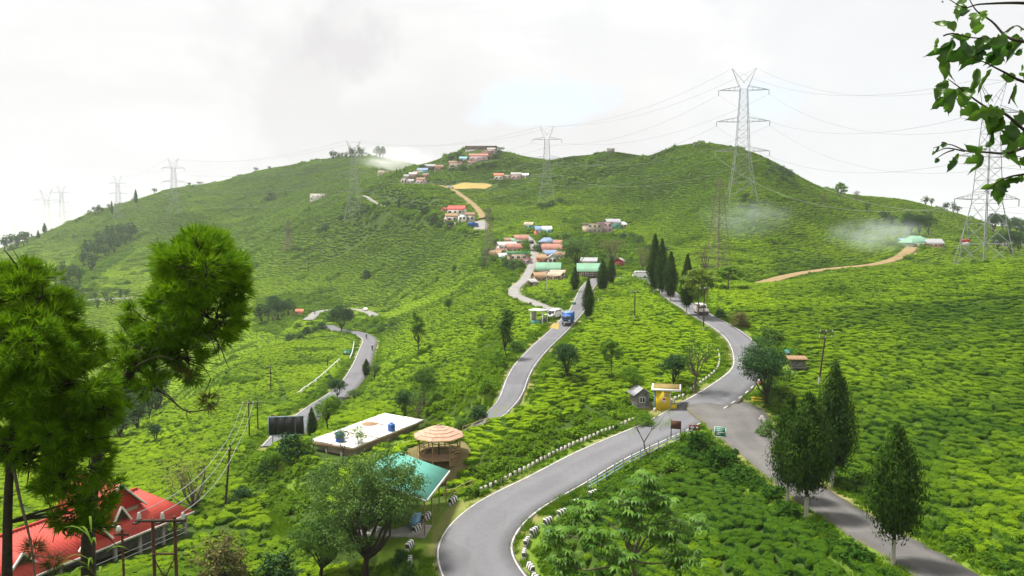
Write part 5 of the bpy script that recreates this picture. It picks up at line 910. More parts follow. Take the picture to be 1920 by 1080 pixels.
H_ = [
 (1017, 437, 27, 6, 9, 8, 'gable', 'blue_roof', 'orange', 'village house with a blue roof and orange wall, highest right of the street'),
 (1026, 438, 16, 4, 10, 0, 'shed', 'white', 'blue_pale', 'pale blue lean-to with a white roof against the highest blue roofed house'),
 (992, 431, 15, 4, 6, -10, 'gable', 'cream', 'teal', 'little hut with a beige roof left of the highest blue roofed house'),
 (1026, 460, 24, 6, 9, 12, 'hip', 'blue_roof', 'brown_wall', 'house with a pyramid-like blue hip roof in the right row of the village'),
 (1036, 474, 36, 6, 9, -5, 'gable', 'rose', 'cream', 'house with a long salmon red roof below the blue hip roof'),
 (1034, 482, 24, 4, 7, 10, 'shed', 'blue_roof', 'rose', 'low house with a patched blue sheet roof below the salmon roof'),
 (1036, 491, 18, 5, 11, 0, 'gabley', 'grey', 'white_dirty', 'greyish white gabled house wedged above the big green roof'),
 (1016, 490, 18, 4, 7, 10, 'shed', 'wood', 'orange', 'small orange walled shop with a brown roof at the street, above the green roof'),
 (1030, 512, 44, 7, 10, -6, 'gable', 'green_roof', 'brown_wall', 'broad house with the big pale green roof at the village entrance'),
 (1042, 525, 24, 5, 7, -18, 'shed', 'cream', 'brown_wall', 'brown house with a pinkish sheet roof, lowest right of the street'),
 (1012, 523, 22, 5, 10, 12, 'gable', 'wood', 'wood', 'brown wooden house at the corner of the village street'),
 (976, 458, 24, 6, 8, 10, 'gable', 'rose', 'cream', 'house with a dusty rose roof, highest left of the street'),
 (966, 462, 12, 4, 6, 10, 'shed', 'green_roof', 'cream', 'annexe with a small turquoise roof below the dusty rose roof'),
 (950, 470, 36, 5, 8, 22, 'gable', 'white_dirty', 'white_dirty', 'house with a long whitish sheet roof at the left of the village'),
 (964, 476, 28, 5, 8, 6, 'gable', 'rose', 'brown_wall', 'house with a reddish brown roof right above the green parapet'),
 (971, 493, 38, 6, 13, 4, 'flat', 'concrete', 'cream', 'flat-roofed house with a bright green parapet left of the street'),
 (930, 484, 20, 4, 7, -15, 'gable', 'wood', 'brown_wall', 'brown shed at the far left end of the village'),
 (944, 491, 16, 4, 6, 8, 'shed', 'white', 'teal', 'little shed with a white roof beside the green parapet house'),
 (986, 496, 18, 3, 6, 2, 'flat', 'rose', 'pink', 'low pink walled shop front below the green parapet house'),
 (1112, 437, 30, 7, 18, 12, 'flat', 'pink', 'cream', 'pale wing of the mauve house on the slope'),
 (1136, 436, 20, 7, 20, 12, 'flat', 'pink', 'pink', 'mauve two-storey house on the slope below the big hill'),
 (1150, 428, 26, 6, 11, 10, 'gable', 'grey', 'teal', 'teal walled house with a grey roof right behind the mauve house'),
 (1168, 426, 12, 4, 7, 10, 'shed', 'white', 'white_dirty', 'small white shed at the right end of the mauve house row'),
 (1107, 521, 44, 6, 14, -4, 'shed', 'green_roof', 'wood_dark', 'dark shed with a wide green sheet roof by the road junction'),
 (1106, 500, 28, 4, 8, -12, 'gable', 'grey', 'brown_wall', 'grey roofed shed behind the wide green sheet roof'),
 (1163, 499, 17, 3.5, 10, -20, 'gabley', 'white_dirty', 'red_wall', 'bright red hut with a white-edged gable left of the tallest cypress'),
 (856, 402, 32, 7, 9, -12, 'gable', 'red', 'white_dirty', 'white house with the bright red roof on the upper street'),
 (833, 400, 12, 5, 11, 10, 'flat', 'rose', 'orange', 'orange walled house left of the bright red roof'),
 (845, 413, 22, 5, 9, 18, 'gable', 'wood', 'white_dirty', 'white house with a brown roof below the bright red roof'),
 (866, 418, 15, 5, 14, 6, 'flat', 'white_dirty', 'white', 'narrow white house in the middle of the red roof cluster'),
 (880, 415, 17, 5, 12, 8, 'gable', 'brown_wall', 'white_dirty', 'white house at the street end of the red roof cluster'),
 (850, 423, 16, 4, 7, 20, 'flat', 'concrete', 'white_dirty', 'low white house at the lower left of the red roof cluster'),
 (757, 345, 12, 6, 10, 5, 'gabley', 'white_dirty', 'white_dirty', 'pale gabled house at the left corner of the upper hamlet'),
 (774, 336, 14, 6, 9, 0, 'gable', 'grey', 'brown_wall', 'grey roofed house in the upper hamlet'),
 (789, 341, 16, 6, 9, -15, 'gable', 'brown_wall', 'pink', 'brown roofed house at the track in the upper hamlet'),
 (768, 346, 12, 5, 6, 10, 'shed', 'grey', 'concrete', 'low grey shed beside the pale gabled house of the upper hamlet'),
 (792, 326, 19, 6, 8, -8, 'gable', 'blue_roof', 'teal', 'teal house with a blue roof at the top of the upper hamlet'),
 (806, 317, 18, 6, 7, 5, 'gable', 'grey', 'wood_dark', 'dark house behind the teal house of the upper hamlet'),
 (822, 318, 16, 5, 7, 5, 'gable', 'brown_wall', 'brown_wall', 'brown house between the upper hamlet and the knoll'),
 (854, 312, 25, 6, 7, 4, 'gable', 'brown_wall', 'cream', 'long brown house on the lower left of the knoll'),
 (868, 304, 13, 5, 6, 4, 'gable', 'blue_pale', 'white_dirty', 'house with a pale blue roof on the knoll'),
 (897, 303, 34, 6, 9, 2, 'gable', 'rose', 'pink', 'long pinkish house across the knoll'),
 (912, 295, 22, 6, 9, 2, 'flat', 'concrete', 'brown_wall', 'brown block behind the long pinkish house on the knoll'),
 (902, 283, 58, 7, 7, 0, 'flat', 'concrete', 'wood_dark', 'long dark flat-roofed building on the very top of the knoll'),
 (935, 337, 17, 7, 8, 0, 'gable', 'orange', 'white_dirty', 'white house with an orange roof at the end of the bare field'),
 (951, 335, 17, 6, 8, 0, 'flat', 'concrete', 'cream', 'long pale school-like block right of the orange roofed house'),
 (968, 335, 19, 6, 8, 0, 'gable', 'concrete', 'pink', 'pinkish grey house next to the pale block by the bare field'),
 (985, 332, 11, 5, 5, 0, 'gable', 'white', 'white_dirty', 'small white roofed hut at the right end of the field row'),
 (718, 330, 20, 6, 8, 2, 'flat', 'grey', 'cream', 'lone house on the saddle in front of the mist'),
 (595, 373, 29, 9, 11, 6, 'flat', 'cream', 'white_dirty', 'lone house with a big flat slab roof on the left ridge'),
 (1726, 459, 46, 8, 9, 14, 'hip', 'green_roof', 'white_dirty', 'cottage with a green hip roof beside the smoke'),
 (1705, 456, 14, 5, 8, 10, 'shed', 'blue_pale', 'blue_pale', 'pale blue annexe at the left of the green roofed cottage, in the smoke'),
 (1758, 464, 28, 5, 6, -14, 'shed', 'grey', 'brown_wall', 'grey lean-to stretching right of the green roofed cottage'),
 (1914, 460, 20, 7, 9, 0, 'gable', 'rose', 'white_dirty', 'red roofed white house cut by the right picture edge'),
 (1880, 466, 18, 6, 7, 0, 'gable', 'white_dirty', 'concrete', 'pale roofed house behind the right-hand pylon'),
 (1050, 487, 16, 4, 8, -8, 'shed', 'brown_wall', 'cream', 'brown shed squeezed between the green roof and the grey green tree'),
 (1008, 470, 10, 3, 6, 15, 'gable', 'grey', 'brown_wall', 'tiny grey roofed stall in the middle of the village street'),
 (954, 461, 14, 4, 7, 15, 'shed', 'brown_wall', 'brown_wall', 'dark brown shed above the long whitish sheet roof'),
 (1000, 533, 12, 3, 6, 18, 'shed', 'concrete', 'wood_dark', 'low dark hut below the brown wooden corner house'),
 (1046, 463, 14, 4, 7, -6, 'shed', 'rose', 'brown_wall', 'brown annexe right of the blue hip roof'),
 (1052, 522, 14, 4, 8, -10, 'shed', 'wood', 'pink', 'pinkish shed at the right end below the big green roof'),
 (938, 477, 12, 4, 6, 0, 'gable', 'brown_wall', 'concrete', 'grey hut behind the far left brown shed of the village'),
 (873, 408, 12, 4, 8, 10, 'shed', 'rose', 'concrete', 'grey house with a reddish roof right behind the bright red roof'),
 (838, 416, 10, 4, 6, 20, 'shed', 'brown_wall', 'brown_wall', 'dark shed left of the brown roof in the red roof cluster'),
 (781, 331, 12, 5, 7, -5, 'gable', 'brown_wall', 'concrete', 'brown roofed house in the middle of the upper hamlet'),
 (762, 336, 10, 4, 6, 10, 'gable', 'grey', 'concrete', 'small grey house on the left edge of the upper hamlet'),
 (797, 334, 11, 4, 6, -10, 'shed', 'brown_wall', 'brown_wall', 'dark shed right of the brown roofed house in the upper hamlet'),
 (884, 309, 14, 4, 5, 0, 'shed', 'brown_wall', 'brown_wall', 'low dark shed below the long pinkish house on the knoll'),
 (921, 290, 14, 5, 7, -4, 'gable', 'concrete', 'pink', 'pinkish house at the right end of the knoll top'),
 (558, 594, 14, 5, 9, 18, 'gable', 'orange', 'orange', 'small orange hut at the left end of the far road loop'),
]
for h in H_:
    g = 'parapet' in h[9] and 'green parapet left' in h[9]
    house(*h[:10], parapet='green_paint' if g else None, two='two-storey' in h[9] or 'wing' in h[9], nw=4 if h[2] > 40 else 3 if h[2] > 26 else 2)
def tank_box(u, v, wpx, hpx, label, open_=False):
    p = at(u, v); k = p.y / F; w, h = wpx * k, hpx * k; r = thing('concrete_tank', label, 'water tank', p); keep(p, w)
    if open_:
        for i, (x, y) in enumerate(((-1, -1), (1, -1), (1, 1), (-1, 1))): MB().box((x * w * .34, y * w * .34, h * .2), (.4, .4, h * 1.2)).build('pillar', M['concrete'], r)
        MB().box((0, 0, h * .9), (w, w, h * .35)).build('roof_slab', M['concrete'], r)
    else: MB().box((0, 0, h / 2 - .6), (w, w, h + 1.2)).build('tank_wall', M['stone'], r); MB().box((0, 0, h + .12), (w + .3, w + .3, .25)).build('lid', M['concrete'], r)
tank_box(1145, 287.5, 13, 7, 'square concrete tank on the small peak')
tank_box(1305, 270, 9, 6, 'small concrete shelter on the summit of the big hill', True)
# ---- house with the red roofs
def red_house():
    o = Vector((-33.6, 68.2, -27.2)); r = thing('red_roofed_house', 'large house with red sheet roofs and white-edged dormers at the lower left', 'house', o, math.radians(64)); 
    for x in (-8, -4, 0, 4): keep(o + Vector((x * .44 - 3, x * .9, 0)), 4.6)
    x0, x1 = -11.5, 6.5; wl = MB().box(((x0 + x1) / 2, 5.1, -2.2), (x1 - x0 - 1.0, 5.2, 4.6)).build('wall', M['stone'], r)
    rb = MB(); ribbed(rb, (x0, -.3, -.15), (x1 + .2, -.3, -.15), (x1 - 2.6, 3.9, 2.3), (x0, 3.9, 2.3), 52, .05); ribbed(rb, (x1, 8.1, -.1), (x0, 8.1, -.1), (x0, 3.86, 2.3), (x1 - 2.6, 3.86, 2.3), 52, .05); ribbed(rb, (x1 + .2, -.25, -.15), (x1 + .2, 8.1, -.1), (x1 - 2.6, 3.92, 2.3), (x1 - 2.6, 3.86, 2.3), 22, .05); rb.build('roof', M['red'], r)
    MB().bar((x0, 3.88, 2.36), (x1 - 2.6, 3.88, 2.36), .12).build('ridge_cap', M['red'], r); MB().box(((x0 + x1) / 2, -.36, -.22), (x1 - x0 + .5, .08, .2)).build('fascia', M['white_dirty'], r)
    def gable_roof(cx, half, y0, y1, ez, pz, nm):
        b = MB(); n = int((y1 - y0) / .3) + 3; ribbed(b, (cx + half, y0, ez), (cx + half, y1, ez), (cx - .02, y1, pz), (cx - .02, y0, pz), n, .04); ribbed(b, (cx - half, y1, ez), (cx - half, y0, ez), (cx + .02, y0, pz), (cx + .02, y1, pz), n, .04); g = b.build(nm, M['red'], r)
        f = MB(); f.add([(cx - half * .86, y0 + .25, ez + .12), (cx + half * .86, y0 + .25, ez + .12), (cx, y0 + .25, pz - .1)], [(0, 1, 2)]); f.build('gable_wall', M['red_wall'] if half > 1.2 else M['wood_dark'], g)
        e = MB(); e.bar((cx - half, y0 - .03, ez - .05), (cx, y0 - .03, pz - .02), .11); e.bar((cx + half, y0 - .03, ez - .05), (cx, y0 - .03, pz - .02), .11); e.build('barge_board', M['white'], g)
    gable_roof(.4, 2.6, 1.6, 7.4, 1.5, 4.1, 'tower_roof'); gable_roof(-.1, .95, .95, 3.2, .9, 2.35, 'dormer'); gable_roof(-3.2, 1.6, .2, 3.8, .15, 2.15, 'dormer'); gable_roof(-9.2, 1.0, .5, 3.4, .6, 1.7, 'dormer')
    MB().box((.4, 4.6, 1.0), (4.2, 5.2, 2.0)).build('tower_wall', M['cream'], r)
    for x in (-9, -6.5, -4, -1.5, 1, 3.5, 6): MB().box((x, .15, -2.0), (.28, .28, 3.8)).build('pillar', M['concrete'], r)
    MB().box(((x0 + x1) / 2, .9, -3.2), (x1 - x0, 2.2, 1.6)).build('veranda_floor', M['concrete'], r)
    for x in (-7.6, -5.2, -2.6, 0, 2.4, 4.6): window(r, x, 2.5, -1.2, 1.2, 1.1, fr='white_dirty')
    for z in (-1.5, -1.95): MB().bar((x0 + 1, .02, z), (x1 - .6, .02, z), .035).build('handrail', M['white'], r)
red_house()
# ---- flat white roof
def flat_roof():
    z = -25.2; L, B, R, Q = (np.array(k) for k in ((-23.7, 91.5), (-17.0, 105.0), (-11.3, 101.2), (-18.0, 88.0))); c = (L + R) / 2; r = thing('flat_roofed_building', 'low building with a large whitish flat concrete roof', 'building', (c[0], c[1], z)); o = np.array((c[0], c[1])); [keep((L + Q) / 2 * (1 - t) + (B + R) / 2 * t, 4.1) for t in (.1, .3, .5, .7, .9)]
    P = lambda s, t: (L + (Q - L) * s) * (1 - t) + (B + (R - B) * s) * t - o
    for s0, s1 in ((0, .5), (.5, 1)):
        for t0, t1 in ((0, .33), (.33, .67), (.67, 1)):
            g = .009; m = MB(); slab(m, [(*P(s, t), .02 * (s0 > .2)) for s, t in ((s0 + g * 2 * (s0 > 0), t0 + g), (s1 - g * 2 * (s1 < 1), t0 + g), (s1 - g * 2 * (s1 < 1), t1 - g), (s0 + g * 2 * (s0 > 0), t1 - g))], .16); m.build('roof_slab', M['roof_white'], r)
    m = MB(); slab(m, [(*P(s, t), -.17) for s, t in ((0.005, 0.005), (.995, .005), (.995, .995), (.005, .995))], .22); m.build('roof_beam', M['wood'], r)
    i = .1; m = MB(); slab(m, [(*P(s, t), -.40) for s, t in ((i, i * .5), (1 - i, i * .5), (1 - i, 1 - i * .5), (i, 1 - i * .5))], 4.5); m.build('wall', M['cream'], r)
    for t in (.0, .25, .5, .75, 1): MB().box((*P(.03, min(.98, max(.02, t))), -1.8), (.22, .22, 3.0)).build('pillar', M['concrete'], r)
    for s in (.35, .7): MB().box((*P(s, .03), -1.8), (.22, .22, 3.0)).build('pillar', M['concrete'], r)
    def tank(s, t, h, lab):
        q = P(s, t) + o; w = thing('water_tank', lab, 'water tank', (q[0], q[1], z + .03)); MB().lathe([(.0, 0), (h * .42, 0), (h * .44, h * .1), (h * .42, h * .3), (h * .44, h * .34), (h * .42, h * .55), (h * .44, h * .6), (h * .40, h * .78), (h * .2, h * .9), (0, h * .9)], 16).build('tank_body', M['blue'], w, True); MB().lathe([(h * .17, h * .885), (h * .17, h * .98), (0, h)], 12).build('lid', M['blue'], w)
    tank(.55, .09, 1.25, 'blue plastic water tank at the front edge of the white flat roof'); tank(.93, .55, 1.05, 'small blue water tank at the far right edge of the white flat roof')
    q = P(.28, .62) + o; m = MB(); n = 18; V = [(1.1 * math.cos(a) * (1 + .15 * math.sin(3 * a)), .9 * math.sin(a), .0) for a in np.arange(n) / n * 6.283] + [(.5 * math.cos(a), .4 * math.sin(a), .22) for a in np.arange(n) / n * 6.283] + [(0, 0, .3)]
    m.add(V, [(i, (i + 1) % n, n + (i + 1) % n, n + i) for i in range(n)]).add(V, [(n + i, n + (i + 1) % n, 2 * n) for i in range(n)]); x = m.build('sand_heap', M['wood'], None, True, (q[0], q[1], z + .02)); tag(x, 'flat brown heap of sand on the white flat roof', 'sand heap')
flat_roof()
# ---- round shelter
def gazebo():
    p = at(823, 848); r = thing('round_shelter', 'eight-sided wooden shelter with a pinkish shingle roof on the tea slope', 'gazebo', p, .2); keep(p, 3.5); n = 8; R = 2.62; zr = 2.15; A = [2 * math.pi * (i + .5) / n for i in range(n)]
    P = lambda i, q, z: np.array((q * R * math.cos(A[i % n]), q * R * math.sin(A[i % n]), z))
    for i in range(n):
        m = MB(); prof = [(1.0, 0), (.82, .27), (.62, .50), (.42, .70), (.22, .86), (.03, .98)]
        for k in range(len(prof) - 1):
            (qa, za), (qb, zb) = prof[k], prof[k + 1]; za += .05; zb -= .0; c = [P(i, qa, zr + za), P(i + 1, qa, zr + za), P(i + 1, qb, zr + zb), P(i, qb, zr + zb)]; slab(m, c, .07)
        m.build('roof_panel', M['shingle'], r)
        MB().bar(P(i, 1.02, zr + .05), P(i, .03, zr + 1.03), .05).build('hip_board', M['cream'], r); MB().bar(P(i, 1.0, zr - .03), P(i + 1, 1.0, zr - .03), .06).build('eave_board', M['bamboo'], r)
        MB().tube([P(i, .84, -.5), P(i, .84, zr + .18)], .065, 8).build('post', M['wood'], r)
        if i not in (4, 5):
            rl = MB(); [rl.bar(P(i, .84, z), P(i + 1, .84, z), .045) for z in (.3, .62, .92)]; rl.bar(P(i, .84, .3), P(i + 1, .84, .92), .035); rl.build('railing', M['bamboo'], r)
            sk = MB(); a, b = P(i, .86, .12), P(i + 1, .86, .12); sk.add([a, b, b - (0, 0, .75), a - (0, 0, .75)], [(0, 1, 2, 3)]); sk.build('skirt', M['wood'], r)
    m = MB(); V = [P(i, .86, .14) for i in range(n)] + [P(i, .86, .02) for i in range(n)] + [(0, 0, .14)]; m.add(V, [(i, (i + 1) % n, n + (i + 1) % n, n + i) for i in range(n)]).add(V, [(i, (i + 1) % n, 2 * n) for i in range(n)]); m.build('floor', M['wood'], r)
    MB().lathe([(.12, zr + .95), (.10, zr + 1.12), (0, zr + 1.2)], 8).build('finial', M['shingle'], r); MB().tube([(0, 0, .1), (0, 0, zr + 1)], .07, 8).build('centre_post', M['wood_dark'], r)
    b = MB(); [b.box((1.4 * math.cos(a), 1.4 * math.sin(a), .5), (.4, 1.0, .06), a) for a in (0, 1.2, 2.4)]; b.build('bench', M['wood'], r)
gazebo()
def ring_planter():
    p = at(818, 876); r = thing('ring_planter', 'round brown plank planter below the round shelter', 'planter', p); keep(p, 1.3)
    for i in range(10): a = 2 * math.pi * i / 10; MB().box((.95 * math.cos(a), .95 * math.sin(a), .22), (.10, .58, .62), a).build('plank', M['wood'], r)
    MB().lathe([(0, .3), (.88, .3)], 16).build('soil', M['dirt'], r); MB().tube(limb((0, 0, .2), (.1, 0, .9), .05), .03, 5).build('stake', M['wood_dark'], r)
ring_planter()
def rail_fence(pts, label, h=.95, m='bamboo', rails=(.45, .85), name='bamboo_fence', sp=1.5, rr=.035, pr=.045):
    P = at_many(pts); P = catmull(P, .2); L = np.concatenate([[0], np.cumsum(np.linalg.norm(np.diff(P, axis=0), axis=1))]); n = max(2, int(L[-1] / sp) + 1); q = np.stack([np.interp(np.linspace(0, L[-1], n), L, P[:, k]) for k in (0, 1)], 1); z = Hs(q[:, 0], q[:, 1]); o = np.array((q[0, 0], q[0, 1], z[0])); r = thing(name, label, 'fence', tuple(o)); Q = np.column_stack([q, z]) - o
    pm = None
    for k in Q:
        if pm is None: pm = MB().tube([(0, 0, -.25), (0, 0, h)], pr, 6).mesh('fence_post', M[m])
        inst('post', pm, r, tuple(k))
    for zz in rails:
        for a, b in zip(Q[:-1], Q[1:]): MB().tube([a + (0, 0, zz), b + (0, 0, zz)], rr, 6).build('rail', M[m], r)
    return r
rail_fence([(850, 926), (860, 914), (872, 905), (888, 894)], 'bamboo fence climbing from the green roof to the tea, by the road'); rail_fence([(832, 925), (842, 926), (850, 926)], 'short bamboo fence across the front of the green roofed pavilion')
rail_fence([(868, 805), (885, 800), (900, 797), (916, 796)], 'low bamboo fence in the tea behind the round shelter'); rail_fence([(768, 872), (780, 864), (797, 852)], 'bamboo handrail leading up to the round shelter', rails=(.9,))
# ---- pavilion with the green roof
def pavilion():
    a = math.atan2(-7.5, -1.2); o = Vector((-5.7, 70.6, -22.3)); r = thing('green_roofed_pavilion', 'open pavilion with a teal green sheet roof beside the bend', 'pavilion', o, a); keep((-8.5, 68), 4.5); keep((-9.0, 65), 4.2); keep((-13, 67), 4.0); L = 7.8; w = 4.6; g = min(Hz(-6, 70), Hz(-7, 64), Hz(-9, 67)) - o.z
    # local x runs along the road-side eave towards the viewer, local y (negative) away from the road
    s = MB(); ribbed(s, (0, 0, 0), (L, 0, 0), (L, -w, 1.45), (0, -w, 1.45), 26, .04); ribbed(s, (L, -w - 1.7, .92), (0, -w - 1.7, .92), (0, -w + .02, 1.45), (L, -w + .02, 1.45), 26, .04)
    s.v = [np.array([(x, y, z) for x, y, z in V]) for V in s.v]; s.build('roof', M['teal'], r); MB().bar((0, -w, 1.5), (L, -w, 1.5), .09).build('ridge_cap', M['teal'], r)
    MB().box((L / 2, .05, -.06), (L + .1, .06, .2)).build('fascia', M['white'], r)
    for x in (-.04, L + .04):
        b = MB(); b.bar((x, 0, -.06), (x, -w, 1.42), .07); b.bar((x, -w - 1.7, .88), (x, -w, 1.42), .07); b.build('barge_board', M['white'], r)
    for x in (.25, 2.7, 5.2, L - .3):
        for y, zt in ((-.25, .05), (-w - 1.5, .95)): MB().tube([(x, y, g - .4), (x, y, zt)], .06, 8).build('post', M['wood'], r)
    MB().box((L / 2, -(w + 1.7) / 2, g - .1), (L - .2, w + 1.3, .5)).build('floor', M['concrete'], r); MB().box((L / 2, -w - 1.1, g + 1.0), (L - 1.0, .15, 1.8)).build('back_wall', M['white_dirty'], r); MB().box((L * .7, -1.6, g + .55), (1.6, .6, .8)).build('counter', M['blue_pale'], r)
pavilion()
# ---- yellow kiosk
def kiosk():
    p = at(1247, 760); r = thing('yellow_kiosk', 'open-fronted yellow kiosk with a flat roof beside the road', 'kiosk', p, math.radians(-12)); keep(p, 3.0); w, d, h = 1.9, 2.5, 2.15
    MB().box((-.25, -d / 2, h / 2 - .2), (w - .3, .14, h + .4)).build('side_wall', M['yellow'], r); MB().box((-.25, d / 2, h / 2 - .2), (w - .3, .14, h + .4)).build('side_wall', M['yellow'], r); MB().box((-w / 2 - .22, 0, h / 2 - .2), (.14, d - .16, h + .4)).build('back_wall', M['blue_pale'], r)
    MB().box((w / 2 - .1, -d / 2 + .18, .2), (.95, .16, .75)).build('low_wall', M['yellow'], r); MB().box((.35, -.05, .38), (.5, d - .5, .12)).build('bench', M['blue_pale'], r)
    MB().box((w / 2 + .12, .45, .40), (.1, d - 1.4, .75)).build('front_panel', M['blue_pale'], r)
    for y in (-d / 2 + .08, d / 2 - .08): MB().box((w / 2 - .40, y, h / 2), (.15, .15, h)).build('post', M['white'], r)
    MB().box((.12, 0, h + .13), (3.3, 3.2, .24)).build('roof_slab', M['white'], r); MB().box((.12, 0, h + .27), (2.95, 2.85, .05)).build('roof_top', M['dirt_roof'], r)
    for x, z, c, sx, sz in ((-.10, 1.05, 'white', .40, .62), (-.08, 1.18, 'red_wall', .30, .22), (-.10, .82, 'red_wall', .12, .10), (.12, 1.62, 'grey', .42, .30)): MB().box((x, -d / 2 - .075 - (.006 if c == 'red_wall' else 0), z), (sx, .012, sz)).build('poster', M[c], r)
M['dirt_roof'] = mat('mossy_roof', (.27, .20, .06), .95, .2, 1.5)
kiosk()
house(1201, 766, 27, 1.8, 14, 12, 'gabley', 'grey', 'stone', 'little hut with a grey sheet roof left of the yellow kiosk', rise=.34, nw=1, name='small_hut', cat='hut', dr=False)
def bus_shelter():
    p = at(1011, 612); r = thing('white_shelter', 'white flat-roofed shelter beside the middle road', 'shelter', p, math.radians(-28)); keep(p, 2.6); w, d, h = 2.5, 2.2, 2.5
    for x in (-1, 1):
        for y in (-1, 1): MB().box((x * (w / 2 - .1), y * (d / 2 - .1), h / 2 - .2), (.14, .14, h + .4)).build('post', M['white'], r)
    MB().box((0, 0, h + .08), (w + .5, d + .5, .2)).build('roof_slab', M['white'], r); MB().box((-w / 2 + .1, 0, h * .45), (.08, d - .36, h * .9)).build('back_wall', M['white_dirty'], r)
    MB().box((-.3, -d / 2 + .1, .35), (w - .9, .1, .75)).build('low_panel', M['teal'], r); MB().box((-.35, 0, .55), (.5, d - .5, .1)).build('bench', M['wood'], r)
bus_shelter()
def stone_store():
    p = at(1494, 690); r = thing('stone_shelter', 'small rough stone shelter with a flat plank roof in the tea', 'shelter', p, math.radians(-6)); keep(p, 2.0)
    for i in range(4):
        for j in range(6): MB().box((-.75 + j * .30 + .05 * (i % 2), -.55, .16 + i * .30), (.27 + .03 * ((i * j) % 3), .36, .26), .05 * (j % 3)).build('stone', M['stone'], r)
    MB().box((0, .25, .55), (1.6, 1.1, 1.4)).build('wall', M['stone'], r)
    for j in range(6): MB().box((-1.05 + j * .42 + .0, 0, 1.34), (.39, 2.0, .12), 0, .10).build('plank', M['wood'], r)
    MB().box((0, -.95, 1.22), (2.5, .1, .14)).build('roof_beam', M['wood_dark'], r)
stone_store()
# ---------------------------------------------------------------- signs and boards
def sign(u, v, w, h, zc, label, face, posts, name='road_sign', rz=0, marks=(), border=None, cat='sign', pm='grey', tilt=0):
    p = at(u, v); r = thing(name, label, cat, p, math.radians(rz)); z = zc
    for x in posts: MB().box((x, .05, z * .5 + .05 - .15), (.08, .08, z + .1 + .3)).build('post', M[pm], r)
    b = MB().box((0, 0, z), (w, .05, h)).build('board', M[face], r)
    if border: q = MB(); [q.box((0, -.03, z + s * (h / 2 - .04)), (w, .02, .06)) for s in (-1, 1)]; [q.box((s * (w / 2 - .04), -.03, z), (.06, .02, h - .16)) for s in (-1, 1)]; q.build('border', M[border], b)
    for x, zz, sx, sz in marks: MB().box((x, -.034, z + zz), (sx, .014, sz)).build('lettering', M['white'], b)
    return r
sign(1350, 833, 1.10, 1.0, 1.35, 'green sign with a white border on two pale legs at the fork', 'sign_green', (-.3, .3), rz=-22, border='white', marks=((0, .28, .7, .07), (-.08, .12, .6, .07), (.05, -.05, .7, .07), (-.15, -.22, .4, .07)), pm='white_dirty')
sign(1477, 667, .95, .78, .65, 'small green sign with white lettering in the tea beside the plank roof', 'sign_green', (-.3, .3), rz=-8, marks=((-.08, .14, .55, .09), (-.02, -.04, .62, .09), (-.15, -.2, .35, .06)))
sign(651, 676, 2.1, 1.4, 1.1, 'green and white sign at the lay-by of the valley road', 'sign_green', (-.7, .7), rz=14, marks=((-.5, .1, .8, .5), (.4, .2, .7, .12), (.4, -.1, .6, .12)))
sign(1267, 818, 1.05, .85, 1.6, 'thin steel frame board standing at the railing of the bend', 'rust', (-.48, .48), name='frame_board', marks=(), rz=-20, pm='wood_dark')
sign(1302, 803, 1.15, .62, .42, 'low rusty red name board at the edge of the junction', 'rust', (-.4, .4), rz=-10, name='red_board', marks=((-.2, .04, .35, .16), (.28, .04, .22, .16)), border='red_wall')
sign(1427, 734, .5, .5, .95, 'small red plate on a white post at the roadside under the bluish tree', 'red_wall', (0,), rz=-10, pm='white')
sign(1076, 573, .9, .6, .5, 'faded green plate in the tea left of the road, near the slim cypress', 'green_roof', (-.3, .3), rz=10)
def billboard(u, v, w, h, z, label, face, rz, frame, n):
    p = at(u, v); r = thing('billboard', label, 'billboard', p, math.radians(rz)); gx = z
    for i in range(n): MB().box((-w / 2 + w * (i + .5) / n, 0, gx), (w / n - .02, .05, h)).build('panel', M[face], r)
    f = MB(); [f.box((0, -.04, gx + s * h / 2), (w + .1, .10, .09)) for s in (-1, 1)]; [f.box((s * (w / 2 + .03), -.04, gx), (.09, .10, h - .09)) for s in (-1, 1)]; f.build('frame', M[frame], r)
    for x in (-w * .4, 0, w * .4): MB().box((x, .12, gx / 2 - .2), (.1, .1, gx + h * .6)).build('post', M['steel'], r)
    MB().bar((-w * .4, .13, gx - h * .3), (w * .4, .13, gx + h * .3), .035).build('brace', M['steel'], r)
billboard(538, 846, 4.2, 2.3, 1.95, 'black backed billboard with a pale frame at the valley road', 'black', 8, 'rail_blue', 4)
billboard(516, 822, 1.3, 1.9, 2.2, 'narrow rusty brown board behind the black billboard', 'rust', -35, 'rust', 2)
def yellow_barrier():
    p = at(1419, 753); r = thing('yellow_barrier', 'yellow two-bar barrier on a post at the junction', 'barrier', p, math.radians(-15))
    for z in (.55, .85): MB().box((0, 0, z), (1.2, .08, .14)).build('bar', M['yellow'], r)
    for x in (-.35, .3): MB().box((x, .06, .4), (.09, .09, 1.2)).build('post', M['wood'], r)
yellow_barrier()
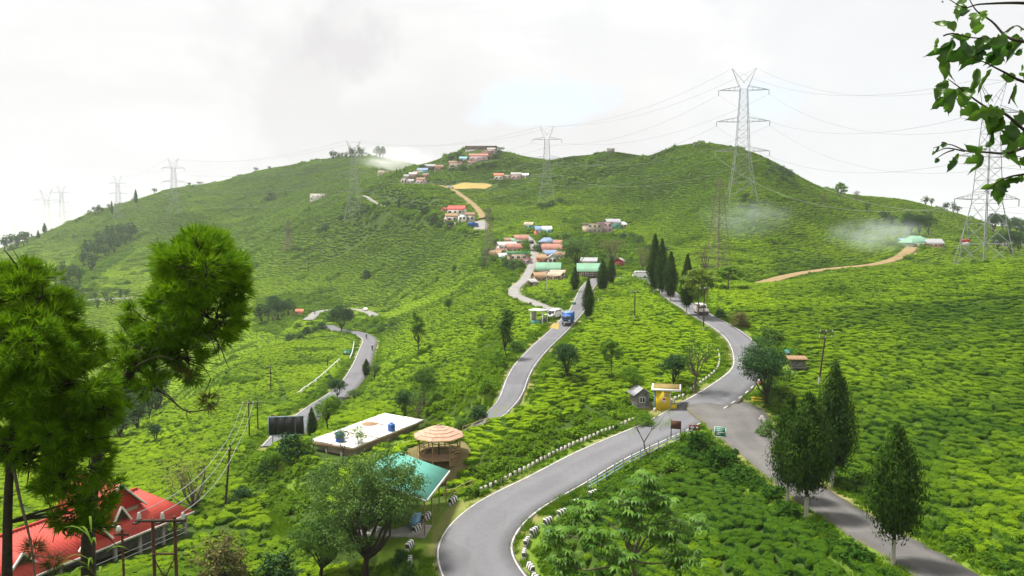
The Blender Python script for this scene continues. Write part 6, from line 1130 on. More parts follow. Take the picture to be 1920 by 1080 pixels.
# ---------------------------------------------------------------- kerbs, railings, walls
def along(r, off, px0, px1, sp):
    """places beside a road between two picture points, a fixed step apart"""
    a, b = at_many([px0, px1]); P = r['P']; i, j = sorted([((P[:, :2] - k) ** 2).sum(1).argmin() for k in (a, b)]); q, ang = offs(r, np.full(j - i + 1, off), i, j + 1); L = np.concatenate([[0], np.cumsum(np.linalg.norm(np.diff(q[:, :2], axis=0), axis=1))]); t = np.arange(0, L[-1], sp)
    return [(np.interp(k, L, q[:, 0]), np.interp(k, L, q[:, 1]), np.interp(k, L, ang)) for k in t]
def rough_block(w, d, h, seed):
    rr = np.random.default_rng(seed); mb = MB(); mb.box((0, 0, h / 2 - .12), (w, d, h + .24)); V = mb.v[0]; V[:, :2] *= np.where(V[:, 2:3] > 0, .86, 1); V += rr.normal(0, .012, V.shape); return mb
KB = [rough_block(.25, .20, .47, i).mesh('kerb_stone', M['white_dirty']) for i in range(4)]
for i, (x, y, a) in enumerate(along(main_road, -4.15, (905, 930), (1225, 795), .62)): o = inst('kerb_stone', KB[i % 4], None, (x, y, Hz(x, y)), a + random.uniform(-.08, .08)); tag(o, 'white kerb stone in the close row under the tea, left of the bend', 'kerb stone', 'kerb stones left of the bend')
for i, (x, y, a) in enumerate(along(main_road, -3.9, (1275, 775), (1380, 660), .95)): o = inst('kerb_stone', KB[i % 4], None, (x, y, Hz(x, y)), a + random.uniform(-.1, .1), (1.3, 1, .8)); tag(o, 'white kerb stone along the inside of the upper curve, by the yellow kiosk', 'kerb stone', 'kerb stones of the upper curve')
SB = [rough_block(1.25, .32, .62, 10 + i).mesh('striped_block', M['stripe']) for i in range(3)]
def blocks(lst, label, group, s=1.0):
    for i, (u, v, rz) in enumerate(lst): p = at(u, v); o = inst('striped_block', SB[i % 3], None, (p.x, p.y, p.z), math.radians(rz), (s, s, s)); tag(o, label, 'kerb block', group); keep(p, .9)
blocks([(850, 941, 58), (801, 985, 62), (782, 1012, 66), (769, 1044, 74), (769, 1073, 92)], 'black and white striped block on the outer edge of the near bend', 'striped blocks outside the bend')
blocks([(983, 1030, 84), (988, 1006, 72), (1002, 985, 58), (1028, 963, 48), (1055, 948, 44), (1085, 931, 42), (1113, 914, 42), (995, 1056, 110), (1005, 1078, 118)], 'black and white striped block on the grassy inside of the near bend', 'striped blocks inside the bend', .95)
def guard_rail():
    pts = along(main_road, 3.75, (1105, 905), (1288, 806), 1.35); o = pts[0]; z0 = Hz(o[0], o[1]); r = thing('pipe_railing', 'blue grey pipe railing along the inside of the bend', 'railing', (o[0], o[1], z0)); Q = [np.array((x - o[0], y - o[1], Hz(x, y) - z0)) for x, y, a in pts]; pm = MB().tube([(0, 0, -.3), (0, 0, 1.15)], .05, 6).mesh('railing_post', M['rail_blue'])
    for q in Q: inst('post', pm, r, tuple(q))
    for zz in (.30, .62):
        for a, b in zip(Q[:-1], Q[1:]): MB().tube([a + (0, 0, zz), b + (0, 0, zz)], .045, 5).build('rail', M['rail_blue'], r)
guard_rail()
rail_fence([(558, 745), (590, 722), (612, 705), (637, 687)], 'white railing along the lay-by of the valley road', .9, 'white', (.4, .8), 'white_railing', 2.4, .10, .08); rail_fence([(656, 682), (661, 668), (664, 648)], 'white railing beside the green and white sign', .9, 'white', (.4, .8), 'white_railing', 2.4, .10, .08)
def stone_wall():
    pts = along(side_road, -2.75, (1420, 780), (1470, 860), .42); o = pts[0]; z0 = Hz(o[0], o[1]); r = thing('stone_wall', 'crumbling low stone wall on the right of the grey side road', 'wall', (o[0], o[1], z0)); ms = [rough_block(.44, .32, .34, 40 + i).mesh('wall_stone', M['stone' if i else 'concrete']) for i in range(4)]
    for k in range(2):
        for i, (x, y, a) in enumerate(pts):
            if k and (i * 7) % 5 == 0: continue
            q = inst('stone', ms[(i * 3 + k) % 4], r, (x - o[0] + .2 * k * math.cos(a), y - o[1] + .2 * k * math.sin(a), Hz(x, y) - z0 + .36 * k), a + random.uniform(-.15, .15)); 
stone_wall()
# ---------------------------------------------------------------- poles and power lines
def wire(a, b, sag, label, group, rad=.03, n=18):
    a = np.array(a); b = np.array(b); t = np.linspace(0, 1, n)[:, None]; P = a + (b - a) * t; P[:, 2] -= 4 * sag * (t * (1 - t))[:, 0]; o = P[0].copy(); w = MB().tube(P - o, rad, 4, cap=False).build('power_line', M['wire'], None, False, tuple(o)); return tag(w, label, 'power line', group)
def pole(u, v, top, label, arms=(.92,), aw=1.6, lean=0, m='wood_dark', white=0.0, thick=.11):
    p = at(u, v); k = p.y / F; h = (v - top) * k * 1.01; r = thing('wooden_pole', label, 'pole', p); lx = lean * k; MB().tube([(0, 0, -.3), (lx * .5, 0, h * .5), (lx, 0, h)], [thick, thick * .9, thick * .75], 7).build('shaft', M[m], r, True)
    if white: MB().tube([(0, 0, -.05), (lx * white, 0, h * white)], thick * 1.12, 7, cap=False).build('painted_foot', M['white_dirty'], r)
    tips = []
    for q in arms:
        MB().box((lx * q, -.1, h * q), (aw, .10, .10)).build('crossarm', M[m], r)
        for s in (-.45, 0, .45): MB().lathe([(.0, 0), (.05, .02), (.07, .09), (.04, .14), (.06, .2), (0, .26)], 6, (lx * q + s * aw, -.1, h * q + .05)).build('insulator', M['ceramic'], r); tips.append(np.array(p) + (lx * q + s * aw, -.1, h * q + .3))
    return tips
pole(1534, 727, 618, 'dark wooden pole with a pale foot on the right tea slope', arms=(.96, .86), lean=12, white=.18); pole(1190, 601, 543, 'thin wooden pole in the middle of the tea triangle', white=.15); pole(1319, 626, 540, 'dark pole beside the yellow green umbrella tree', arms=(.95,), white=.12)
pole(508, 736, 684, 'thin pole in the tea above the black billboard'); pa = pole(468, 829, 757, 'left pole of the pair on the left tea slope'); pole(484, 815, 754, 'right pole of the pair on the left tea slope'); pb = pole(422, 952, 829, 'leaning wooden pole with a crossarm on the left slope', lean=13, thick=.12)
pole(578, 510, 478, 'thin pole on the bright hillside', thick=.16); pole(614, 690, 668, 'thin post above the white railing of the lay-by', arms=()); pole(1025, 545, 505, 'pale concrete pole at the village entrance', m='white_dirty', arms=(.95,)); pole(1100, 570, 558, 'short white post at the left road', m='white', arms=(), thick=.1); pole(1122, 566, 557, 'short white post in the tea right of the slim cypress', m='white', arms=(), thick=.1); pole(1129, 564, 556, 'second short white post right of the slim cypress', m='white', arms=(), thick=.1)
def h_frame():
    d = 40.0; a, b = px3(290, 1080, d), px3(331, 1080, d); zt = px3(310, 975, d)[2]; g0, g1 = Hz(a[0], d), Hz(b[0], d); r = thing('twin_pole_frame', 'rusty twin-pole frame carrying three white insulators at the lower edge', 'pole', (a[0], d, g0)); w = b[0] - a[0]
    MB().tube([(0, 0, -.4), (0, 0, zt - g0 + .1)], .085, 8).build('shaft', M['rust'], r); MB().tube([(w, 0, g1 - g0 - .4), (w, 0, zt - g0 + .2)], .085, 8).build('shaft', M['rust'], r); z = zt - g0
    MB().box((w / 2 - .1, -.12, z), (2.6, .10, .13)).build('crossarm', M['wood_dark'], r); MB().box((w / 2, -.12, z - 1.75), (w, .07, .08)).build('crossarm', M['rust'], r); MB().bar((0, -.1, z - 1.9), (w / 2, -.1, z - 3.1), .035).build('brace', M['rust'], r); MB().bar((w, -.1, z - 1.9), (w / 2, -.1, z - 3.1), .035).build('brace', M['rust'], r)
    tips = []
    for x in (-.75, .45, 1.5):
        MB().lathe([(0, 0), (.07, .02), (.12, .10), (.07, .16), (.11, .22), (.06, .3), (.08, .36), (0, .42)], 10, (w / 2 - .1 + x - .35, -.12, z + .06)).build('insulator', M['ceramic'], r, True); MB().tube([(w / 2 + x - .45, -.14, z - .05), (w / 2 + x - .62, -.2, z - .12), (w / 2 + x - .75, -.2, z - .1)], .06, 6).build('clamp', M['black'], r); tips.append(np.array((a[0] + w / 2 - .1 + x - .35, d - .12, zt + .45)))
    q = px3(232, 1075, 38); g = Hz(q[0], 38); s = thing('service_pole', 'single rusty pole with one white insulator before the red roof', 'pole', (q[0], 38, g)); hh = px3(232, 992, 38)[2] - g; MB().tube([(0, 0, -.3), (0, 0, hh)], .06, 7).build('shaft', M['rust'], s); MB().lathe([(0, 0), (.09, .03), (.13, .14), (.09, .3), (0, .36)], 10, (-.14, -.05, hh - .15)).build('insulator', M['ceramic'], s, True)
    for k in (-1.2, -.9): MB().box((0, -.05, hh + k * .25), (.7, .06, .06)).build('crossarm', M['rust'], s)
    return tips
ht = h_frame()
for t, e, nm in zip(ht, pb, ('left', 'middle', 'right')): wire(t, e, .8, '%s wire of the three from the twin-pole frame up to the leaning pole' % nm, 'wires to the leaning pole', .022)
for t, e, nm in zip(pb, pa, ('left', 'middle', 'right')): wire(t, e, .6, '%s wire of the three from the leaning pole to the pair of poles' % nm, 'wires to the pair of poles', .02)
# ---- pylons
def lattice(mb, lv, r):
    """X-braced faces between square sections (half width, height)"""
    for (w0, z0), (w1, z1) in zip(lv[:-1], lv[1:]):
        c0 = [(-w0, -w0, z0), (w0, -w0, z0), (w0, w0, z0), (-w0, w0, z0)]; c1 = [(-w1, -w1, z1), (w1, -w1, z1), (w1, w1, z1), (-w1, w1, z1)]
        for i in range(4): j = (i + 1) % 4; mb.bar(c0[i], c1[j], r, 3); mb.bar(c0[j], c1[i], r, 3); mb.bar(c1[i], c1[j], r, 3)
def pylon_parts(H, steel, thick=1.0, arm=.19):
    b0 = .105 * H; lv = [(b0, 0), (.085 * H, .12 * H), (.068 * H, .23 * H), (.052 * H, .34 * H)]; z = .34; w = .052
    while z < .84: z += .0625; w = .052 - .026 * (z - .34) / .52; lv.append((w * H, z * H))
    top = lv[-1]; P = []; R = .13 * thick; r = .052 * thick
    for sx, sy in ((-1, -1), (1, -1), (1, 1), (-1, 1)): m = MB(); [m.bar((sx * a, sy * a, za), (sx * b, sy * b, zb), R * (1.0 if za < .3 * H else .8)) for (a, za), (b, zb) in zip(lv[:-1], lv[1:])]; m.bar((sx * b0, sy * b0, -2.5), (sx * b0, sy * b0, 0), R * 1.4); P.append(('leg', m.mesh('pylon_leg', M[steel])))
    m = MB(); lattice(m, lv, r)
    for (w0, z0), (w1, z1) in zip(lv[:3], lv[1:4]): pass
    P.append(('bracing', m.mesh('pylon_bracing', M[steel]))); tips = []
    for zc, la in ((.83, arm), (.59, arm * 1.06), (.36, arm * 1.08)):
        wz = np.interp(zc * H, [q[1] for q in lv], [q[0] for q in lv]); wu = np.interp(zc * H + .035 * H, [q[1] for q in lv], [q[0] for q in lv])
        for s in (-1, 1):
            m = MB(); tip = (s * la * H, 0, zc * H + .004 * H); 
            for sy in (-1, 1): m.bar((s * wz, sy * wz, zc * H), tip, R * .7); m.bar((s * wu, sy * wu, zc * H + .035 * H), tip, R * .6)
            for t in (.25, .5, .75):
                q = [np.array((s * wz, sy * wz, zc * H)) * (1 - t) + np.array(tip) * t for sy in (-1, 1)] + [np.array((s * wu, sy * wu, zc * H + .035 * H)) * (1 - t) + np.array(tip) * t for sy in (-1, 1)]; m.bar(q[0], q[2], r, 3); m.bar(q[1], q[3], r, 3); m.bar(q[0], q[1], r, 3)
            P.append(('crossarm', m.mesh('pylon_crossarm', M[steel]))); tips.append(tip)
            P.append(('insulator', MB().tube([tip, (tip[0], tip[1], tip[2] - .038 * H)], .13 * thick, 5).mesh('pylon_insulator', M['wire'])))
    for s in (-1, 1):
        m = MB(); t = (s * .092 * H, 0, H); 
        for c in ((s * top[0], -top[0], top[1]), (s * top[0], top[0], top[1]), (-s * top[0] * .3, 0, top[1] + .045 * H)): m.bar(c, t, R * .6)
        for q in (.3, .6): m.bar(np.array((s * top[0], -top[0], top[1])) * (1 - q) + np.array(t) * q, np.array((-s * top[0] * .3, 0, top[1] + .045 * H)) * (1 - q) + np.array(t) * q, r, 3)
        P.append(('earth_wire_peak', m.mesh('pylon_peak', M[steel]))); tips.append(t)
    return P, tips
PYL = pylon_parts(50.0, 'steel')
def pylon(u, v, top, label, yaw, dist=None, zoff=0):
    p = at(u, v)
    if dist: s, t = pix_st(u, v); p = Vector((float(s) * dist, dist, Hz(float(s) * dist, dist)))
    tp = px3(u, top, p.y)[2] - p.z; k = tp / 50.0; r = thing('pylon', label, 'pylon', p, math.radians(yaw)); r.scale = (k, k, k)
    for n, me in PYL[0]: inst(n, me, r)
    c, s = math.cos(math.radians(yaw)), math.sin(math.radians(yaw)); keep(p, 2.0); return [np.array((p.x + k * (x * c - y * s), p.y + k * (x * s + y * c), p.z + k * z)) for x, y, z in PYL[1]]
P0 = pylon(1845, 500, 150, 'pylon at the right, half behind the hanging leaves', 12, 200.0); P1 = pylon(1390, 373, 128, 'tallest looking pylon on the flank of the big hill', -8); P2 = pylon(1025, 383, 237, 'pylon on the slope left of the small peaks', -6); P3 = pylon(665, 414, 264, 'pylon on the left ridge before the hilltop trees', -4)
P4 = pylon(328, 405, 297, 'pylon on the left hillside, third from the left on the hill', 5); P5 = pylon(223, 409, 330, 'pylon on the left hillside, second from the left on the hill', 8); P6 = pylon(118, 432, 348, 'pylon standing on the left skyline', 10, 985); P7 = pylon(90, 440, 355, 'faintest pylon, in the cloud left of the skyline pylon', 10, 1150); P8 = pylon(27, 470, 408, 'pylon at the far left where the hill meets the cloud', 10, 1010)
def spans(A, B, sag, txt, grp, rad=.045):
    for i, (a, b) in enumerate(zip(A, B)):
        nm = ('top left', 'top right', 'middle left', 'middle right', 'lower left', 'lower right', 'left earth', 'right earth')[i]; dz = np.array((0, 0, -1.9 if i < 6 else 0)); wire(a + dz, b + dz, sag * (.8 if i > 5 else 1), '%s wire of the span %s' % (nm, txt), grp, rad, 26)
spans(P0, P1, 9, 'from the right-hand pylon to the tallest one', 'wires right of the tallest pylon'); spans(P1, P2, 8, 'from the tallest pylon to the small peaks', 'wires left of the tallest pylon'); spans(P2, P3, 8, 'between the small peaks and the left ridge', 'wires across the knoll', .05)
spans(P3, P4, 9, 'along the left hill, nearer half', 'wires along the left hill', .05); spans(P4, P5, 7, 'along the left hill, farther half', 'far wires along the left hill', .05)
PX = [p + np.array((150, -60, 4)) for p in P0]; spans(P0, PX, 7, 'leaving the right-hand pylon to the right', 'wires leaving to the right')
def mast(u, v, top, wpx, label, steel, arms=((.95, .5), (.80, .6), (.65, .5)), th=.9):
    p = at(u, v); H = px3(u, top, p.y)[2] - p.z; b = wpx / 2 * p.y / F; r = thing('lattice_mast', label, 'mast', p, .5); lv = [(b * (1 - .82 * q), q * H) for q in np.linspace(0, 1, 15)]; R = .08 * th
    for sx, sy in ((-1, -1), (1, -1), (1, 1), (-1, 1)): m = MB(); [m.bar((sx * a, sy * a, za), (sx * c, sy * c, zb), R) for (a, za), (c, zb) in zip(lv[:-1], lv[1:])]; m.build('leg', M[steel], r)
    m = MB(); lattice(m, lv, R * .55); m.build('bracing', M[steel], r)
    for z, l in arms:
        for s in (-1, 1): m = MB(); w = b * (1 - .82 * z); [m.bar((s * w, sy * w, z * H), (s * (w + l * b), 0, z * H + .1), R * .8) for sy in (-1, 1)]; m.bar((s * w, 0, (z + .03) * H), (s * (w + l * b), 0, z * H + .1), R * .6); m.build('crossarm', M[steel], r)
mast(1346, 512, 336, 34, 'slender brownish lattice mast at the foot of the big hill', 'steel_brown', ((.93, .9), (.80, 1.1), (.67, .9))); mast(917, 498, 388, 22, 'grey lattice mast at the left end of the village', 'steel_brown', ((.95, .8), (.82, .9))); mast(541, 470, 412, 14, 'small faint lattice mast on the left hillside', 'steel_brown', ((.92, 1.2), (.75, 1.2)), 1.3)
def box_mast():
    d = 186.0; s_, t_ = pix_st(1808, 500); x = float(s_) * d; g = Hz(x, d); r = thing('box_mast', 'small trestle with a red and white box left of the right-hand pylon', 'mast', (x, d, g)); H = px3(1808, 418, d)[2] - g; zb = px3(1808, 458, d)[2] - g
    for s in (-1, 1):
        MB().bar((s * 1.5, 0, -.5), (s * .2, 0, H), .09).build('leg', M['steel'], r)
    MB().box((0, -.3, zb), (1.4, .7, 1.2)).build('box', M['white_dirty'], r); MB().box((0, -.3, zb + .85), (1.6, .8, .5)).build('box_cover', M['red_wall'], r); MB().bar((-.9, 0, H * .4), (.9, 0, H * .4), .06).build('crossbar', M['steel'], r)
box_mast()
# ---------------------------------------------------------------- vehicles and riders
def body_prism(mb, prof, w, tum=.86, z_t=None):
    """car body: a side outline (x, z) given width, narrowing above the waist"""
    n = len(prof); zm = max(z for _, z in prof); V = []
    for s in (-1, 1):
        for x, z in prof: k = 1 if z < (z_t or zm * .6) else tum; V.append((x, s * w / 2 * k, z))
    mb.add(V, [(i, (i + 1) % n, n + (i + 1) % n, n + i) for i in range(n)]); c = np.mean(prof, axis=0)
    for o, s in ((0, -1), (n, 1)): mb.add(V[o:o + n] + [(c[0], s * w / 2, c[1] * .9)], [(i, (i + 1) % n, n) for i in range(n)])
    return mb
def wheel(r, x, y, rad, w=.2):
    t = MB().tube([(x, y - w / 2, rad), (x, y + w / 2, rad)], rad, 12).build('wheel', M['tyre'], r); s = 1 if y > 0 else -1; MB().tube([(x, y + s * w * .4, rad), (x, y + s * w * .56, rad)], rad * .55, 10).build('rim', M['grey'], t)
def car(x, y, z, rz, paint, label, kind='suv', pitch=0, cat='car', name='parked_car', group=None):
    r = thing(name, label, cat, (x, y, z), rz, group)
    if kind == 'suv': prof = [(-2.0, .35), (2.0, .35), (2.05, .62), (1.98, .92), (1.05, 1.02), (.55, 1.62), (.4, 1.72), (-1.75, 1.72), (-1.95, 1.55), (-2.02, .9)]; w, H = 1.7, 1.72; wins = [(.50, -.35), (-.42, -1.15), (-1.22, -1.8)]; wz = (1.08, 1.55)
    elif kind == 'van': prof = [(-2.2, .3), (2.1, .3), (2.2, .6), (2.1, .95), (1.5, 1.75), (1.3, 1.9), (-2.1, 1.9), (-2.25, 1.7), (-2.25, .6)]; w, H = 1.75, 1.9; wins = [(1.25, .45), (.38, -.75), (-.82, -1.95)]; wz = (1.1, 1.62)
    else: prof = [(-2.0, .3), (2.0, .3), (2.08, .55), (1.95, .78), (.95, .92), (.3, 1.42), (-.95, 1.45), (-1.6, 1.0), (-2.05, .92), (-2.08, .5)]; w, H = 1.65, 1.45; wins = [(.38, -.3), (-.36, -1.05)]; wz = (.95, 1.32)
    body_prism(MB(), prof, w, .86, 1.0).build('body', M[paint], r)
    for s in (-1, 1):
        for a, b in wins: MB().box(((a + b) / 2, s * (w / 2 * .875 + .012), (wz[0] + wz[1]) / 2), (a - b, .05, wz[1] - wz[0])).build('side_window', M['glass'], r)
        for xx in (-1.3, 1.3): wheel(r, xx, s * (w / 2 - .09), .34 if kind != 'car' else .30)
        MB().lathe([(0, 0), (.11, .0), (.09, .05), (0, .06)], 10).build('headlight', M['lamp'], r); h = r.children[-1] if False else None
        MB().box((2.04, s * w * .33, .74), (.06, .28, .16)).build('headlight', M['lamp'], r); MB().box((-2.06, s * w * .38, .8), (.06, .16, .24)).build('tail_light', M['red_wall'], r)
    xs = {'suv': (.80, 1.32, .62), 'van': (1.82, 1.35, .72), 'car': (.62, 1.17, .62)}[kind]; m = MB().box((xs[0] + .04, 0, xs[1]), (.05, w * .76, xs[2] * 1.0), 0, 0, -math.atan2(.55 if kind != 'van' else .42, .6)); m.build('windscreen', M['glass'], r); MB().box((2.08, 0, .45), (.12, w * .95, .16)).build('bumper', M['black'], r); return r
def on_road(u, v, off=0.0, r=None):
    r = r or main_road; p = at_many([(u, v)])[0]; P = r['P']; i = int(((P[:, :2] - p) ** 2).sum(1).argmin()); i = min(max(i, 1), len(P) - 2); T = P[i + 1, :2] - P[i - 1, :2]; a = math.atan2(T[1], T[0]); q = offs(r, np.full(len(P), off))[0][i]; return q[0], q[1], q[2] + .04, a
x, y, z, a = on_road(1318, 584, .2); car(x, y, z, a + math.pi, 'white_dirty', 'pale jeep coming down the upper road under the umbrella tree', 'suv', name='oncoming_jeep', cat='jeep')
x, y, z, a = on_road(1199, 521, .6); car(x, y, z, math.pi * .98, 'white', 'white van parked on the upper road left of the tallest cypress', 'van', name='parked_van', cat='van')
p = at(1037, 600); car(p.x, p.y, p.z + .03, math.radians(-120), 'white', 'white off-road car parked behind the white shelter', 'suv')
x, y, z, a = on_road(840, 353, 0, dirt_track); car(x, y, z + .1, .3, 'white', 'white car on the dirt track by the bare field', 'suv')
p = at(996, 456); car(p.x, p.y, p.z + .1, 1.4, 'black', 'dark car parked in the village street', 'car'); p = at(779, 345); car(p.x, p.y, p.z + .1, .4, 'white', 'white car parked in the upper hamlet', 'car')
x, y, z, a = on_road(686, 583, 0, loop_road); car(x, y, z, a, 'white', 'whitish car on the far road loop', 'car')
def truck(u, v, rz, label, s=1.0, loc=None):
    p = loc or at(u, v); r = thing('blue_truck', label, 'truck', (p[0], p[1], p[2] + .04), rz); r.scale = (s, s, s)
    body_prism(MB(), [(1.2, .5), (2.6, .5), (2.68, .9), (2.55, 1.3), (2.25, 2.0), (2.1, 2.1), (1.2, 2.1)], 1.8, .92, 1.3).build('cab', M['blue'], r); MB().box((-.85, 0, 1.5), (3.9, 1.95, 1.75)).build('cargo_box', M['blue'], r); MB().box((-.85, 0, 2.42), (4.0, 2.02, .10)).build('cargo_roof', M['blue_roof'], r)
    for i in range(7):
        for sy in (-1, 1): MB().box((-2.6 + i * .58, sy * .985, 1.5), (.07, .06, 1.7)).build('rib', M['blue'], r)
    MB().box((0, 0, .55), (4.6, .8, .18)).build('chassis', M['black'], r); MB().box((2.50, 0, 1.62), (.05, 1.5, .58), 0, 0, -.40).build('windscreen', M['glass'], r); MB().box((2.68, 0, .62), (.12, 1.8, .24)).build('bumper', M['grey'], r); MB().box((2.66, 0, 1.05), (.04, 1.1, .3)).build('grille', M['black'], r)
    for sy in (-1, 1): MB().box((2.66, sy * .72, .98), (.06, .24, .2)).build('headlight', M['lamp'], r); MB().box((1.75, sy * .875, 1.65), (.7, .05, .5)).build('side_window', M['glass'], r); [wheel(r, xx, sy * .8, .42, .26) for xx in (1.75, -1.7)]
x, y, z, a = on_road(1060, 608, -.6); truck(0, 0, a, 'blue box truck on the middle road opposite the white shelter', .85, (x, y, z)); p = at(887, 427); truck(0, 0, .15, 'dark blue truck parked below the red roof cluster', 1.0, (p.x, p.y, p.z + .1))
def motorcycle(loc, rz, label, paint, group=None, s=1.0):
    r = thing('motorcycle', label, 'motorcycle', loc, rz, group)
    for x in (-.65, .68): t = MB(); an = np.linspace(0, 2 * math.pi, 15); t.tube(np.stack([x + .27 * np.cos(an), 0 * an, .31 + .27 * np.sin(an)], 1), .05, 6, cap=False); w = t.build('wheel', M['tyre'], r); MB().tube([(x, -.06, .31), (x, .06, .31)], .16, 10).build('hub', M['grey'], w)
    MB().tube([(.12, 0, .92), (.35, 0, .95), (.5, 0, .85)], [.12, .16, .08], 8).build('fuel_tank', M[paint], r, True); MB().box((-.35, 0, .84), (.75, .26, .10)).build('seat', M['black'], r); MB().box((.05, 0, .48), (.42, .28, .34)).build('engine', M['grey'], r); f = MB(); f.bar((.68, .07, .31), (.5, .09, 1.0), .03); f.bar((.68, -.07, .31), (.5, -.09, 1.0), .03); f.bar((-.65, .1, .31), (-.2, .1, .75), .03); f.bar((-.65, -.1, .31), (-.2, -.1, .75), .03); f.bar((.5, 0, .8), (-.3, 0, .7), .04); f.build('frame', M['wire'], r)
    MB().tube([(.42, -.36, 1.06), (.52, -.12, 1.02), (.52, .12, 1.02), (.42, .36, 1.06)], .02, 5).build('handlebar', M['grey'], r); MB().lathe([(0, 0), (.09, .02), (.09, .1), (0, .12)], 8, (.62, 0, .88)).build('headlight', M['lamp'], r); MB().tube([(.0, -.16, .32), (-.75, -.18, .42)], .045, 6).build('exhaust', M['grey'], r)
    return r
def person(loc, rz, label, pose, shirt, trousers):
    """one continuous skinned figure"""
    J = {'ride': dict(pel=(-.25, 0, .92), ch=(-.12, 0, 1.32), nk=(-.08, 0, 1.46), hd=(-.04, 0, 1.62), top=(-.03, 0, 1.72), sh=(-.11, .19, 1.38), el=(.1, .27, 1.16), wr=(.36, .28, 1.08), ha=(.42, .30, 1.07), hip=(-.22, .11, .90), kn=(.2, .2, .76), an=(-.02, .2, .36), to=(.14, .21, .32)),
         'stand': dict(pel=(0, 0, .94), ch=(0, 0, 1.34), nk=(0, 0, 1.48), hd=(.02, 0, 1.62), top=(.02, 0, 1.72), sh=(0, .20, 1.40), el=(.0, .26, 1.12), wr=(.06, .27, .88), ha=(.08, .27, .78), hip=(0, .1, .90), kn=(.03, .11, .50), an=(-.01, .12, .09), to=(.14, .13, .04))}[pose]
    names = ['pel', 'ch', 'nk', 'hd', 'top']; V = [J[k] for k in names]; R = [.15, .15, .055, .10, .075]; E = [(0, 1), (1, 2), (2, 3), (3, 4)]
    for s in (1, -1):
        m = lambda k: (J[k][0], J[k][1] * s, J[k][2]); i = len(V); V += [m('sh'), m('el'), m('wr'), m('ha')]; R += [.065, .048, .036, .04]; E += [(1, i), (i, i + 1), (i + 1, i + 2), (i + 2, i + 3)]; i = len(V); V += [m('hip'), m('kn'), m('an'), m('to')]; R += [.10, .068, .045, .04]; E += [(0, i), (i, i + 1), (i + 1, i + 2), (i + 2, i + 3)]
    me = bpy.data.meshes.new('person_body'); me.from_pydata(V, E, []); o = bpy.data.objects.new('person', me); COL.objects.link(o); o.location = loc; o.rotation_euler = (0, 0, rz); o.modifiers.new('skin', 'SKIN'); o.modifiers.new('smooth', 'SUBSURF').levels = 1
    if not me.skin_vertices: bpy.context.view_layer.objects.active = o
    sk = me.skin_vertices[0].data if me.skin_vertices else None
    if sk:
        for k, rr in enumerate(R): sk[k].radius = (rr, rr); sk[k].use_root = k == 0
    me.materials.append(M[shirt]); tag(o, label, 'person'); h = J['hd']; MB().lathe([(0, -.02), (.115, -.02), (.125, .05), (.09, .13), (0, .16)], 10, (h[0], h[1], h[2] + .02)).build('helmet' if pose == 'ride' else 'hair', M['black' if pose != 'ride' else trousers], o, True)
    return o
for u, v, off, lab, c, sh in ((693, 635, -.8, 'rider in a dark jacket on the valley road, near the bend', 'red_wall', 'shirt'), (697, 655, 1.6, 'rider in a dark top on the right edge of the valley road', 'black', 'black'), (590, 590, 0, 'distant rider on the far road loop', 'black', 'shirt')):
    q = on_road(u, v, off, low_road if u > 600 else loop_road); motorcycle(q[:3], q[3], 'motorcycle under the ' + lab, c); person(q[:3], q[3], lab, 'ride', sh, 'white')
for i, (u, v) in enumerate(((1017, 611), (1023, 608), (1027, 603))): p = at(u, v); motorcycle((p.x, p.y, p.z + .02), math.radians(-120 + 10 * i), ('motorcycle parked nearest the viewer beside the white shelter', 'motorcycle parked in the middle beside the white shelter', 'motorcycle parked nearest the white off-road car')[i], ('black', 'grey', 'black')[i], 'motorcycles by the white shelter')
p = at(1028, 604); person((p.x + .3, p.y - .2, p.z), 1.0, 'person in a dark top standing by the motorcycles at the shelter', 'stand', 'shirt', 'black'); 
def patch(name, px, m, r, dz):
    P = np.array([list(k) for k in at_many(px)]); mb = MB(); c = P.mean(0); Q = r['P']; zz = [Q[((Q[:, :2] - k) ** 2).sum(1).argmin(), 2] + dz for k in P]; zc = Q[((Q[:, :2] - c) ** 2).sum(1).argmin(), 2] + dz; n = len(P); mb.add([(*k, z_) for k, z_ in zip(P, zz)] + [(*c, zc)], [(i, (i + 1) % n, n) for i in range(n)]); o = mb.build(name, M[m]); o['kind'] = 'structure'
patch('yellow_road_patch', [(1030, 618), (1038, 609), (1049, 609), (1047, 620)], 'ochre', main_road, .06)
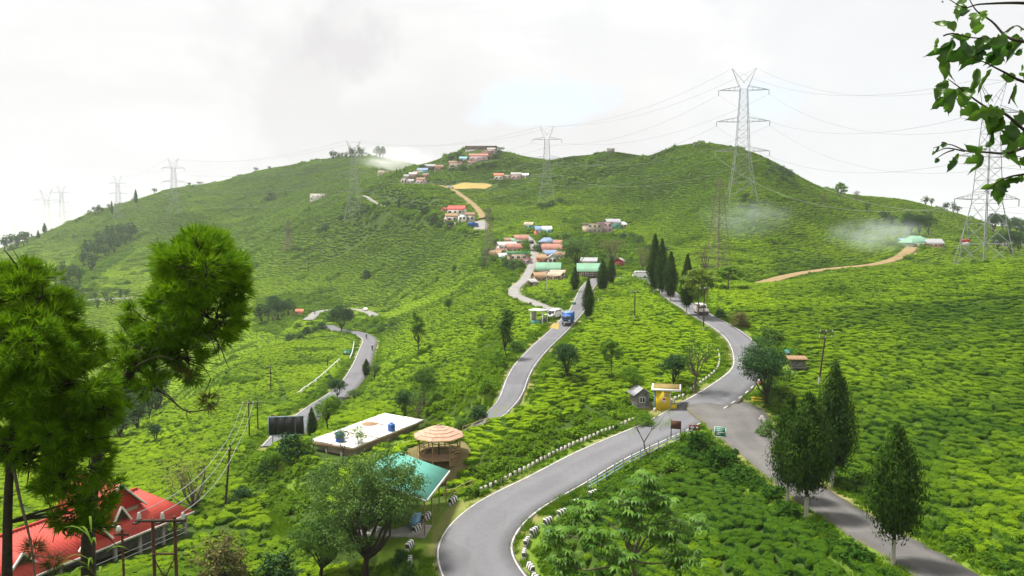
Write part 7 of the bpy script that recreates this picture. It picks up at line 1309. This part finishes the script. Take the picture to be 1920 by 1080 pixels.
# ---------------------------------------------------------------- ground cover, air and smoke
plant_ground()
def volume(name, mesh_fn, density, color, label, noise=None, kind='stuff', an=.2):
    m = bpy.data.materials.new(name); m.use_nodes = True; nt = m.node_tree; nt.nodes.clear(); N = nt.nodes.new; L = nt.links.new; out = N('ShaderNodeOutputMaterial'); pv = N('ShaderNodeVolumePrincipled'); pv.inputs['Color'].default_value = (*color, 1); pv.inputs['Anisotropy'].default_value = an; pv.inputs['Density'].default_value = density; L(pv.outputs[0], out.inputs['Volume'])
    if noise:
        t = N('ShaderNodeTexCoord'); n = N('ShaderNodeTexNoise'); n.inputs['Scale'].default_value = noise[0]; n.inputs['Detail'].default_value = 5; mp = N('ShaderNodeMapping'); mp.inputs['Scale'].default_value = noise[1]; L(t.outputs['Object'], mp.inputs[0]); L(mp.outputs[0], n.inputs['Vector'])
        ln = N('ShaderNodeVectorMath'); ln.operation = 'LENGTH'; L(t.outputs['Object'], ln.inputs[0]); f = N('ShaderNodeMapRange'); f.interpolation_type = 'SMOOTHSTEP'; f.inputs[1].default_value = 1.0; f.inputs[2].default_value = .15; f.inputs[3].default_value = 0; f.inputs[4].default_value = 1; L(ln.outputs['Value'], f.inputs[0])
        r = N('ShaderNodeMapRange'); r.inputs[1].default_value = .38; r.inputs[2].default_value = .68; L(n.outputs[0], r.inputs[0]); a = N('ShaderNodeMath'); a.operation = 'MULTIPLY'; L(f.outputs[0], a.inputs[0]); L(r.outputs[0], a.inputs[1]); b = N('ShaderNodeMath'); b.operation = 'MULTIPLY'; L(a.outputs[0], b.inputs[0]); b.inputs[1].default_value = density; L(b.outputs[0], pv.inputs['Density'])
    o = mesh_fn(m); o['kind'] = kind; 
    if label: o['label'] = label
    return o
def sphere_at(name, c, s, rz):
    def fn(m):
        mb = MB(); k = 16; mb.lathe([(math.sin(a), -math.cos(a)) for a in np.linspace(0.001, math.pi - .001, 10)], k); o = mb.build(name, m); o.location = c; o.scale = s; o.rotation_euler = (0, 0, rz); return o
    return fn
zlo = float(GZ.min()); zhi = 88.0
volume('haze', lambda m: MB().box((0, 1640, (zlo - 1.5 + zhi) / 2), (12400, 3500, zhi - zlo + 1.5)).build('haze', m), HAZE, (.93, .96, 1.0), 'pale haze hanging over the hills', an=.0)
c = px3(735, 306, 800); volume('mist', sphere_at('mist', tuple(c + (4, 0, 2)), (46, 60, 18), 0), .040, (1, 1, 1), 'white mist drifting over the saddle below the hilltop trees', (2.2, (1, 1, .7)))
c = px3(1645, 440, 285); volume('smoke', sphere_at('smoke', tuple(c), (22, 11, 8), 0), .080, (.82, .89, 1), 'bluish smoke drifting left from the green roofed cottage', (2.3, (1.4, 1, .6)))
c = px3(1400, 408, 275); volume('smoke', sphere_at('smoke', tuple(c), (20, 12, 9), 0), .034, (.82, .89, 1), 'thin smoke veil before the foot of the tallest pylon', (2.4, (1, 1, .8)))
c = px3(35, 425, 985); volume('mist', sphere_at('mist', tuple(c), (150, 70, 46), 0), .016, (1, 1, 1), 'white cloud lying against the far left slope round the faint pylons', (1.6, (1, 1, .7)))
